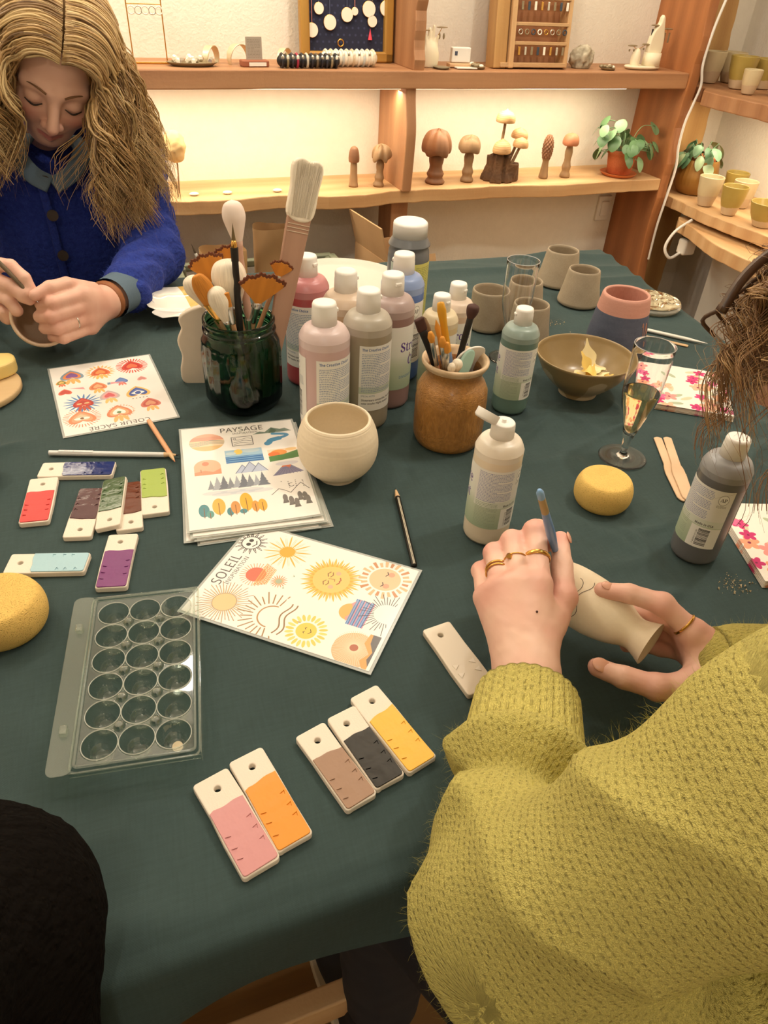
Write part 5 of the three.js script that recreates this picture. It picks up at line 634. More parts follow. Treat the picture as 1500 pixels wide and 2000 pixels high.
// ---------- jewellery shelf (top at 1.06) ----------
const SY = 1.0605, clayW = std({ color: rgbc(238, 226, 196), roughness: 0.6 }), pearl = std({ color: rgbc(240, 232, 212), roughness: 0.25 }), dull = std({ color: rgbc(150, 134, 104), roughness: 0.5, metalness: 0.4 });
{ const t = thing('earring_stand', 'brass wire earring stand behind the blonde hair', 'stand', [0.215, SY, -2.14]); part('frame', merged([tube([[0.03, 0, 0], [0.03, 0.24, 0]], 0.0015, 6), tube([[-0.05, 0, 0], [-0.05, 0.24, 0]], 0.0015, 6), tube([[-0.05, 0.24, 0], [0.03, 0.24, 0]], 0.0015, 6), tube([[-0.05, 0.12, 0], [0.03, 0.12, 0]], 0.001, 6), tube([[-0.05, 0.17, 0], [0.03, 0.17, 0]], 0.001, 6)]), M.gold, t); part('base_bar', at(rbox(0.1, 0.004, 0.02, 0.001), -0.01, 0.002, 0), M.gold, t); for (let i = 0; i < 5; i++) part('earring', new THREE.TorusGeometry(0.008, 0.0014, 8, 20).translate(-0.04 + i * 0.016, 0.108, 0.002), i % 2 ? M.silver : pearl, t); }
{ const t = thing('trinket_dish', 'oval dark dish heaped with small silver jewellery', 'dish', [0.300, SY, -2.105]); part('dish', lathe([[0, 0.001], [0.05, 0.001], [0.062, 0.008], [0.060, 0.009], [0.048, 0.004], [0, 0.004]], 48).scale(1, 1, 0.55), dull, t); const r = mulberry(8); for (let i = 0; i < 16; i++) part('trinket', new THREE.DodecahedronGeometry(0.005 + r() * 0.005).translate((r() - 0.5) * 0.09, 0.010 + r() * 0.008, (r() - 0.5) * 0.04), i % 3 ? pearl : M.silver, t); }
function cuff(label, x, z, r, w, turn, m) { const t = thing('cuff_bracelet', label, 'bracelet', [x, SY, z], turn, 'cuff bracelets on the jewellery shelf'); part('band', sheet(40, 6, (u, v) => { const a = lerp(-0.35, Math.PI + 0.35, u); return [r * Math.cos(a), r * 0.35 + r * Math.sin(a) * 1.0, (v - 0.5) * w * (0.5 + 0.5 * Math.sin(Math.PI * u))]; }), m, t); part('edge', tube(Array.from({ length: 30 }, (_, i) => { const u = i / 29, a = lerp(-0.35, Math.PI + 0.35, u); return [r * Math.cos(a), r * 0.35 + r * Math.sin(a), w * 0.25 * (1 + Math.sin(Math.PI * u)) * 0.98]; }), 0.0014, 6), m, t); }
const cuffM = std({ color: rgbc(226, 212, 180), metalness: 0.6, roughness: 0.35 });
cuff('silver cuff bracelet beside the heaped trinket dish', 0.355, -2.15, 0.029, 0.02, 0.9, cuffM); cuff('silver cuff bracelet behind the engraved card holder', 0.425, -2.15, 0.032, 0.024, 0.5, cuffM); cuff('silver cuff bracelet behind the dark bracelet roll', 0.545, -2.15, 0.027, 0.018, 0.8, cuffM);
{ const t = thing('card_holder', 'grey engraved card on a small wooden holder', 'sign', [0.455, SY, -2.105], 0.1); part('wooden_base', at(rbox(0.07, 0.014, 0.03, 0.003), 0, 0.007, 0), std({ color: rgbc(150, 88, 60) }), t); part('card', at(rbox(0.042, 0.05, 0.003, 0.001), 0.002, 0.038, -0.004), std({ map: ctex(128, 160, (g) => { g.fillStyle = '#a79c8c'; g.fillRect(0, 0, 128, 160); textLines(g, 12, 20, 104, 13, 10, '#857a6c', 3); }), roughness: 0.6 }), t); part('white_note', at(rbox(0.045, 0.008, 0.002, 0.0005), 0.004, 0.006, 0.0165), M.white, t); }
function roll(label, x, z, L, r, turn, cols, core) { const t = thing('bracelet_roll', label, 'bracelets', [x, SY + r, z], turn); part('roll', new THREE.CapsuleGeometry(r * 0.9, L - r, 6, 20).rotateZ(Math.PI / 2), core, t); const n = cols.length; for (let i = 0; i < n; i++) { const g = new THREE.Group(); g.name = 'bracelet'; g.position.x = lerp(-L / 2 + 0.006, L / 2 - 0.006, i / (n - 1)); t.add(g); const m = std({ color: cols[i], roughness: 0.4 }); part('beads', new THREE.TorusGeometry(r * 0.96, 0.0032, 6, 24).rotateY(Math.PI / 2), m, g); part('charm', new THREE.SphereGeometry(0.0065, 12, 8).scale(0.6, 1, 0.5).translate(0, r * 0.5, r * 0.9), i % 2 ? pearl : M.silver, g); } }
const darkC = [0x2a2a30, 0x8a7a56, 0x35343c, 0xa8324a, 0x23242a, 0xcfc4ac, 0x2a2a34, 0x6a5a44, 0x2c2c34, 0x33343c, 0x98886a, 0x26262c].map((c) => new THREE.Color(c)), paleC = [0xe6dcc4, 0xd8ccb0, 0xe9e2d2, 0xcfd0c6, 0xe4d6bc, 0xd8c4a4, 0xeae4d6, 0xc9cfca, 0xe6d8c0, 0xdccfb4].map((c) => new THREE.Color(c));
roll('roll of dark beaded bracelets with white charms', 0.592, -2.085, 0.155, 0.0155, 0.02, darkC, M.black); roll('roll of pale pearly bracelets before the framed pendants', 0.712, -2.118, 0.145, 0.019, 0.06, paleC, pearl);
{ // gilt frame with pendants
  const t = thing('pendant_frame', 'gold picture frame of navy velvet hung with round pendants', 'frame', [0.735, SY, -2.205]); t.rotation.x = -0.06; const w = 0.238, h = 0.46;
  const gm = std({ map: woodTex([196, 152, 76], [150, 106, 44], 77), roughness: 0.4, metalness: 0.25 });
  for (const s of [-1, 1]) { part('moulding', boxUV(at(rbox(0.026, h, 0.026, 0.006), s * w / 2, h / 2, 0), 0, 0, true), gm, t); part('moulding', boxUV(at(rbox(w + 0.026, 0.026, 0.026, 0.006), 0, s < 0 ? 0.013 : h - 0.013, 0)), gm, t); }
  part('velvet', at(new THREE.BoxGeometry(w, h, 0.006), 0, h / 2, -0.006), std({ map: ctex(256, 512, (g) => { g.fillStyle = '#23263c'; g.fillRect(0, 0, 256, 512); for (let i = 0; i < 14; i++) for (let j = 0; j < 28; j++) disc(g, 12 + i * 18 + (j % 2) * 9, 10 + j * 18, 3, '#363b58'); }), roughness: 0.9 }), t);
  const pen = (x, y, r, c, cord) => { const q = new THREE.Group(); q.name = 'pendant'; q.position.set(x, y, 0.002); t.add(q); part('disc', new THREE.CylinderGeometry(r, r, 0.004, 28).rotateX(Math.PI / 2), c, q); part('rim', new THREE.TorusGeometry(r, 0.0012, 6, 28), M.gold, q); part('cord', tube([[0, r, 0], [0, Math.min(0.3, h - y - 0.03), 0]], 0.0009, 5), cord, q); };
  const cp = std({ color: 0xd88878 }), cb = std({ color: 0x4a5470 }), cg = std({ color: 0x6a5a3e });
  [[-0.098, 0.072, 0.016, cp], [-0.078, 0.12, 0.013, cb], [-0.048, 0.09, 0.017, cb], [0.0, 0.108, 0.016, cb], [0.022, 0.116, 0.009, cp], [0.062, 0.122, 0.018, cb], [0.072, 0.095, 0.013, cg], [0.088, 0.162, 0.016, cp], [0.112, 0.125, 0.018, cb]].forEach(([x, y, r, c]) => pen(x, y, r, pearl, c));
  part('red_tassel', at(new THREE.ConeGeometry(0.006, 0.026, 14), 0.066, 0.066, 0.003), std({ color: rgbc(222, 66, 84) }), t); part('hanging_loop', new THREE.TorusGeometry(0.008, 0.002, 8, 20).translate(-0.02, 0.045, 0.008), M.gold, t); }
function branchHolder(label, x, z, earr) { const t = thing('earring_holder', label, 'holder', [x, SY, z]); return t; }
{ const t = thing('hand_holder', 'cream ceramic hand-shaped jewellery holder with earrings', 'holder', [0.948, SY, -2.125]);
  const g = nets([-0.04, -0.002, -0.03], [0.045, 0.11, 0.03], 0.0028, (x, y, z) => { let d = Math.max(ell(x, y, z, [0, 0.022, 0], [0.026, 0.04, 0.016]), -y); for (const [a, b, r] of [[[-0.012, 0.045, 0], [-0.018, 0.075, 0], 0.0055], [[-0.004, 0.05, 0], [-0.006, 0.088, 0], 0.0055], [[0.005, 0.05, 0], [0.006, 0.094, 0], 0.0055], [[0.013, 0.045, 0], [0.018, 0.072, 0.004], 0.005], [[-0.02, 0.025, 0], [-0.032, 0.056, 0.004], 0.005]]) d = smin(d, cap(x, y, z, a, b, r, r * 0.7), 0.006); return d; }); part('hand', g, clayW, t);
  for (const [x, y] of [[-0.022, 0.085], [0.03, 0.092]]) { part('display_leaf', at(new THREE.SphereGeometry(0.017, 20, 10).scale(1, 0.12, 0.5), x, y, 0), dull, t); part('leaf_stem', tube([[x * 0.4, 0.06, 0], [x, y, 0]], 0.0009, 5), M.gold, t); for (const k of [-0.006, 0.007]) part('earring', at(new THREE.SphereGeometry(0.004, 10, 8).scale(0.8, 1.9, 0.6), x + k, y - 0.020, 0), dull, t); } part('small_dish', at(lathe([[0, 0], [0.02, 0.001], [0.024, 0.005], [0, 0.003]], 28), 0.022, 0.0, 0.035), dull, t); }
{ const t = thing('card_box', 'small white card box with printed cards', 'box', [1.040, SY, -2.125], -0.1); part('box', at(rbox(0.055, 0.036, 0.02, 0.003), 0, 0.03, 0), M.white, t); part('tray', at(rbox(0.07, 0.01, 0.032, 0.003), 0, 0.006, 0.004), std({ color: rgbc(206, 166, 124) }), t); part('loose_cards', at(rbox(0.06, 0.003, 0.03, 0.001), 0.008, 0.0025, 0.03), M.white, t); part('stamp', at(rbox(0.008, 0.01, 0.001, 0.0003), -0.016, 0.034, 0.0104), std({ color: 0x4a5060 }), t); }
function stoneDish(label, x, z, r) { const t = thing('pebble_dish', label, 'dish', [x, SY, z]); part('dish', lathe([[0, 0.001], [r * 0.9, 0.001], [r, 0.006], [r * 0.95, 0.006], [0, 0.003]], 30), dull, t); const q = mulberry(x * 1000 | 0); for (let i = 0; i < 7; i++) part('pebble', new THREE.IcosahedronGeometry(0.0045 + q() * 0.004, 1).scale(1.2, 0.7, 1).translate((q() - 0.5) * r * 1.3, 0.007 + q() * 0.004, (q() - 0.5) * r * 1.2), i % 2 ? pearl : dull, t); }
stoneDish('small pebble dish beside the white card box', 1.085, -2.10, 0.022); stoneDish('small pebble dish between the rock and candle stand', 1.52, -2.10, 0.022);
{ const g = nets([-0.05, -0.005, -0.04], [0.05, 0.075, 0.04], 0.003, (x, y, z) => Math.max(ell(x, y, z, [0, 0.025, 0], [0.038, 0.034, 0.026]) + 0.012 * fbm(x * 55, y * 55, z * 55, 3), -y)); const m = solo('quartz_rock', vcolor(g, (x, y, z) => mixc(lin(206, 196, 172), lin(120, 108, 86), clamp(0.5 + 1.2 * fbm(x * 60, y * 60, z * 60)))), std({ vertexColors: true, roughness: 0.7 }), 'rough grey and white rock beside the wooden earring rack', 'rock'); m.position.set(1.445, SY, -2.135); }
{ // wooden rack of earrings
  const t = thing('earring_rack', 'tall pale wooden rack with rows of earrings', 'rack', [1.262, SY, -2.15]); t.rotation.x = -0.12; t.position.z = -2.115; const w = 0.215, h = 0.42;
  for (const s of [-1, 1]) part('side_board', boxUV(at(rbox(s < 0 ? 0.04 : 0.014, h, 0.05, 0.003), s * w / 2, h / 2, -0.01), s * 0.3, 0, true), s < 0 ? M.honey : M.pale, t); part('inner_post', boxUV(at(rbox(0.016, h, 0.02, 0.003), -0.075, h / 2, 0.012), 0, 0, true), M.pale, t); part('back_panel', boxUV(at(rbox(w, h, 0.006, 0.001), 0, h / 2, -0.032), 0, 0, true), std({ map: woodTex([182, 126, 84], [146, 94, 58], 79), roughness: 0.6 }), t); part('bottom_bar', at(rbox(w, 0.012, 0.04, 0.002), 0, 0.008, 0), M.pale, t);
  [0.06, 0.105, 0.165, 0.225, 0.29, 0.36].forEach((y, k) => { const b = new THREE.Group(); b.name = 'rail'; b.position.y = y; t.add(b); part('rod', at(rbox(0.185, 0.009, 0.012, 0.002), 0.012, 0, 0.012), M.pale, b); for (let i = 0; i < 8; i++) { const x = -0.05 + i * 0.0205, m = [M.gold, M.silver, dull, std({ color: 0x3a4650 }), pearl][(i + k) % 5]; part('earring', at(k % 2 ? new THREE.TorusGeometry(0.006, 0.0016, 6, 18) : rbox(0.007, 0.02, 0.003, 0.001), x, -0.018, 0.016), m, b); } }); }
{ const t = thing('candle_stand', 'pale wooden jewellery stand with teardrop shape hung with earrings', 'stand', [1.66, SY, -2.125]);
  part('tray', lathe([[0, 0.001], [0.056, 0.001], [0.062, 0.006], [0.06, 0.010], [0, 0.009]], 40).scale(1, 1, 0.5), clayW, t); part('drum', at(lathe([[0, 0], [0.027, 0], [0.026, 0.034], [0, 0.034]], 36), 0.03, 0.0095, 0), clayW, t); part('teardrop', extr(spl([[-0.018, 0], [-0.02, 0.03], [-0.012, 0.055], [0.002, 0.072], [0.006, 0.088], [0.011, 0.07], [0.016, 0.05], [0.020, 0.03], [0.018, 0]]), 0.018, 0.005, 1, 3).translate(0.03, 0.043, -0.009), clayW, t); part('finger_cone', at(lathe(prof([[0.013, 0], [0.014, 0.02], [0.009, 0.04], [0, 0.046]], 16), 24), -0.03, 0.0095, 0), clayW, t);
  for (const [x, y] of [[-0.05, 0.06], [0.0, 0.064], [0.018, 0.112], [0.066, 0.104]]) { part('display_leaf', at(new THREE.SphereGeometry(0.017, 20, 10).scale(1, 0.14, 0.5), x, y, 0), dull, t); part('leaf_stem', tube([[0.03 * Math.sign(x - 0.01), 0.05, 0], [x, y, 0]], 0.0008, 5), M.gold, t); for (const k of [-0.008, 0.008]) part('earring', at(rbox(0.005, y > 0.1 ? 0.026 : 0.006, 0.003, 0.001), x + k, y - (y > 0.1 ? 0.022 : 0.012), 0), y > 0.11 ? M.black : dull, t); } }

// ---------- mushroom shelf (top at 0.76) ----------
const MY = 0.7605, mw = (a, b, s) => std({ map: woodTex(a, b, s), roughness: 0.6 });
const mushA = mw([160, 112, 76], [104, 68, 44], 101), mushB = mw([184, 150, 108], [112, 82, 54], 103), mushC = mw([226, 190, 138], [170, 120, 74], 105);
function mushroom(label, x, z, h, r, capH, rs, mc, ms, lumpy = 0, bend = 0) {
  const t = thing('carved_mushroom', label, 'mushroom', [x, MY, z], 0, 'carved wooden mushrooms on the pale shelf');
  const st = tube(curve([[0, 0, 0], [bend * 0.6, (h - capH) * 0.4, 0], [bend, h - capH * 0.7, 0]], 14), Array.from({ length: 15 }, (_, i) => rs * (1.15 - 0.45 * i / 14 + 0.12 * Math.sin(i * 1.3) * (lumpy ? 1 : 0.2))), 16); part('stem', boxUV(st, x, 0, true), ms, t);
  const cg = lathe(prof([[rs * 0.6, h - capH * 0.8], [r * 0.9, h - capH], [r, h - capH * 0.85], [r * 0.92, h - capH * 0.45], [r * 0.6, h - capH * 0.12], [0, h]], 24), 32); const p = cg.attributes.position; for (let i = 0; i < p.count; i++) { const a = Math.atan2(p.getZ(i), p.getX(i)), k = 1 + lumpy * (0.16 * Math.sin(a * 3 + x * 9) + 0.1 * Math.sin(a * 7)); p.setXYZ(i, p.getX(i) * k + bend, p.getY(i) + lumpy * 0.006 * Math.sin(a * 4), p.getZ(i) * k); } cg.computeVertexNormals(); part('cap', boxUV(cg, x, 0), mc, t); return t;
}
mushroom('slim wooden mushroom with plain rounded cap at the divider', 0.732, -2.12, 0.108, 0.0155, 0.042, 0.012, mushA, mushB);
mushroom('wooden mushroom with ragged two-tone cap next to the divider', 0.806, -2.11, 0.108, 0.026, 0.036, 0.013, mushB, mushB, 1, 0.004);
mushroom('stout dark wooden mushroom with large lumpy cap', 0.992, -2.12, 0.145, 0.041, 0.066, 0.0245, mushA, mushA, 0.7);
mushroom('wooden mushroom with pale cap and black burnt patches', 1.100, -2.12, 0.128, 0.033, 0.044, 0.0165, mushB, mushB, 0.4);
{ const t = thing('mushroom_stump', 'carved tree stump sprouting four wooden mushrooms', 'mushroom', [1.215, MY, -2.12]);
  const g = nets([-0.07, -0.004, -0.05], [0.07, 0.1, 0.05], 0.003, (x, y, z) => { const a = Math.atan2(z, x); let d = Math.max(Math.hypot(x + 0.01, z) - (0.032 + 0.014 * sstep(0.05, 0, y) + 0.005 * Math.sin(a * 6) + 0.003 * Math.sin(a * 13)), y - 0.076 - 0.006 * Math.sin(a * 3), -y); d = smin(d, Math.max(Math.hypot(x - 0.03, z - 0.01) - (0.024 + 0.004 * Math.sin(a * 7 + y * 40)), y - 0.05, -y), 0.01); return d + 0.004 * fbm(x * 90, y * 40, z * 90, 2); }); part('stump', boxUV(g), M.bark, t);
  const one = (x0, y0, x1, y1, z, r, ch, rs) => { const q = new THREE.Group(); q.name = 'mushroom'; t.add(q); part('stem', tube([[x0, y0, z], [x1, y1, z]], [rs, rs * 0.8], 12), mushB, q); part('cap', lathe(prof([[rs * 0.6, 0.004], [r * 0.92, -0.004], [r, 0.003], [r * 0.8, ch * 0.6], [0, ch]], 18), 26).rotateZ(-(x1 - x0) * 4).translate(x1, y1, z), mushC, q); };
  one(-0.012, 0.06, -0.006, 0.165, 0, 0.029, 0.032, 0.005); one(-0.012, 0.06, -0.016, 0.085, 0.018, 0.028, 0.036, 0.006); one(0.028, 0.05, 0.05, 0.098, 0.012, 0.024, 0.026, 0.005); one(0.03, 0.05, 0.055, 0.118, -0.01, 0.026, 0.028, 0.005); }
{ const t = thing('carved_morel', 'tall narrow carved morel mushroom with pitted cap', 'mushroom', [1.372, MY, -2.12]); part('stem', boxUV(lathe(prof([[0, 0], [0.014, 0.001], [0.0125, 0.02], [0.010, 0.05], [0.013, 0.058]], 20), 24), 0, 0, true), mushB, t); const g = nets([-0.025, 0.045, -0.025], [0.025, 0.13, 0.025], 0.0014, (x, y, z) => { const a = Math.atan2(z, x); return ell(x, y, z, [0, 0.086, 0], [0.0165, 0.04, 0.0165]) + 0.0018 * Math.sin(a * 9) * Math.sin(y * 500); }); part('cap', boxUV(g), mushA, t); }
mushroom('thin wooden mushroom with flat reddish cap beside the plant', 1.452, -2.12, 0.128, 0.0255, 0.034, 0.0135, mw([206, 140, 100], [168, 100, 66], 107), mushB, 0.1);
for (const [x, l] of [[0.36, 'white pebble on the pale shelf behind the mop brush'], [0.50, 'white pebble on the pale shelf beside the notch'], [0.585, 'white pebble on the pale shelf near the hake bristles'], [0.27, 'white pebble on the pale shelf behind the blue sleeve']]) { const m = solo('pebble', new THREE.SphereGeometry(0.013, 18, 10).scale(1, 0.35, 0.7), pearl, l, 'pebble', 'white pebbles on the pale shelf'); m.position.set(x, MY + 0.004, -2.10); }
{ const t = thing('dried_flower', 'fluffy beige dried flower head behind the blue coat', 'flower', [0.235, MY, -2.13]); part('stem', tube([[0, 0, 0], [0.004, 0.07, 0], [0, 0.1, 0]], 0.002, 6), mushB, t); part('flower_head', nets([-0.05, 0.06, -0.05], [0.05, 0.17, 0.05], 0.004, (x, y, z) => ell(x, y, z, [0, 0.115, 0], [0.03, 0.04, 0.03]) + 0.008 * fbm(x * 60, y * 60, z * 60, 2)), std({ color: rgbc(214, 182, 128), roughness: 1 }), t); }
// plants
function leafGeo(l, w, cup, fold) { return sheet(12, 10, (u, v) => { const a = u * Math.PI, ww = w * Math.pow(Math.sin(Math.PI * clamp(v * 0.97 + 0.015)), 0.6) , x = Math.cos(a) * ww * 0.5, z = v * l; return [x, -cup * (v - 0.3) ** 2 * l * 2 - fold * Math.abs(x) + 0.0, z]; }); }
const terracotta = std({ map: stone([196, 112, 70], 111, 14), roughness: 0.85 });
{ const t = thing('potted_plant', 'round-leaved green plant in a terracotta pot and saucer', 'plant', [1.655, MY, -2.115]);
  part('pot', lathe([[0, 0.008], [0.038, 0.008], [0.046, 0.065], [0.050, 0.066], [0.050, 0.078], [0.046, 0.079], [0.043, 0.06], [0, 0.058]], 48), terracotta, t); part('saucer', lathe([[0, 0.0008], [0.05, 0.0008], [0.06, 0.010], [0.058, 0.011], [0.048, 0.005], [0, 0.005]], 48), std({ color: rgbc(216, 122, 66), roughness: 0.7 }), t); part('soil', at(new THREE.CylinderGeometry(0.044, 0.043, 0.004, 30), 0, 0.063, 0), M.bark, t);
  const r = mulberry(42), ls = [0, 1, 2].map((k) => leafGeo(1, 0.92, 0.16 + k * 0.05, 0.06)), lm = [[108, 146, 100], [132, 166, 122], [82, 118, 72]].map((c) => std({ color: rgbc(...c), roughness: 0.45 }));
  for (let i = 0; i < 34; i++) { const a = r() * 6.283, e = r(), R = 0.03 + 0.085 * Math.sqrt(r()), y = 0.07 + 0.105 * (1 - e * e) * (0.6 + 0.4 * r()) - (R > 0.09 ? 0.05 * r() : 0), tx = R * Math.cos(a), tz = Math.max(-0.1, R * Math.sin(a) * 0.8 + 0.01), q = new THREE.Group(); q.name = 'leaf_stalk'; t.add(q);
    part('stalk', tube(curve([[tx * 0.1, 0.062, tz * 0.1], [tx * 0.5, y * 0.9 + 0.012, tz * 0.5], [tx, y, tz]], 8), 0.0012, 5), lm[1], q); const m = part('leaf', ls[i % 3], lm[i % 3], q), s = 0.034 + 0.016 * r(); m.scale.setScalar(s); m.position.set(tx, y, tz); m.rotation.order = 'YXZ'; m.rotation.set(0.7 + 0.5 * r(), -a + Math.PI / 2 + (r() - 0.5) * 1.2, (r() - 0.5) * 0.5); m.translateZ(-0.4 * s); } }
// ---------- cup shelves ----------
const cupGl = [[198, 178, 132], [176, 148, 76], [206, 186, 142]];
const shelfCupMat = (c1, c2, at_) => std({ map: dtex(64, 256, (u, v) => { const n = 8 * fbm(u * 6, v * 10, c1[0]), c = v < at_ + 0.02 * N3(u * 5, 1, 1) ? c2 : c1; return [c[0] + n, c[1] + n, c[2] + n]; }), roughness: 0.35 });
const cm1 = shelfCupMat([206, 188, 148], [196, 172, 140], 0.3), cm2 = shelfCupMat([170, 146, 74], [202, 178, 144], 0.28);
function shelfCup(label, x, y, z, rt, rb, h, m, g) { const t = thing('tapered_cup', label, 'cup', [x, y, z], 0, g); part('cup_body', lathe([[0, 0.001], [rb - 0.003, 0.001], [rb, 0.004], [lerp(rb, rt, 0.55) + 0.002, h * 0.5], [rt, h - 0.002], [rt - 0.002, h], [rt - 0.004, h - 0.002], [lerp(rb, rt, 0.55) - 0.003, h * 0.5], [rb - 0.004, 0.01], [0, 0.008]], 40), m, t); return t; }
const G1 = 'tapered cups on the upper cup shelf', G2 = 'tapered cups on the pale bark-edged shelf';
const U = 1.0225, D = 0.7005;
shelfCup('cream tapered cup at the shelf end by the honey board', 1.945, U, -2.140, 0.036, 0.024, 0.088, cm1, G1); shelfCup('cream tapered cup behind the first one on the upper shelf', 2.030, U, -2.145, 0.038, 0.024, 0.086, cm1, G1); shelfCup('mustard-glazed tapered cup on the upper shelf', 1.950, U, -2.015, 0.042, 0.025, 0.088, cm2, G1); shelfCup('mustard-glazed tapered cup against the wall on the upper shelf', 2.045, U, -2.015, 0.042, 0.026, 0.082, cm2, G1); shelfCup('small cream tapered cup on the upper shelf', 1.895, U, -1.91, 0.027, 0.018, 0.065, cm1, G1); shelfCup('small mustard tapered cup on the upper shelf', 1.965, U, -1.875, 0.029, 0.018, 0.065, cm2, G1);
shelfCup('cream tapered cup on the lower cup shelf beside the plant pot', 1.886, D, -1.935, 0.039, 0.023, 0.090, cm1, G2); shelfCup('mustard tapered cup behind the cream one, lower cup shelf', 2.045, D, -1.99, 0.038, 0.024, 0.084, cm2, G2); shelfCup('mustard tapered cup in the middle of the lower cup shelf', 1.890, D, -1.830, 0.040, 0.022, 0.086, cm2, G2); shelfCup('cream tapered cup against the wall, lower cup shelf', 1.995, D, -1.895, 0.038, 0.025, 0.082, cm1, G2); shelfCup('wide low mustard bowl-shaped cup, lower cup shelf', 1.905, D, -1.70, 0.052, 0.028, 0.07, cm2, G2);
{ const t = thing('potted_plant', 'variegated leafy plant in a ribbed ochre pot', 'plant', [1.958, 0.7005, -2.085]); t.scale.setScalar(1.16);
  const rg = lathe(prof([[0, 0.001], [0.04, 0.001], [0.056, 0.02], [0.062, 0.042], [0.058, 0.066], [0.052, 0.092], [0.048, 0.093], [0.052, 0.066], [0, 0.06]], 40), 96), p = rg.attributes.position; for (let i = 0; i < p.count; i++) { const a = Math.atan2(p.getZ(i), p.getX(i)), y = p.getY(i), k = 1 - 0.018 * Math.max(0, Math.sin(a * 34)) * (y > 0.03 ? 1 : 0); p.setX(i, p.getX(i) * k); p.setZ(i, p.getZ(i) * k); } rg.computeVertexNormals(); part('pot', rg, std({ color: rgbc(152, 108, 46), roughness: 0.4 }), t); part('inner_pot', at(new THREE.CylinderGeometry(0.042, 0.04, 0.03, 30), 0, 0.085, 0), terracotta, t);
  const r = mulberry(77), lg = leafGeo(1, 0.6, 0.35, 0.12), lm = [[118, 152, 116], [164, 184, 140], [92, 130, 92]].map((c) => std({ color: rgbc(...c), roughness: 0.5 })); for (let i = 0; i < 36; i++) { const a = r() * 6.28, R = 0.02 + 0.045 * r(), y = 0.105 + 0.045 * r() - R * 0.3, q = new THREE.Group(); q.name = 'leaf_stalk'; t.add(q); part('stalk', tube([[R * 0.2 * Math.cos(a), 0.095, R * 0.2 * Math.sin(a)], [R * Math.cos(a), y, R * Math.sin(a)]], 0.001, 5), lm[0], q); const m = part('leaf', lg, lm[i % 3], q), s = 0.035 + 0.015 * r(); m.scale.setScalar(s); m.position.set(R * Math.cos(a), y, R * Math.sin(a)); m.rotation.order = 'YXZ'; m.rotation.set(0.3 + 0.7 * r(), -a + Math.PI / 2, (r() - 0.5) * 0.5); } }

// ---------- people ----------
class Strands {
  constructor(sides = 4) { this.s = sides; this.pos = []; this.col = []; this.idx = []; }
  add(pts, r, c, flat = 1) {
    const s = this.s, n = pts.length, base = this.pos.length / 3, T = V(), N = V(0.3, 0.2, 0.93), B = V();
    for (let i = 0; i < n; i++) {
      T.subVectors(pts[Math.min(n - 1, i + 1)], pts[Math.max(0, i - 1)]).normalize(); N.addScaledVector(T, -N.dot(T)).normalize(); B.crossVectors(T, N);
      const q = r(i / (n - 1)); for (let k = 0; k < s; k++) { const a = k / s * 6.2832, cx = Math.cos(a) * q * flat, sx = Math.sin(a) * q; this.pos.push(pts[i].x + N.x * cx + B.x * sx, pts[i].y + N.y * cx + B.y * sx, pts[i].z + N.z * cx + B.z * sx); this.col.push(...c); }
    }
    for (let i = 0; i < n - 1; i++) for (let k = 0; k < s; k++) { const a = base + i * s + k, b = base + i * s + (k + 1) % s; this.idx.push(a, b, a + s, b, b + s, a + s); }
  }
  build() { const g = new THREE.BufferGeometry(); g.setAttribute('position', new THREE.Float32BufferAttribute(this.pos, 3)); g.setAttribute('color', new THREE.Float32BufferAttribute(this.col, 3)); g.setAttribute('uv', new THREE.Float32BufferAttribute(new Float32Array(this.pos.length / 3 * 2), 2)); g.setIndex(this.idx); g.computeVertexNormals(); return g; }
}
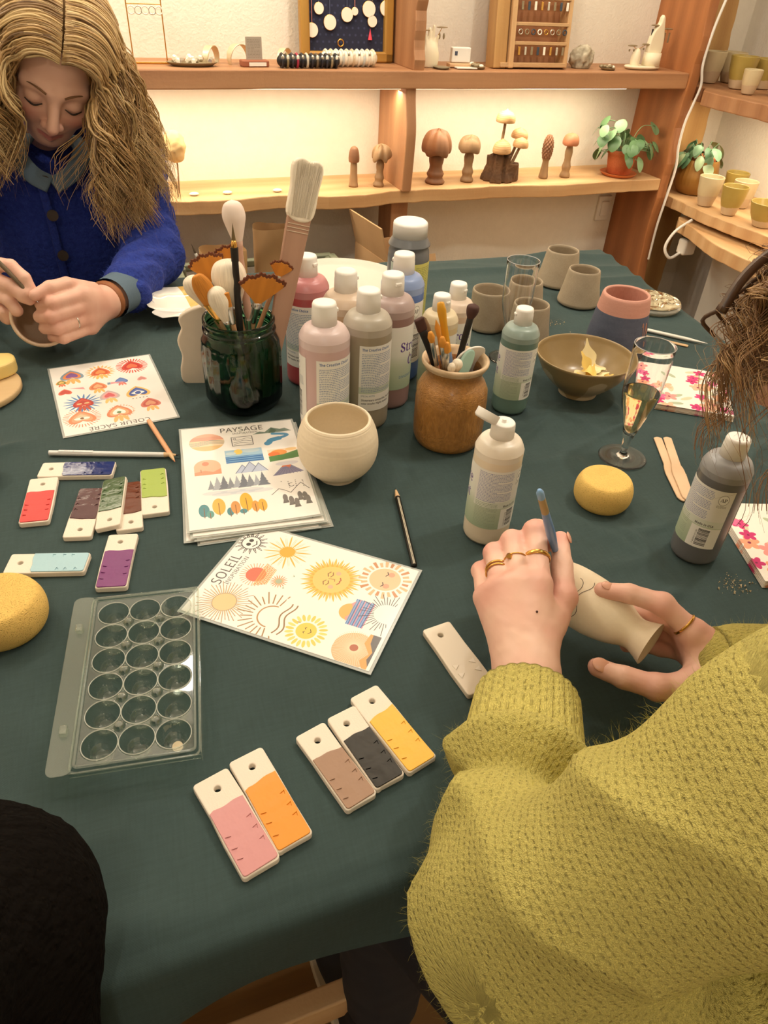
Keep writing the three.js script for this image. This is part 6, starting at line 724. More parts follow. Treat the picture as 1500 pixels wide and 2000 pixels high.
// fine hairs standing on a surface
function fuzzOn(geo, n, len, wid, seed, keep) {
  const r = mulberry(seed), p = geo.attributes.position, nn = geo.attributes.normal, st = new Strands(3), c = [1, 1, 1]; let done = 0, guard = 0;
  while (done < n && guard++ < n * 20) { const i = Math.floor(r() * p.count), a = V().fromBufferAttribute(p, i), m = V().fromBufferAttribute(nn, i); if (keep && !keep(a, m)) continue; const l = len * (0.4 + r()), t = V(r() - 0.5, r() - 0.5, r() - 0.5).normalize(), b = a.clone().addScaledVector(m, l * 0.5).addScaledVector(t, l * 0.35), e = a.clone().addScaledVector(m, l * 0.75).addScaledVector(t, l * 0.95); st.add([a, b, e], (k) => wid * (1.1 - k), c); done++; }
  const g = st.build(); g.deleteAttribute('color'); return g;
}
const headSDF = (x, y, z) => {
  const ax = Math.abs(x); let d = ell(x, y, z, [0, 0.035, -0.014], [0.073, 0.086, 0.092]);
  d = smin(d, ell(x, y, z, [0, -0.03, 0.030], [0.058, 0.078, 0.056]), 0.03); d = smin(d, ell(x, y, z, [0, -0.083, 0.054], [0.026, 0.024, 0.026]), 0.03);
  d = smin(d, sph(ax, y, z, [0.036, -0.026, 0.056], 0.024), 0.022); d = smin(d, cap(ax, y, z, [0.010, 0.020, 0.080], [0.044, 0.018, 0.064], 0.011, 0.010), 0.014);
  d = smax(d, -sph(ax, y, z, [0.031, 0.0, 0.098], 0.016), 0.012); d = smin(d, ell(ax, y, z, [0.031, -0.001, 0.0735], [0.0145, 0.0115, 0.012]), 0.004);
  d = smin(d, cap(x, y, z, [0, 0.014, 0.083], [0, -0.034, 0.104], 0.0065, 0.0105), 0.012); d = smin(d, sph(ax, y, z, [0.0115, -0.038, 0.0935], 0.0075), 0.006); d = smax(d, -sph(ax, y, z, [0.0065, -0.047, 0.0985], 0.0035), 0.003);
  d = smin(d, cap(ax, y, z, [0, -0.0605, 0.0875], [0.021, -0.0600 + 0.004, 0.0765], 0.0058, 0.003), 0.004); d = smin(d, cap(ax, y, z, [0, -0.0705, 0.0855], [0.017, -0.0665, 0.0775], 0.0062, 0.003), 0.004); d = smax(d, -cap(ax, y, z, [0, -0.0655, 0.0945], [0.024, -0.0605, 0.0820], 0.0012, 0.0010), 0.003);
  d = smin(d, ell(ax, y, z, [0.075, -0.005, -0.012], [0.008, 0.028, 0.017]), 0.008);
  return smin(d, cap(x, y, z, [0, -0.05, -0.012], [0, -0.17, -0.045], 0.047, 0.052), 0.02);
};
function headMesh(skin, lip, blush, cell = 0.0028) { const g = nets([-0.1, -0.2, -0.125], [0.1, 0.14, 0.13], cell, headSDF); return vcolor(g, (x, y, z) => { const ax = Math.abs(x); let c = skin; c = mixc(c, blush, 0.75 * Math.exp(-(((ax - 0.042) / 0.02) ** 2) - ((y + 0.03) / 0.018) ** 2) * (z > 0.03 ? 1 : 0)); c = mixc(c, blush, 0.5 * Math.exp(-((ax / 0.014) ** 2) - ((y + 0.04) / 0.012) ** 2) * (z > 0.08 ? 1 : 0)); const up = y - (-0.0655 + 6 * ax * ax); const lm = sstep(0.0235, 0.019, ax) * sstep(0.0080 - 0.16 * ax, 0.0060 - 0.16 * ax, Math.abs(up)) * (z > 0.06 ? 1 : 0); c = mixc(c, lip, lm); return c; }); }
function skinMat() { return phy({ vertexColors: true, roughness: 0.5, sheen: 0.15, bumpMap: fineNoise, bumpScale: 0.0002 }); }
const bonesSDF = (B, k) => (x, y, z) => { let d = 1; for (const [a, b, ra, rb, kk] of B) d = smin(d, cap(x, y, z, a, b, ra, rb), kk ?? k); return d; };
function boundsOf(B, pad) { const lo = [9, 9, 9], hi = [-9, -9, -9]; for (const [a, b, ra, rb] of B) for (const [p, r] of [[a, ra], [b, rb]]) for (let i = 0; i < 3; i++) { lo[i] = Math.min(lo[i], p[i] - r - pad); hi[i] = Math.max(hi[i], p[i] + r + pad); } return [lo, hi]; }
// knit coordinates: each triangle takes its nearest bone; u runs around, v along, both in metres
function boneUV(g, B) {
  const h = g.toNonIndexed(), p = h.attributes.position, uv = new Float32Array(p.count * 2), fr = B.map(([a, b, ra, rb, ref, sw]) => { const A = V(...a), D = V(...b).sub(A), L = D.length(); D.normalize(); const X = V(...ref).addScaledVector(D, -V(...ref).dot(D)).normalize(); return { A, D, L, X, Y: D.clone().cross(X), ra, rb, sw }; }), q = V(), c = V();
  for (let i = 0; i < p.count; i += 3) {
    c.set(0, 0, 0); for (let k = 0; k < 3; k++) c.add(q.fromBufferAttribute(p, i + k)); c.multiplyScalar(1 / 3); let best = 0, bd = 9; fr.forEach((f, j) => { q.subVectors(c, f.A); const t = clamp(q.dot(f.D), 0, f.L), d = q.addScaledVector(f.D, -t).length() - lerp(f.ra, f.rb, t / f.L); if (d < bd) { bd = d; best = j; } });
    const f = fr[best], R = (f.ra + f.rb) / 2; let a0 = 0; for (let k = 0; k < 3; k++) { q.fromBufferAttribute(p, i + k).sub(f.A); let a = Math.atan2(q.dot(f.Y), q.dot(f.X)); if (k === 0) a0 = a; else { while (a - a0 > Math.PI) a -= 6.28319; while (a - a0 < -Math.PI) a += 6.28319; } uv[(i + k) * 2 + (f.sw ? 1 : 0)] = a * R + best * 0.317; uv[(i + k) * 2 + (f.sw ? 0 : 1)] = q.dot(f.D) + best * 0.113; }
  }
  h.setAttribute('uv', new THREE.BufferAttribute(uv, 2)); return h;
}
const lashMat = std({ color: 0x2a1c14, roughness: 0.6 });
function face(t, Mx, browC) { // brows and lowered lashes
  for (const s of [-1, 1]) {
    part('eyebrow', tube(curve([[s * 0.014, 0.0215, 0.0905], [s * 0.03, 0.0265, 0.0850], [s * 0.047, 0.0215, 0.0705]], 10), Array.from({ length: 11 }, (_, i) => 0.0026 * (1 - 0.6 * i / 10)), 6, { flat: 0.6 }).applyMatrix4(Mx), std({ color: browC, roughness: 0.9 }), t);
    part('eyelashes', tube(curve([[s * 0.0175, -0.0055, 0.0835], [s * 0.031, -0.0090, 0.0862], [s * 0.0445, -0.0055, 0.0785]], 12), Array.from({ length: 13 }, (_, i) => 0.0008 + 0.0007 * Math.sin(i / 12 * 3.14)), 6).applyMatrix4(Mx), lashMat, t);
  }
}
// ===== woman in the blue coat =====
{ const P = thing('person', 'person with long wavy blonde hair in a blue wool coat, scratching a cup', 'person');
  const HC = V(-0.018, 1.118, -1.555), Mx = new THREE.Matrix4().compose(HC, new THREE.Quaternion().setFromEuler(new THREE.Euler(0.56, -0.10, -0.32, 'YXZ')), V(1, 1, 1));
  const skin = lin(232, 186, 162), lip = lin(206, 130, 120), blush = lin(222, 148, 130), hs = lin(234, 190, 168);
  const head = headMesh(skin, lip, blush).applyMatrix4(Mx); head.computeVertexNormals();
  // hands
  const LW = [-0.006, 0.812, -1.262], L = [[[0.030, 0.806, -1.318], LW, 0.027, 0.025], [LW, [-0.033, 0.851, -1.203], 0.021, 0.014], [LW, [-0.030, 0.834, -1.200], 0.02, 0.014], [LW, [-0.031, 0.814, -1.200], 0.02, 0.0135], [LW, [-0.033, 0.795, -1.203], 0.02, 0.012]];
  const LF = [[[-0.033, 0.851, -1.203], [-0.081, 0.854, -1.170], [-0.098, 0.846, -1.188], [-0.094, 0.838, -1.206], 0.0098], [[-0.030, 0.834, -1.200], [-0.086, 0.835, -1.164], [-0.104, 0.828, -1.184], [-0.098, 0.820, -1.204], 0.0100], [[-0.031, 0.814, -1.200], [-0.083, 0.814, -1.166], [-0.101, 0.808, -1.186], [-0.095, 0.802, -1.206], 0.0096], [[-0.033, 0.795, -1.203], [-0.077, 0.794, -1.172], [-0.093, 0.790, -1.190], [-0.088, 0.786, -1.206], 0.0085], [[-0.020, 0.845, -1.235], [-0.056, 0.868, -1.205], [-0.080, 0.872, -1.186], [-0.103, 0.866, -1.174], 0.0108]];
  const RW = [-0.185, 0.845, -1.30], R = [[[-0.205, 0.82, -1.345], RW, 0.027, 0.025], [RW, [-0.158, 0.895, -1.245], 0.02, 0.014], [RW, [-0.165, 0.878, -1.235], 0.02, 0.0135], [RW, [-0.172, 0.86, -1.232], 0.02, 0.013], [RW, [-0.180, 0.845, -1.236], 0.02, 0.012]];
  const RF = [[[-0.158, 0.895, -1.245], [-0.128, 0.902, -1.205], [-0.112, 0.888, -1.190], [-0.106, 0.872, -1.184], 0.0098], [[-0.165, 0.878, -1.235], [-0.134, 0.876, -1.196], [-0.120, 0.862, -1.184], [-0.112, 0.856, -1.182], 0.0098], [[-0.172, 0.86, -1.232], [-0.142, 0.852, -1.198], [-0.135, 0.838, -1.192], [-0.140, 0.832, -1.205], 0.0094], [[-0.180, 0.845, -1.236], [-0.156, 0.832, -1.206], [-0.152, 0.82, -1.205], [-0.158, 0.817, -1.215], 0.0085], [[-0.17, 0.86, -1.265], [-0.148, 0.868, -1.215], [-0.130, 0.870, -1.195], [-0.112, 0.868, -1.180], 0.0105]];
  const mk = (base, fing) => { const B = [...base]; for (const [a, b, c, d, r] of fing) B.push([a, b, r * 1.18, r * 1.05, 0.008], [b, c, r * 1.05, r * 0.95, 0.004], [c, d, r * 0.95, r * 0.8, 0.004]); const f = (x, y, z) => { let q = 1; for (const [a, b, ra, rb] of base) q = smin(q, cap(x, y, z, a, b, ra, rb), 0.014); for (const [a, b, c, d, r] of fing) { let w = cap(x, y, z, a, b, r * 1.15, r * 1.03); w = smin(w, cap(x, y, z, b, c, r * 1.03, r * 0.94), 0.003); w = smin(w, cap(x, y, z, c, d, r * 0.94, r * 0.8), 0.003); q = smin(q, w, 0.0045); } return q; }; const [lo, hi] = boundsOf(B, 0.01); return nets(lo, hi, 0.0026, f); };
  const handc = (x, y, z) => mixc(hs, lin(214, 148, 128), clamp(0.25 + 0.8 * fbm(x * 30, y * 30, z * 30, 2)));
  const lh = vcolor(mk(L, LF), handc), rh = vcolor(mk(R, RF), handc);
  part('body', merged([head, lh, rh]), skinMat(), P); face(P, Mx, rgbc(120, 84, 52));
  part('ring', merged([new THREE.TorusGeometry(0.0108, 0.0013, 8, 24), new THREE.SphereGeometry(0.003, 10, 8).translate(0, 0.011, 0), new THREE.SphereGeometry(0.0022, 8, 6).translate(0.004, 0.0105, 0), new THREE.SphereGeometry(0.0022, 8, 6).translate(-0.004, 0.0105, 0)]).applyMatrix4(new THREE.Matrix4().compose(V(-0.055, 0.8145, -1.185), new THREE.Quaternion().setFromUnitVectors(V(0, 0, 1), V(-0.83, 0.02, 0.55).normalize()), V(1, 1, 1))), M.silver, P, 'silver ring with small stones');
  // coat
  const A = { LS: [0.088, 0.972, -1.625], LE: [0.100, 0.812, -1.490], LWr: [0.036, 0.808, -1.332], RS: [-0.215, 0.965, -1.635], RE: [-0.265, 0.81, -1.44], RWr: [-0.205, 0.825, -1.345] };
  const sleeve = (x, y, z, S, E, W) => { let d = smin(cap(x, y, z, S, E, 0.064, 0.054), cap(x, y, z, E, W, 0.053, 0.043), 0.025); return d; };
  const coat = (x, y, z) => { let d = smin(ell(x, y, z, [-0.05, 0.80, -1.67], [0.165, 0.24, 0.115]), cap(x, y, z, [-0.19, 0.95, -1.645], [0.09, 0.955, -1.635], 0.062, 0.062), 0.06); d = smin(d, ell(x, y, z, [-0.05, 0.58, -1.70], [0.16, 0.18, 0.125]), 0.05); d = smin(d, smin(sleeve(x, y, z, A.LS, A.LE, A.LWr), sleeve(x, y, z, A.RS, A.RE, A.RWr), 0.02), 0.035); d = smax(d, -cap(x, y, z, [-0.045, 1.0, -1.60], [-0.06, 0.93, -1.50], 0.055, 0.03), 0.015); if (Math.abs(d) > 0.03) return d; const rip = 0.0035 * Math.sin((x * 0.5 + z - y * 0.3) * 150 + 3 * N3(x * 14, y * 14, z * 14)) * sstep(0.0, 0.06, x) + 0.004 * fbm(x * 22, y * 22, z * 22, 2); return d + rip; };
  const cg = nets([-0.36, 0.40, -1.84], [0.24, 1.08, -1.24], 0.0065, coat), wool = dtex(256, 256, (u, v) => { const n = 26 * fbm(u * 20, v * 20, 3, 4) + 12 * N3(u * 90, v * 90, 2); return [34 + n * 0.5, 54 + n * 0.7, 140 + n]; }, true, [5, 5]);
  const coatM = std({ map: wool, roughness: 0.95, bumpMap: bumpNoise, bumpScale: 0.004 }); part('wool_coat', boxUV(cg), coatM, P, 'royal blue wool coat');
  const fz = part('coat_fuzz', fuzzOn(cg, 7000, 0.006, 0.0002, 31, (a) => a.z > -1.7), std({ color: rgbc(58, 84, 190), roughness: 1 }), P); fz.userData.kind = 'stuff';
  part('coat_placket', tube(curve([[-0.075, 0.94, -1.525], [-0.073, 0.86, -1.537], [-0.072, 0.78, -1.545], [-0.07, 0.7, -1.56]], 24), 0.008, 8, { flat: 0.4, normal: [0, 0, 1] }), coatM, P);
  for (const [x, y, z] of [[-0.068, 0.885, -1.522], [-0.066, 0.807, -1.532], [-0.068, 0.945, -1.520]]) part('button', new THREE.CylinderGeometry(0.010, 0.010, 0.005, 24).rotateX(Math.PI / 2 - 0.15).translate(x, y, z), std({ color: 0x2a201a, roughness: 0.3 }), P, 'dark horn button');
  const denim = std({ color: rgbc(92, 112, 128), roughness: 0.9, bumpMap: fineNoise, bumpScale: 0.0005 });
  part('shirt_collar', merged([tube(curve([[-0.085, 1.005, -1.60], [-0.105, 0.985, -1.555], [-0.085, 0.955, -1.525], [-0.06, 0.94, -1.518]], 20), 0.017, 10, { flat: 0.35 }), tube(curve([[-0.005, 1.0, -1.60], [0.005, 0.985, -1.56], [-0.02, 0.955, -1.528], [-0.055, 0.938, -1.516]], 20), 0.016, 10, { flat: 0.35 })]), denim, P, 'washed denim shirt collar');
  part('shirt_cuff', tube([[0.034, 0.808, -1.326], [0.004, 0.811, -1.279]], [0.036, 0.0345], 28, { caps: false }), denim, P, 'washed denim shirt cuff'); part('shirt_cuff', tube([[-0.207, 0.822, -1.35], [-0.196, 0.834, -1.322]], [0.036, 0.0345], 28, { caps: false }), denim, P, 'washed denim shirt cuff');
  part('watch_strap', new THREE.TorusGeometry(0.029, 0.0035, 8, 32).scale(1, 1, 2.2).applyMatrix4(new THREE.Matrix4().compose(V(-0.001, 0.8118, -1.2715), new THREE.Quaternion().setFromUnitVectors(V(0, 0, 1), V(-0.6, 0.05, 0.8).normalize()), V(1, 1, 1))), std({ color: rgbc(150, 92, 52), roughness: 0.6 }), P, 'brown leather watch strap');
  part('trousers', nets([-0.27, -0.005, -1.86], [0.19, 0.52, -1.22], 0.011, (x, y, z) => { const ax = Math.abs(x + 0.05); return smin(cap(ax, y, z, [0.08, 0.46, -1.68], [0.10, 0.47, -1.33], 0.08, 0.065), cap(ax, y, z, [0.10, 0.47, -1.33], [0.10, 0.05, -1.36], 0.065, 0.05), 0.03); }), std({ color: 0x23262e, roughness: 0.9 }), P);
  // hair
  const rnd = mulberry(1234), H = new Strands(4), pal = [lin(188, 152, 100), lin(222, 194, 142), lin(152, 118, 74), lin(106, 78, 48), lin(204, 170, 116), lin(168, 132, 84)];
  const scalp = (a, b) => { // a: angle from the parting down the side (signed), b: front(+)..back(-)
    const q = V(Math.sin(a) * 0.080 * Math.cos(b * 0.9), 0.035 + Math.cos(a) * 0.094 * Math.cos(b * 0.9), -0.014 + Math.sin(b) * 0.099); return q.applyMatrix4(Mx); };
  const strand = (side, b, target, wid, amp, lift, ph, fr, tone, seg = 30) => {
    const pts = [], a0 = side * (0.02 + 0.05 * rnd()) + 0.06; for (let i = 0; i <= 5; i++) { const a = a0 + side * i / 5 * (1.35 + 0.25 * rnd()); const q = scalp(a, b * (1 - (b > 0.6 ? 0.24 : 0.12) * i / 5)); q.addScaledVector(q.clone().sub(HC).normalize(), 0.006 + lift * Math.sin(i / 5 * 2.2)); pts.push(q); }
    const e = pts[5]; for (let i = 1; i <= 4; i++) { const k = i / 4; pts.push(V(lerp(e.x, target.x, Math.pow(k, 0.75)), lerp(e.y, target.y, k), lerp(e.z, target.z, Math.pow(k, 0.6)))); }
    const c = new THREE.CatmullRomCurve3(pts, false, 'centripetal').getPoints(seg), n = c.length; for (let i = 0; i < n; i++) { const k = i / (n - 1), w = amp * sstep(0.34, 0.75, k); c[i].x += w * Math.sin(k * fr * 2 + ph); c[i].z += w * 0.8 * Math.cos(k * fr * 2 + ph * 1.3); c[i].y += 0.3 * w * Math.sin(k * fr * 3 + ph); }
    H.add(c, (k) => wid * (0.55 + 0.45 * Math.sin(Math.PI * Math.min(1, k * 1.1))) * (1 - 0.75 * sstep(0.75, 1, k)), mixc(pal[tone], pal[Math.floor(rnd() * pal.length)], 0.45), 0.75);
  };
  const lock = (side, b, tgt, n, wid, amp) => { const ph = rnd() * 6.28, fr = 7 + 3.5 * rnd(), tone = Math.floor(rnd() * pal.length); for (let k = 0; k < n; k++) strand(side, b + 0.10 * (rnd() - 0.5), V(tgt.x + 0.014 * (rnd() - 0.5), tgt.y + 0.05 * (rnd() - 0.25), tgt.z + 0.014 * (rnd() - 0.5)), wid * (0.6 + 0.7 * rnd()), amp * (0.9 + 0.5 * rnd()), 0.010 + 0.014 * rnd(), ph + 0.7 * (rnd() - 0.5), fr, tone); };
  for (let i = 0; i < 84; i++) { const u = (i + rnd()) / 84, b = lerp(1.16, -1.25, clamp(u * 0.75 + 0.3 * rnd())), low = 0.858 + 0.10 * rnd() * rnd() + 0.05 * sstep(0.75, 1, u); lock(1, b, V(lerp(0.020, 0.150, u), low, lerp(-1.42, -1.52, u * 0.8 + 0.2 * rnd())), 10, 0.0022, 0.020); }
  for (const s of [-1, 1]) for (let i = 0; i < 16; i++) { const u = i / 15; lock(s, lerp(1.22, 0.75, u), s > 0 ? V(lerp(0.030, 0.075, u), 0.88 + 0.05 * rnd(), -1.43) : V(lerp(-0.112, -0.17, u), 0.955 + 0.04 * rnd(), -1.47), 11, 0.0020, 0.016); }
  for (let i = 0; i < 16; i++) lock(-1, lerp(0.2, 0.95, i / 15), V(-0.12 - 0.07 * rnd(), 0.95 + 0.05 * rnd(), -1.49), 10, 0.0022, 0.016);
  for (let i = 0; i < 5; i++) lock(1, 0.2 - 0.3 * rnd(), V(-0.045 + 0.016 * i, 0.90 + 0.03 * rnd(), -1.47), 9, 0.0017, 0.014);
  for (let i = 0; i < 56; i++) { const u = (i + rnd()) / 56, b = lerp(1.16, -1.25, clamp(u * 0.75 + 0.3 * rnd())); lock(-1, b, V(lerp(-0.108, -0.215, u), 0.95 + 0.06 * rnd() - 0.05 * u, lerp(-1.46, -1.56, rnd())), 10, 0.0022, 0.018); }
  for (let i = 0; i < 110; i++) { const s = rnd() < 0.65 ? 1 : -1; strand(s, lerp(-1, 0.6, rnd()), s > 0 ? V(lerp(0.02, 0.165, rnd()), 0.85 + 0.12 * rnd(), lerp(-1.41, -1.52, rnd())) : V(lerp(-0.1, -0.2, rnd()), 0.92 + 0.1 * rnd(), -1.48), 0.0005, 0.016, 0.02, rnd() * 6.28, 7, i % 6); }
  part('hair', H.build(), phy({ vertexColors: true, roughness: 0.42, sheen: 0.3 }), P, 'long wavy blonde hair');
  part('hair_base', nets([-0.1, -0.1, -0.14], [0.1, 0.16, 0.12], 0.0035, (x, y, z) => { const d = ell(x, y, z, [0, 0.037, -0.016], [0.0785, 0.0935, 0.097]), open = ell(x, y, z, [0, 0.0, 0.09], [0.066, 0.088, 0.080]); return Math.max(d, -open, z > 0.03 ? 0.0 - y + 0.02 - Math.abs(x) : -1, z > -0.03 ? -0.06 - y : -1); }).applyMatrix4(Mx), std({ color: rgbc(150, 112, 64), roughness: 0.7 }), P); }
{ // the cup in her hands and the needle tool
  const ax = V(0.10, 0.40, 0.91).normalize(), t = thing('clay_cup', 'raw clay cup held in the hands of the person in blue', 'cup', [-0.111, 0.793, -1.259]); t.quaternion.setFromUnitVectors(V(0, 1, 0), ax);
  part('cup_body', lathe([[0, 0], [0.034, 0], [0.0375, 0.003], [0.042, 0.04], [0.0448, 0.072], [0.0440, 0.0765], [0.0418, 0.0775], [0.0395, 0.0755], [0.0375, 0.04], [0.032, 0.007], [0, 0.006]], 56), std({ map: stone([214, 188, 160], 121, 6), roughness: 0.75 }), t);
  const n = thing('needle_tool', 'thin metal needle tool held over the raw cup', 'tool', [-0.100, 0.856, -1.170]); n.quaternion.setFromUnitVectors(V(0, 1, 0), V(-0.042, 0.055, -0.03).normalize()); part('needle', tube([[0, 0, 0], [0, 0.02, 0]], [0.0004, 0.0012], 8), M.steel, n); part('grip', tube([[0, 0.018, 0], [0, 0.03, 0], [0, 0.12, 0]], [0.002, 0.0034, 0.003], 12), std({ color: 0x6a5a44 }), n); }
// ===== person in the knitted sweater =====
const knitN = 12, knitP = 512;
const knitR = mulberry(61), knitPit = Array.from({ length: knitN * knitN }, () => [0.30 * (knitR() - 0.5), 0.4 * (knitR() - 0.5), 0.55 + 0.6 * knitR()]);
function knitH(u, v) {   // columns of V stitches along v with an open eye at the foot of each stitch
  const cx = u * knitN, cy = v * knitN; let pit = 0;
  for (let a = -1; a <= 1; a++) for (let b = -1; b <= 1; b++) { const i = Math.floor(cx) + a, j = Math.floor(cy) + b, q = knitPit[((i % knitN + knitN) % knitN) * knitN + (j % knitN + knitN) % knitN], dx = (cx - i - 0.5 - q[0]) / 0.17, dy = (cy - j - 0.5 - (i & 1) * 0.5 - q[1]) / 0.30; pit = Math.max(pit, q[2] * Math.exp(-dx * dx - dy * dy)); }
  const fx = cx - Math.floor(cx), col = 0.5 + 0.5 * Math.cos((fx) * 6.283), vee = 0.5 + 0.5 * Math.sin((cy + Math.abs(fx - 0.5) * 0.9) * 6.283);
  return 0.70 - 0.62 * pit + 0.10 * (1 - col) * vee + 0.16 * N3(u * 60, v * 60, 1) + 0.14 * N3(u * 150, v * 150, 2);
}
const knitBump = dtex(knitP, knitP, (u, v) => grey(255 * clamp(knitH(u, v))), false, [1 / 0.062, 1 / 0.062], false);
const knitCol = dtex(knitP, knitP, (u, v) => { const n = 14 * N3(u * 40, v * 40, 5) + 12 * N3(u * 130, v * 130, 6); return [212 + n, 198 + n, 110 + n * 0.8]; }, true, [1 / 0.062, 1 / 0.062], false);
const knitMat = phy({ map: knitCol, roughness: 1, bumpMap: knitBump, bumpScale: 0.0042, sheen: 0.5, sheenColor: rgbc(222, 210, 128), sheenRoughness: 0.6 });
{ const P = thing('person', 'person in a fuzzy chartreuse knitted sweater painting a bisque vase', 'person');
  const W = [0.262, 0.807, -0.290], E = [0.163, 0.822, -0.157], S = [0.315, 0.985, -0.098], T0 = [0.43, 0.93, -0.04], T1 = [0.42, 0.55, 0.02];
  const RS = [0.62, 0.97, -0.16], RE = [0.64, 0.80, -0.20], RW = [0.475, 0.800, -0.272];
  const fore = (x, y, z) => { const b = [E[0] - W[0], E[1] - W[1], E[2] - W[2]], L2 = b[0] ** 2 + b[1] ** 2 + b[2] ** 2, t = clamp(((x - W[0]) * b[0] + (y - W[1]) * b[1] + (z - W[2]) * b[2]) / L2), r = 0.046 + 0.014 * Math.exp(-(((t - 0.30 - 0.25 * (z - W[2])) / 0.085) ** 2)) + 0.011 * Math.exp(-(((t - 0.70) / 0.11) ** 2)) - 0.010 * Math.exp(-(((t - 0.49) / 0.045) ** 2)); return Math.hypot(x - W[0] - b[0] * t, y - W[1] - b[1] * t, z - W[2] - b[2] * t) - r; };
  const sdf = (x, y, z) => { let d = smax(fore(x, y, z), -((x - W[0]) * -0.58 + (z - W[2]) * 0.80 - 0.030), 0.006);
    d = smin(d, cap(x, y, z, E, S, 0.054, 0.075), 0.022); d = smin(d, cap(x, y, z, S, T0, 0.072, 0.11), 0.05); d = smin(d, cap(x, y, z, T0, T1, 0.135, 0.165), 0.06); d = smin(d, cap(x, y, z, T0, RS, 0.10, 0.075), 0.05); d = smin(d, cap(x, y, z, RS, RE, 0.075, 0.058), 0.03); d = smin(d, cap(x, y, z, RE, RW, 0.056, 0.046), 0.02); d = smin(d, cap(x, y, z, [0.195, 0.795, -0.12], [0.33, 0.66, 0.0], 0.062, 0.12), 0.04); d = smin(d, cap(x, y, z, [0.46, 0.98, -0.09], [0.475, 1.02, -0.14], 0.075, 0.062), 0.03);
    if (Math.abs(d) > 0.03) return d; const fold = 0.010 * (Math.pow(Math.abs(Math.sin((x * 0.9 + y * 0.9 - z * 0.2) * 26 + 2.0 * N3(x * 7, y * 7, z * 7))), 0.6) - 0.6) * sstep(0.30, 0.20, x) + 0.007 * fbm(x * 11, y * 11, z * 11, 2); return d + fold; };
  const sg = nets([0.06, 0.36, -0.42], [0.76, 1.12, 0.22], 0.006, sdf);
  part('sweater', boneUV(sg, [[W, E, 0.047, 0.055, [0, -1, 0]], [E, S, 0.055, 0.075, [0.5, -0.7, 0.2], 1], [[0.445, 1.35, -0.10], T1, 0.12, 0.165, [1, 0, 1]], [S, T0, 0.075, 0.11, [0, -1, 0], 1], [[0.195, 0.795, -0.12], [0.33, 0.66, 0.0], 0.062, 0.12, [0, -1, -0.5], 1], [RS, RE, 0.075, 0.058, [1, 0, 0]], [RE, RW, 0.056, 0.046, [0, -1, 0]]]), knitMat, P, 'fuzzy chartreuse knit with dropped stitches');
  // ribbed cuffs
  const cuffG = (a, b, r0, r1) => { const A = V(...a), D = V(...b).sub(A), L = D.length(); D.normalize(); const X = V(0, 1, 0).addScaledVector(D, -D.y).normalize(), Y = D.clone().cross(X), rows = [[0.86, 0.004], [0.98, 0.0], [1.0, 0.003], [1.0, 0.012], [1.0, 0.025], [1.0, 0.04], [1.0, L]]; return sheet(224, rows.length - 1, (u, v) => { const [k, d] = rows[Math.round(v * (rows.length - 1))], q = u * 6.28319, rr = lerp(r0, r1, d / L) * k + 0.0019 * Math.pow(Math.abs(Math.cos(q * 13)), 0.7) * (k > 0.95 ? 1 : 0.5); const p = A.clone().addScaledVector(D, d).addScaledVector(X, Math.cos(q) * rr).addScaledVector(Y, Math.sin(q) * rr); return [p.x, p.y, p.z]; }, (u, v) => [u * 0.28, v * 0.05]); };
  const cg = cuffG([0.2715, 0.807, -0.307], [0.238, 0.8095, -0.257], 0.0425, 0.047); part('ribbed_cuff', cg, knitMat, P); part('ribbed_cuff', cuffG([0.452, 0.800, -0.283], [0.53, 0.80, -0.25], 0.040, 0.046), knitMat, P);
  const fuzzM = std({ color: rgbc(206, 194, 92), roughness: 1 });
  const f1 = part('fuzz', fuzzOn(sg, 16000, 0.0060, 0.00005, 5, (a) => a.z < 0.1 && a.x < 0.5), fuzzM, P); f1.userData.kind = 'stuff'; const f2 = part('fuzz', fuzzOn(cg, 1800, 0.0045, 0.00005, 6), fuzzM, P); f2.userData.kind = 'stuff';
  // hands
  const skin = lin(236, 194, 172), red = lin(220, 142, 128);
  const w = [0.279, 0.812, -0.322];
  const LB = [[[0.228, 0.809, -0.24], w, 0.027, 0.0255], [w, [0.322, 0.850, -0.390], 0.020, 0.0135], [w, [0.303, 0.854, -0.392], 0.020, 0.0135], [w, [0.287, 0.849, -0.397], 0.020, 0.013], [w, [0.276, 0.836, -0.402], 0.019, 0.0115], [[0.29, 0.818, -0.335], [0.330, 0.827, -0.366], 0.018, 0.013]];
  const LF = [[[0.322, 0.850, -0.390], [0.348, 0.864, -0.445], [0.364, 0.850, -0.462], [0.372, 0.836, -0.452], 0.0108], [[0.303, 0.854, -0.392], [0.3265, 0.854, -0.449], [0.344, 0.834, -0.463], [0.352, 0.818, -0.452], 0.0104], [[0.287, 0.849, -0.397], [0.3095, 0.842, -0.450], [0.326, 0.820, -0.462], [0.334, 0.804, -0.450], 0.0098], [[0.276, 0.836, -0.402], [0.2965, 0.824, -0.448], [0.311, 0.802, -0.456], [0.319, 0.788, -0.445], 0.0086], [[0.326, 0.824, -0.362], [0.348, 0.835, -0.381], [0.364, 0.842, -0.414], [0.379, 0.848, -0.443], 0.0112]];
  const rw = [0.466, 0.800, -0.283], RB = [[[0.53, 0.795, -0.25], rw, 0.027, 0.025], [rw, [0.446, 0.824, -0.312], 0.02, 0.0135], [rw, [0.452, 0.812, -0.318], 0.02, 0.0135], [rw, [0.457, 0.799, -0.318], 0.02, 0.013], [rw, [0.460, 0.786, -0.315], 0.019, 0.0115], [rw, [0.415, 0.797, -0.279], 0.019, 0.014]];
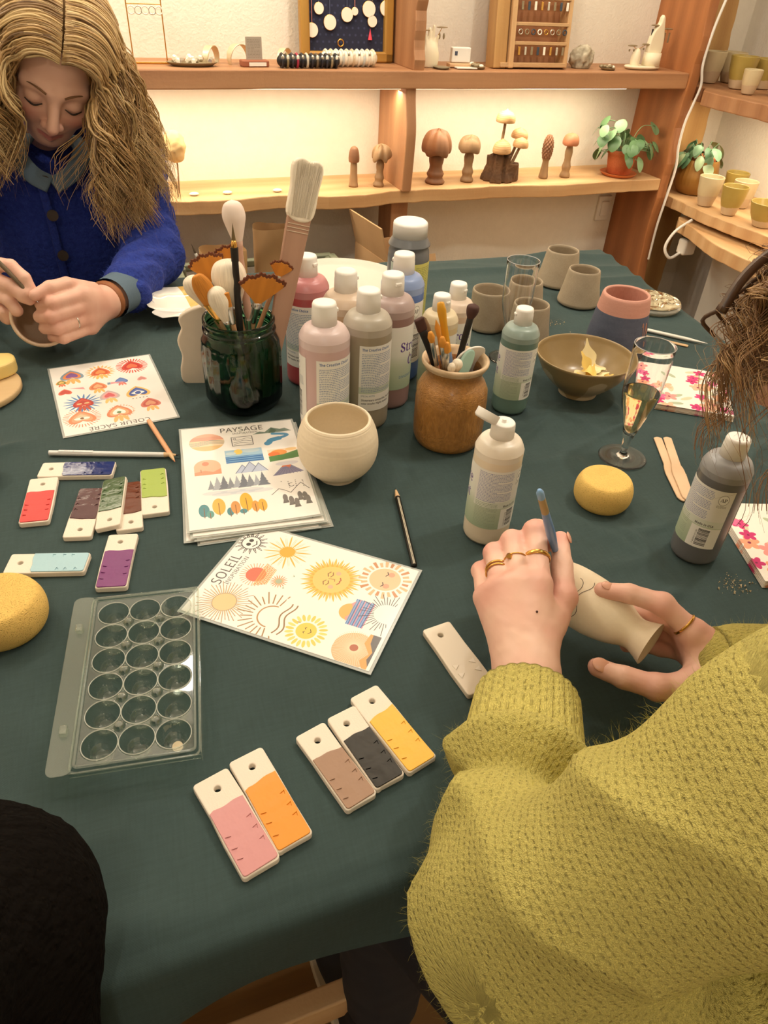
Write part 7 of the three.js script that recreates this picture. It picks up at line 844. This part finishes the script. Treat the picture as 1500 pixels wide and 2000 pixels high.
  const RF = [[[0.446, 0.824, -0.312], [0.428, 0.839, -0.342], [0.406, 0.840, -0.362], [0.3885, 0.834, -0.379], 0.0100], [[0.452, 0.812, -0.318], [0.440, 0.812, -0.352], [0.424, 0.804, -0.370], [0.411, 0.798, -0.382], 0.0098], [[0.457, 0.799, -0.318], [0.447, 0.790, -0.350], [0.431, 0.780, -0.364], [0.416, 0.774, -0.372], 0.0094], [[0.460, 0.786, -0.315], [0.448, 0.775, -0.340], [0.434, 0.769, -0.352], [0.422, 0.766, -0.358], 0.0085], [[0.420, 0.797, -0.280], [0.394, 0.798, -0.287], [0.373, 0.797, -0.306], [0.358, 0.794, -0.326], 0.0112]];
  const hand = (base, fing) => { const B = [...base]; for (const [a, b, c, d, r] of fing) B.push([a, b, r, r], [b, c, r, r], [c, d, r, r]); const f = (x, y, z) => { let q = 1; for (const [a, b, ra, rb] of base) q = smin(q, cap(x, y, z, a, b, ra, rb), 0.015); for (const [a, b, c, d, r] of fing) { let v = cap(x, y, z, a, b, r * 1.1, r * 0.98); v = smin(v, sph(x, y, z, b, r * 1.06), 0.006); v = smin(v, cap(x, y, z, b, c, r * 1.0, r * 0.92), 0.003); v = smin(v, cap(x, y, z, c, d, r * 0.92, r * 0.76), 0.003); q = smin(q, v, 0.0045); } return q + 0.0004 * N3(x * 130, y * 130, z * 130); }; const [lo, hi] = boundsOf(B, 0.012); return nets(lo, hi, 0.0022, f); };
  const knucks = [...LF, ...RF].flatMap((q) => [q[0], q[1]]), tips = [...LF, ...RF].map((q) => q[3]);
  const col = (x, y, z) => { let t = 0.14 + 0.5 * fbm(x * 40, y * 40, z * 40, 2); for (const k of knucks) t += 0.45 * Math.exp(-((x - k[0]) ** 2 + (y - k[1]) ** 2 + (z - k[2]) ** 2) / 0.00022); for (const k of tips) t += 0.4 * Math.exp(-((x - k[0]) ** 2 + (y - k[1]) ** 2 + (z - k[2]) ** 2) / 0.0002); return mixc(skin, red, clamp(t)); };
  const lh = vcolor(hand(LB, LF), col), rh = vcolor(hand(RB, RF), col);
  const HC = V(0.570, 1.080, -0.352), Mx = new THREE.Matrix4().compose(HC, new THREE.Quaternion().setFromEuler(new THREE.Euler(0.55, Math.PI + 0.25, 0.05, 'YXZ')), V(1, 1, 1)), head = headMesh(skin, lin(190, 100, 92), red, 0.004).applyMatrix4(Mx); head.computeVertexNormals();
  part('body', merged([lh, rh, head]), skinMat(), P); face(P, Mx, rgbc(90, 64, 44));
  part('mole', new THREE.SphereGeometry(0.0011, 10, 8).translate(0.3005, 0.8545, -0.357), std({ color: 0x4a2a1e }), P);
  const nail = (c, n, up, s) => { const N = V(...n).normalize(), U = V(...up).addScaledVector(N, -N.dot(V(...up))).normalize(), X = U.clone().cross(N); part('fingernail', new THREE.SphereGeometry(1, 16, 10).scale(0.0052 * s, 0.0068 * s, 0.0016).applyMatrix4(new THREE.Matrix4().makeBasis(X, U, N).setPosition(...c)), phy({ color: rgbc(226, 168, 142), roughness: 0.25, clearcoat: 0.4 }), P); };
  nail([0.3855, 0.8525, -0.4385], [0.75, 0.55, 0.35], [0.45, 0.15, -0.88], 1); nail([0.3575, 0.8025, -0.3215], [-0.25, 0.85, 0.45], [-0.6, -0.05, -0.8], 1.25); nail([0.3905, 0.8425, -0.3755], [-0.1, 0.95, 0.2], [-0.7, -0.2, -0.7], 0.9);
  const band = (c, d, r, tb, wd, m, l) => part('ring', new THREE.TorusGeometry(r, tb, 8, 36).scale(1, 1, wd).applyMatrix4(new THREE.Matrix4().compose(V(...c), new THREE.Quaternion().setFromUnitVectors(V(0, 0, 1), V(...d).normalize()), V(1, 1, 1))), m, P, l);
  band([0.3345, 0.8567, -0.4165], [0.026, 0.014, -0.055], 0.0121, 0.0011, 2.2, M.gold, 'wide gold band on the index finger'); band([0.3150, 0.8540, -0.4210], [0.0235, 0, -0.057], 0.0116, 0.0006, 1.2, M.gold, 'thin gold ring'); band([0.2985, 0.8455, -0.4240], [0.0225, -0.007, -0.053], 0.0112, 0.0008, 1.6, M.gold, 'stacked gold rings'); band([0.2965, 0.8461, -0.4195], [0.0225, -0.007, -0.053], 0.0113, 0.0008, 1.6, M.gold, 'stacked gold rings'); band([0.4405, 0.8285, -0.321], [-0.018, 0.015, -0.03], 0.0116, 0.0009, 1.4, M.gold, 'thin gold ring'); part('ring_stone', new THREE.OctahedronGeometry(0.0042).translate(0.3065, 0.8630, -0.4215), M.gold, P);
  // trousers and shoes
  part('jeans', nets([0.05, 0.05, -0.52], [0.62, 0.62, 0.2], 0.010, (x, y, z) => { let d = smin(cap(x, y, z, [0.37, 0.52, 0.02], [0.185, 0.50, -0.36], 0.10, 0.070), cap(x, y, z, [0.185, 0.50, -0.36], [0.19, 0.11, -0.35], 0.068, 0.055), 0.03); d = smin(d, smin(cap(x, y, z, [0.47, 0.52, 0.02], [0.45, 0.50, -0.40], 0.10, 0.070), cap(x, y, z, [0.45, 0.50, -0.40], [0.44, 0.11, -0.38], 0.068, 0.055), 0.03), 0.03); return d + 0.003 * fbm(x * 30, y * 30, z * 30, 2); }), std({ color: rgbc(34, 36, 44), roughness: 0.85 }), P, 'dark navy jeans');
  const shoe = (x, z) => { const g = new THREE.Group(); g.name = 'shoe'; g.position.set(x, 0, z); P.add(g); part('upper', nets([-0.06, 0.012, -0.16], [0.06, 0.13, 0.14], 0.005, (a, b, c) => Math.max(smin(ell(a, b, c, [0, 0.03, -0.06], [0.046, 0.05, 0.09]), ell(a, b, c, [0, 0.06, 0.06], [0.04, 0.065, 0.065]), 0.04), 0.016 - b)), std({ color: 0x17161a, roughness: 0.7 }), g); part('sole', extr(spl([[-0.03, -0.12], [-0.044, -0.02], [-0.05, 0.07], [-0.03, 0.145], [0.03, 0.145], [0.05, 0.07], [0.044, -0.02], [0.03, -0.12]]), 0.02, 0.003, 1, 2).rotateX(-Math.PI / 2), std({ color: rgbc(196, 180, 150), roughness: 0.7 }), g, 'pale rubber sole'); };
  shoe(0.165, -0.40); shoe(0.43, -0.43);
  // hair
  const rnd = mulberry(777), H = new Strands(4), pal = [lin(140, 104, 70), lin(172, 132, 90), lin(112, 80, 54), lin(204, 166, 116), lin(156, 118, 80)];
  for (let i = 0; i < 130; i++) {   // loose wavy locks
    const th = lerp(-3.3, 0.4, rnd()), ph = lerp(0.15, 1.75, rnd()), d = V(Math.sin(th) * Math.sin(ph), Math.cos(ph), Math.cos(th) * Math.sin(ph)), a = HC.clone().add(V(0, 0.03, 0)).addScaledVector(d, 0.088), side = V(d.x, 0, d.z).normalize(), L = 0.06 + 0.12 * rnd(), p0 = rnd() * 6.28, fr = 9 + 6 * rnd(), amp = 0.007 + 0.010 * rnd(), tone = Math.floor(rnd() * 5);
    for (let s = 0; s < 12; s++) {
      const fin = s > 8, j = () => 0.010 * (rnd() - 0.5), A = a.clone().add(V(j(), j(), j())), pts = [A, A.clone().addScaledVector(side, 0.012).add(V(0, -0.02, 0)), A.clone().addScaledVector(side, 0.020).add(V(j(), -L * 0.5, j())), A.clone().addScaledVector(side, 0.012).add(V(j(), -L + j(), j()))];
      const c = new THREE.CatmullRomCurve3(pts, false, 'centripetal').getPoints(26), am = fin ? amp * 1.7 : amp, pp = p0 + (fin ? rnd() * 3 : 0.5 * rnd()); c.forEach((q, k) => { const t = k / 26, w = am * sstep(0.15, 0.6, t); q.x += w * Math.sin(t * fr + pp); q.z += w * Math.cos(t * fr + pp); q.y += w * 0.6 * Math.sin(t * fr * 1.3 + pp); });
      if (c.some((q) => q.x < (fin ? 0.420 : 0.455) || Math.hypot(q.x, q.y - 1.3, q.z) < 0.4)) continue; H.add(c, (k) => (fin ? 0.00028 : 0.0007 + 0.0006 * rnd()) * (1 - 0.7 * k), mixc(pal[tone], pal[Math.floor(rnd() * 5)], 0.4), 0.7);
    }
  }
  for (let i = 0; i < 520; i++) {   // hair combed over the crown
    const th = rnd() * 6.283, p1 = 0.9 + 0.8 * rnd(), c = []; for (let k = 0; k <= 12; k++) { const p = lerp(0.04 + 0.3 * rnd() * (k === 0), p1, k / 12), t2 = th + 0.06 * Math.sin(k * 0.9 + i), f = V(Math.sin(p) * Math.cos(t2) * 0.0835, 0.036 + Math.cos(p) * 0.0965, -0.02 + Math.sin(p) * Math.sin(t2) * 0.1025); if (f.z > 0.05 && f.y < 0.06) break; c.push(f.applyMatrix4(Mx)); } if (c.length > 4) H.add(c, (k) => 0.0016 * (1 - 0.5 * k), mixc(pal[Math.floor(rnd() * 5)], pal[Math.floor(rnd() * 5)], 0.4), 0.7);
  }
  part('hair', H.build(), phy({ vertexColors: true, roughness: 0.42, sheen: 0.3 }), P, 'wavy brown hair');
  part('hair_base', nets([-0.1, -0.1, -0.14], [0.1, 0.15, 0.1], 0.005, (x, y, z) => Math.max(ell(x, y, z, [0, 0.036, -0.02], [0.081, 0.094, 0.1]), z > 0 ? Math.min(z - 0.0, 0.06 - y) : -1)).applyMatrix4(Mx), std({ color: rgbc(84, 58, 38), roughness: 0.7 }), P);
  const clip = new THREE.Group(); clip.name = 'hair_clip'; P.add(clip); part('clip_spine', tube(curve([[0.466, 1.083, -0.425], [0.480, 1.104, -0.430], [0.502, 1.120, -0.435], [0.525, 1.13, -0.435]], 16), 0.0045, 8), std({ color: 0x4a3220, roughness: 0.35 }), clip, 'dark tortoiseshell hair clip'); for (let i = 0; i < 6; i++) part('clip_tooth', tube(curve([[0.468 + i * 0.011, 1.086 + i * 0.009, -0.426], [0.465 + i * 0.012, 1.070 + i * 0.008, -0.440], [0.478 + i * 0.011, 1.057 + i * 0.008, -0.434]], 8), 0.0018, 6), std({ color: 0x4a3220, roughness: 0.3 }), clip); }
{ // vase and brush in those hands
  const rim = V(0.4150, 0.803, -0.3315), far = V(0.366, 0.808, -0.437), ax = rim.clone().sub(far).normalize(), L = rim.distanceTo(far) + 0.004, t = thing('bisque_vase', 'small bisque vase with flared neck lying between painting hands', 'vase', far.toArray()); t.quaternion.setFromUnitVectors(V(0, 1, 0), ax);
  const R = prof([[0.016, 0], [0.0215, 0.003], [0.0275, 0.022], [0.0292, 0.042], [0.0285, 0.062], [0.0235, 0.084], [0.0172, 0.099], [0.0165, 0.105], [0.0190, 0.113], [0.0222, L]], 60), inn = prof([[0.0222, L], [0.0205, L - 0.001], [0.0165, L - 0.009], [0.0140, 0.104], [0.0195, 0.085], [0.0255, 0.06], [0.026, 0.03], [0.015, 0.005], [0, 0.005]], 40);
  part('vase_body', lathe([[0, 0.0], ...R, ...inn], 64), std({ map: stone([240, 224, 196], 123, 4), roughness: 0.8 }), t);
  const rad = (y) => { for (let i = 1; i < R.length; i++) if (R[i][1] >= y) return lerp(R[i - 1][0], R[i][0], (y - R[i - 1][1]) / (R[i][1] - R[i - 1][1] + 1e-9)); return 0.02; }, pen = std({ color: 0x4a3a30 });
  const drawn = (f, n = 30) => part('pencil_line', tube(Array.from({ length: n + 1 }, (_, i) => { const [a, y] = f(i / n), r = rad(y) + 0.0001; return [r * Math.cos(a), y, r * Math.sin(a)]; }), 0.00028, 5), pen, t); const q = new THREE.Vector3(0, 1.3, 0).sub(t.position).applyQuaternion(t.quaternion.clone().invert()), A0 = Math.atan2(q.z, q.x);
  drawn((k) => [A0 - 0.75 + 1.5 * k, 0.050 + 0.003 * Math.sin(k * 9)]); drawn((k) => [A0 - 0.4 + 0.8 * k, 0.030 + 0.008 * Math.sin(k * 3.1) + 0.0015 * Math.sin(k * 22)]); drawn((k) => [A0 + 0.3 + 0.3 * Math.cos(k * 5), 0.038 + 0.007 * Math.sin(k * 5)]);
  const b = thing('paint_brush', 'blue handled brush held between finger and thumb of the painter', 'brush', [0.3755, 0.826, -0.432]); const d = V(0.3155, 0.945, -0.4105).sub(V(0.3755, 0.826, -0.432)), BL = d.length(); b.quaternion.setFromUnitVectors(V(0, 1, 0), d.normalize());
  part('bristles', tube([[0, 0, 0], [0, 0.012, 0]], [0.0004, 0.0028], 12), bristleDark, b); part('ferrule', tube([[0, 0.011, 0], [0, 0.032, 0]], [0.0027, 0.0033], 14), M.steel, b); part('handle', tube([[0, 0.03, 0], [0, 0.06, 0], [0, BL - 0.036, 0]], [0.0033, 0.0046, 0.0036], 14), std({ color: rgbc(116, 152, 206), roughness: 0.3 }), b); part('worn_band', tube([[0, BL - 0.036, 0], [0, BL - 0.012, 0]], [0.0036, 0.0034], 14), std({ color: rgbc(176, 150, 104), roughness: 0.5 }), b, 'bare wood where the paint has chipped'); part('handle_tip', lathe([[0.0034, BL - 0.012], [0.0034, BL - 0.004], [0.002, BL], [0, BL + 0.0006]], 14), std({ color: rgbc(140, 180, 226), roughness: 0.3 }), b); }
// ===== person in black fleece, mostly outside the frame =====
{ const P = thing('person', 'person in a curly black fleece sitting beside the egg tray', 'person');
  const sdf = (x, y, z) => { let d = smin(cap(x, y, z, [-0.235, 1.03, -0.11], [-0.146, 0.825, -0.252], 0.085, 0.064), cap(x, y, z, [-0.146, 0.825, -0.252], [-0.33, 0.805, -0.42], 0.064, 0.056), 0.03); d = smin(d, cap(x, y, z, [-0.146, 0.815, -0.25], [-0.19, 0.66, -0.16], 0.066, 0.09), 0.03); d = smin(d, cap(x, y, z, [-0.42, 0.98, -0.05], [-0.40, 0.55, 0.0], 0.14, 0.17), 0.06); d = smin(d, cap(x, y, z, [-0.60, 1.02, -0.11], [-0.62, 0.82, -0.25], 0.085, 0.066), 0.04); d = smin(d, cap(x, y, z, [-0.62, 0.82, -0.25], [-0.48, 0.805, -0.42], 0.062, 0.048), 0.03); return Math.abs(d) > 0.03 ? d : d + 0.007 * fbm(x * 70, y * 70, z * 70, 2); };
  part('fleece_jacket', boxUV(nets([-0.74, 0.36, -0.50], [-0.04, 1.16, 0.2], 0.008, sdf)), phy({ specularIntensity: 0.12, color: rgbc(17, 14, 12), roughness: 1, bumpMap: bumpNoise, bumpScale: 0.006 }), P, 'black curly fleece jacket');
  const Mx = new THREE.Matrix4().compose(V(-0.43, 1.24, -0.12), new THREE.Quaternion().setFromEuler(new THREE.Euler(0.5, Math.PI, 0, 'YXZ')), V(1, 1, 1)), head = headMesh(lin(222, 168, 138), lin(186, 98, 90), lin(210, 130, 108), 0.005).applyMatrix4(Mx); head.computeVertexNormals();
  const hd = (sx) => vcolor(nets([sx - 0.09, 0.755, -0.56], [sx + 0.09, 0.86, -0.36], 0.004, (x, y, z) => { let d = cap(x, y, z, [sx, 0.80, -0.39], [sx, 0.79, -0.45], 0.026, 0.024); for (let i = 0; i < 4; i++) d = smin(d, cap(x, y, z, [sx - 0.021 + i * 0.014, 0.79, -0.46], [sx - 0.027 + i * 0.018, 0.772, -0.53 + 0.006 * Math.abs(i - 1.5)], 0.0105, 0.008), 0.006); return smin(d, cap(x, y, z, [sx + 0.02, 0.79, -0.42], [sx + 0.05, 0.775, -0.47], 0.012, 0.009), 0.01); }), () => lin(222, 168, 138));
  part('body', merged([head, hd(-0.36), hd(-0.47)]), skinMat(), P); part('hair', nets([-0.105, -0.16, -0.15], [0.105, 0.16, 0.11], 0.006, (x, y, z) => Math.max(smin(ell(x, y, z, [0, 0.036, -0.02], [0.086, 0.1, 0.105]), ell(x, y, z, [0, -0.05, -0.06], [0.075, 0.09, 0.06]), 0.04) + 0.006 * fbm(x * 60, y * 25, z * 60, 2), z > 0.01 ? Math.min(z - 0.01, 0.065 - y) : -1)).applyMatrix4(Mx), std({ color: rgbc(46, 34, 26), roughness: 0.7 }), P);
  part('trousers', nets([-0.66, 0.0, -0.56], [-0.16, 0.6, 0.18], 0.012, (x, y, z) => { const ax = Math.abs(x + 0.41); return smin(cap(ax, y, z, [0.07, 0.5, 0.0], [0.10, 0.49, -0.40], 0.10, 0.07), cap(ax, y, z, [0.10, 0.49, -0.40], [0.10, 0.06, -0.40], 0.068, 0.055), 0.03); }), std({ color: 0x1c1b20, roughness: 0.9 }), P); }

scene.traverse((o) => { if (o.isMesh) { o.castShadow = true; o.receiveShadow = true; } });
renderer.render(scene, camera);
